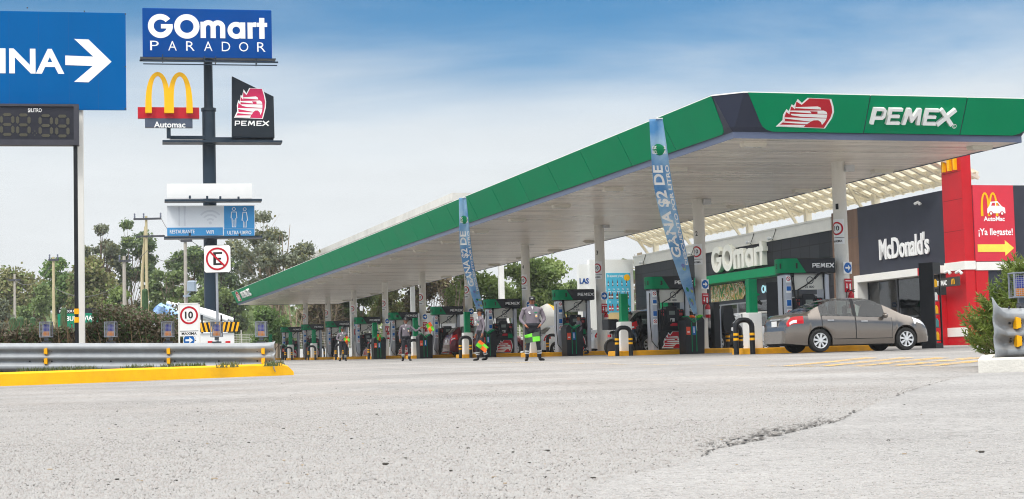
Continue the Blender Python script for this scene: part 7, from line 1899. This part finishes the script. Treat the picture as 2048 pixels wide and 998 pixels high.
# cactus columns
for px, y0, Y, r0 in ((291, 577, 62, .10), (128, 615, 58, .10), (26, 634, 52, .09), (41, 633, 53, .09), (66, 634, 52, .08), (245, 609, 60, .09)):
    g = on(atY(px, 700, Y)); h = atY(px, y0, Y).z - g.z; o = MB(); n = 20; rings = []
    for z, s in ((0, .9), (h * .3, 1), (h * .8, 1), (h - r0 * .8, .92), (h - r0 * .3, .7), (h, .15)): rings.append([(r0 * s * (1 + .16 * (k % 2)) * math.cos(2 * PI * k / n), r0 * s * (1 + .16 * (k % 2)) * math.sin(2 * PI * k / n), z) for k in range(n)])
    o.loft(rings); c = o.build('column_cactus', mat('cactus_green', (.05, .10, .04), .6, var=.3, scale=8), None, g)
    tag(c, {291: 'tall column cactus in front of the double utility pole', 128: 'column cactus standing before the farewell board', 26: 'column cactus over the hedge, leftmost of three short ones', 41: 'column cactus over the hedge, middle of three short ones', 66: 'column cactus over the hedge, rightmost of three short ones', 245: 'short column cactus beside the concrete pole'}[px], 'cactus', 'column cacti beyond the hedge')

# juniper on the right
def juniper():
    g = on(atY(2064, 740, 17.9)); t = thing('juniper_bush', 'feathery green juniper bush behind the short guardrail', 'bush', g); r = random.Random(31); o = MB(); st = MB()
    bx = Vector((0, 0, .1))
    for k in range(820):
        v = r.random(); z = 1.0 * v ** 1.1; wd_ = (.56 + .24 * math.sin(min(1, v * 1.2) * 3.0)) * (1 - .55 * v); a = r.uniform(0, 6.3)
        c = bx + Vector((math.cos(a) * wd_ * r.uniform(.3, 1.0) + (.18 * v), math.sin(a) * wd_ * .8 * r.uniform(.3, 1), z * .82))
        d = Vector((math.cos(a) * .75, math.sin(a) * .6, r.uniform(.5, 1.2))).normalized(); ln = r.uniform(.14, .32)
        st.tube([bx + Vector((0, 0, z * .4)), c, c + d * ln * .6], [.012, .006, .002], 4)
        for q in range(15):
            f = q / 15; p = c + d * ln * f; s = .018 * (1.1 - f); 
            for _ in range(3):
                e = (d + Vector((r.gauss(0, .75), r.gauss(0, .75), r.gauss(0, .5)))).normalized() * r.uniform(.035, .085); w = e.cross(Vector((r.gauss(0, 1), r.gauss(0, 1), r.gauss(0, 1)))).normalized() * .0055
                o.add([tuple(p - w), tuple(p + e * .6 - w * .9), tuple(p + e), tuple(p + e * .6 + w * .9), tuple(p + w)], [(0, 1, 2, 3, 4)])
    o.build('foliage', 'leaf_juniper', t); st.build('stems', 'twig', t)
juniper()

# ------------------------------------------------------------------ fence, poles and wires far behind
Yf = 166.0
xa, xb = atY(440, 700, Yf).x, atY(1260, 700, Yf).x
t = thing('perimeter_fence', 'pale wire mesh fence on white posts behind the far pumps', 'fence', ((xa + xb) / 2, Yf, gz((xa + xb) / 2, Yf)))
bs = Vector(t.location); o = MB()
for k in range(15): z = .2 + k * .165; o.box(xa - bs.x, xb - bs.x, -.012, .012, z, z + .035)
x = xa
while x < xb: o.box(x - bs.x, x + .02 - bs.x, .013, .03, .15, 2.55); x += .32
o.build('wire_mesh', mat('fence_white', S(206, 204, 196), .6), t)
x = xa; n = 0
pb = MB(); pb.box(-.05, .05, -.05, .05, -.1, 2.95); first = None
while x < xb:
    if first is None: first = pb.build('post', 'fence_white', t, (x - bs.x, 0, 0))
    else: c = first.copy(); COL.objects.link(c); c.location = (x - bs.x, 0, 0)
    x += 2.1
o = MB(); y0 = Yf - 1.2; xa2 = atY(560, 700, y0).x
o.box(xa2, xb, y0, y0 + .25, gz(-10, y0) - .2, gz(-10, y0) + .95); w = o.build('low_wall', 'stucco_white'); tag(w, 'low white rendered wall below the wire fence', 'wall')
def pole(label, px, ytop, Y, r0, m, arms=(), extra=None, twin=0.0):
    g = on(atY(px, 700, Y)); h = atY(px, ytop, Y).z - g.z; t = thing('utility_pole', label, 'utility pole', g, 0, 'utility poles along the road')
    o = MB(); o.tube([(0, 0, -.2), (0, 0, h * .5), (0, 0, h)], [r0, r0 * .85, r0 * .7], 10); o.build('pole', m, t, smooth=60)
    if twin: o = MB(); o.tube([(-twin, .2, -.2), (-twin * .9, .2, h * .6), (-.1, .2, h * .93)], [r0, r0 * .85, r0 * .7], 10); o.build('pole', m, t, smooth=60)
    for ya, x0, x1, ins in arms:
        z = atY(px, ya, Y).z - g.z; o = MB(); o.box(atY(x0, ya, Y).x - g.x, atY(x1, ya, Y).x - g.x, -.18, -.06, z - .07, z + .07); a = o.build('cross_arm', 'dark_grey', t)
        for q in ins: xx = atY(q, ya, Y).x - g.x; o = MB(); o.lathe([(.05, 0), (.07, .1), (.05, .2), (.07, .3), (.03, .36)], 8); o.build('insulator', mat('porcelain', S(110, 116, 130), .3), a, (xx, -.12, z + .07))
    return t
pole('grey leaning pole far left beyond the hedge', 30, 548, 150, .14, 'concrete_pole', ((560, 18, 42, ()),))
pole('pale wooden pole left of the black sign post', 108, 514, 125, .13, 'wood_pole', ((520, 98, 118, (100, 116)),))
pole('pale concrete pole right of the white sign post', 250, 512, 118, .16, 'concrete_pole', ((522, 238, 262, (240, 260)),))
pole('double wooden pole with two cross arms and insulators', 295, 432, 122, .13, 'wood_pole', ((438, 268, 323, (270, 288, 322)), (473, 274, 330, ())), None, .42)
t = pole('concrete pole with a grey transformer beside the pylon', 373, 476, 112, .15, 'concrete_pole', ((482, 362, 385, (364, 383)),))
q = atY(383, 572, 111.6); bs = t.location
o = MB(); o.cbox(q.x - bs.x - .25, q.x - bs.x + .3, -.7, -.2, q.z - bs.z - .35, q.z - bs.z + .35, .08); o.box(-.1, .4, -.5, -.3, q.z - bs.z - .7, q.z - bs.z - .6); o.bar((.4, -.4, q.z - bs.z - .35), (0, -.1, q.z - bs.z - .75), .08); o.build('transformer', mat('transformer_grey', S(150, 164, 178), .5), t)
def wire(label, p, q, Yp_, Yq_, sag):
    a, b = atY(*p, Yp_), atY(*q, Yq_); o = MB(); o.tube([a.lerp(b, k / 12) - a - Vector((0, 0, sag * 4 * (k / 12) * (1 - k / 12))) for k in range(13)], .022, 5)
    tag(o.build('power_line', mat('cable', (.12, .12, .12), .6), None, a, smooth=60), label, 'cable', 'power lines between the poles')
wire('cable from the wooden pole across to the concrete pole', (108, 575), (250, 560), 125, 118, .9)
wire('upper cable between the concrete pole and the double pole', (250, 520), (295, 500), 118, 122, .3)
wire('cable from the double pole to the transformer pole', (300, 505), (373, 500), 122, 112, .7)
wire('upper cable from the double pole to the transformer pole', (322, 436), (373, 482), 122, 112, .5)
wire('long cable from the far left pole to the wooden pole', (30, 560), (108, 522), 150, 125, 1.0)
wire('cable running right from the transformer pole behind the pylon', (383, 482), (640, 560), 112, 170, 1.5)

# ------------------------------------------------------------------ the air
o = MB(); o.box(-500, 500, -70, 460, -4, 40); hz = o.build('haze', mat('haze_air', (1, 1, 1)))
hm = MATS['haze_air'].node_tree; hm.nodes.clear(); vo = hm.nodes.new('ShaderNodeVolumePrincipled'); vo.inputs['Color'].default_value = (0.92, 0.95, 0.98, 1); vo.inputs['Density'].default_value = 0.00028; vo.inputs['Anisotropy'].default_value = 0.2
mo = hm.nodes.new('ShaderNodeOutputMaterial'); hm.links.new(vo.outputs[0], mo.inputs['Volume']); tag(hz, kind='stuff')
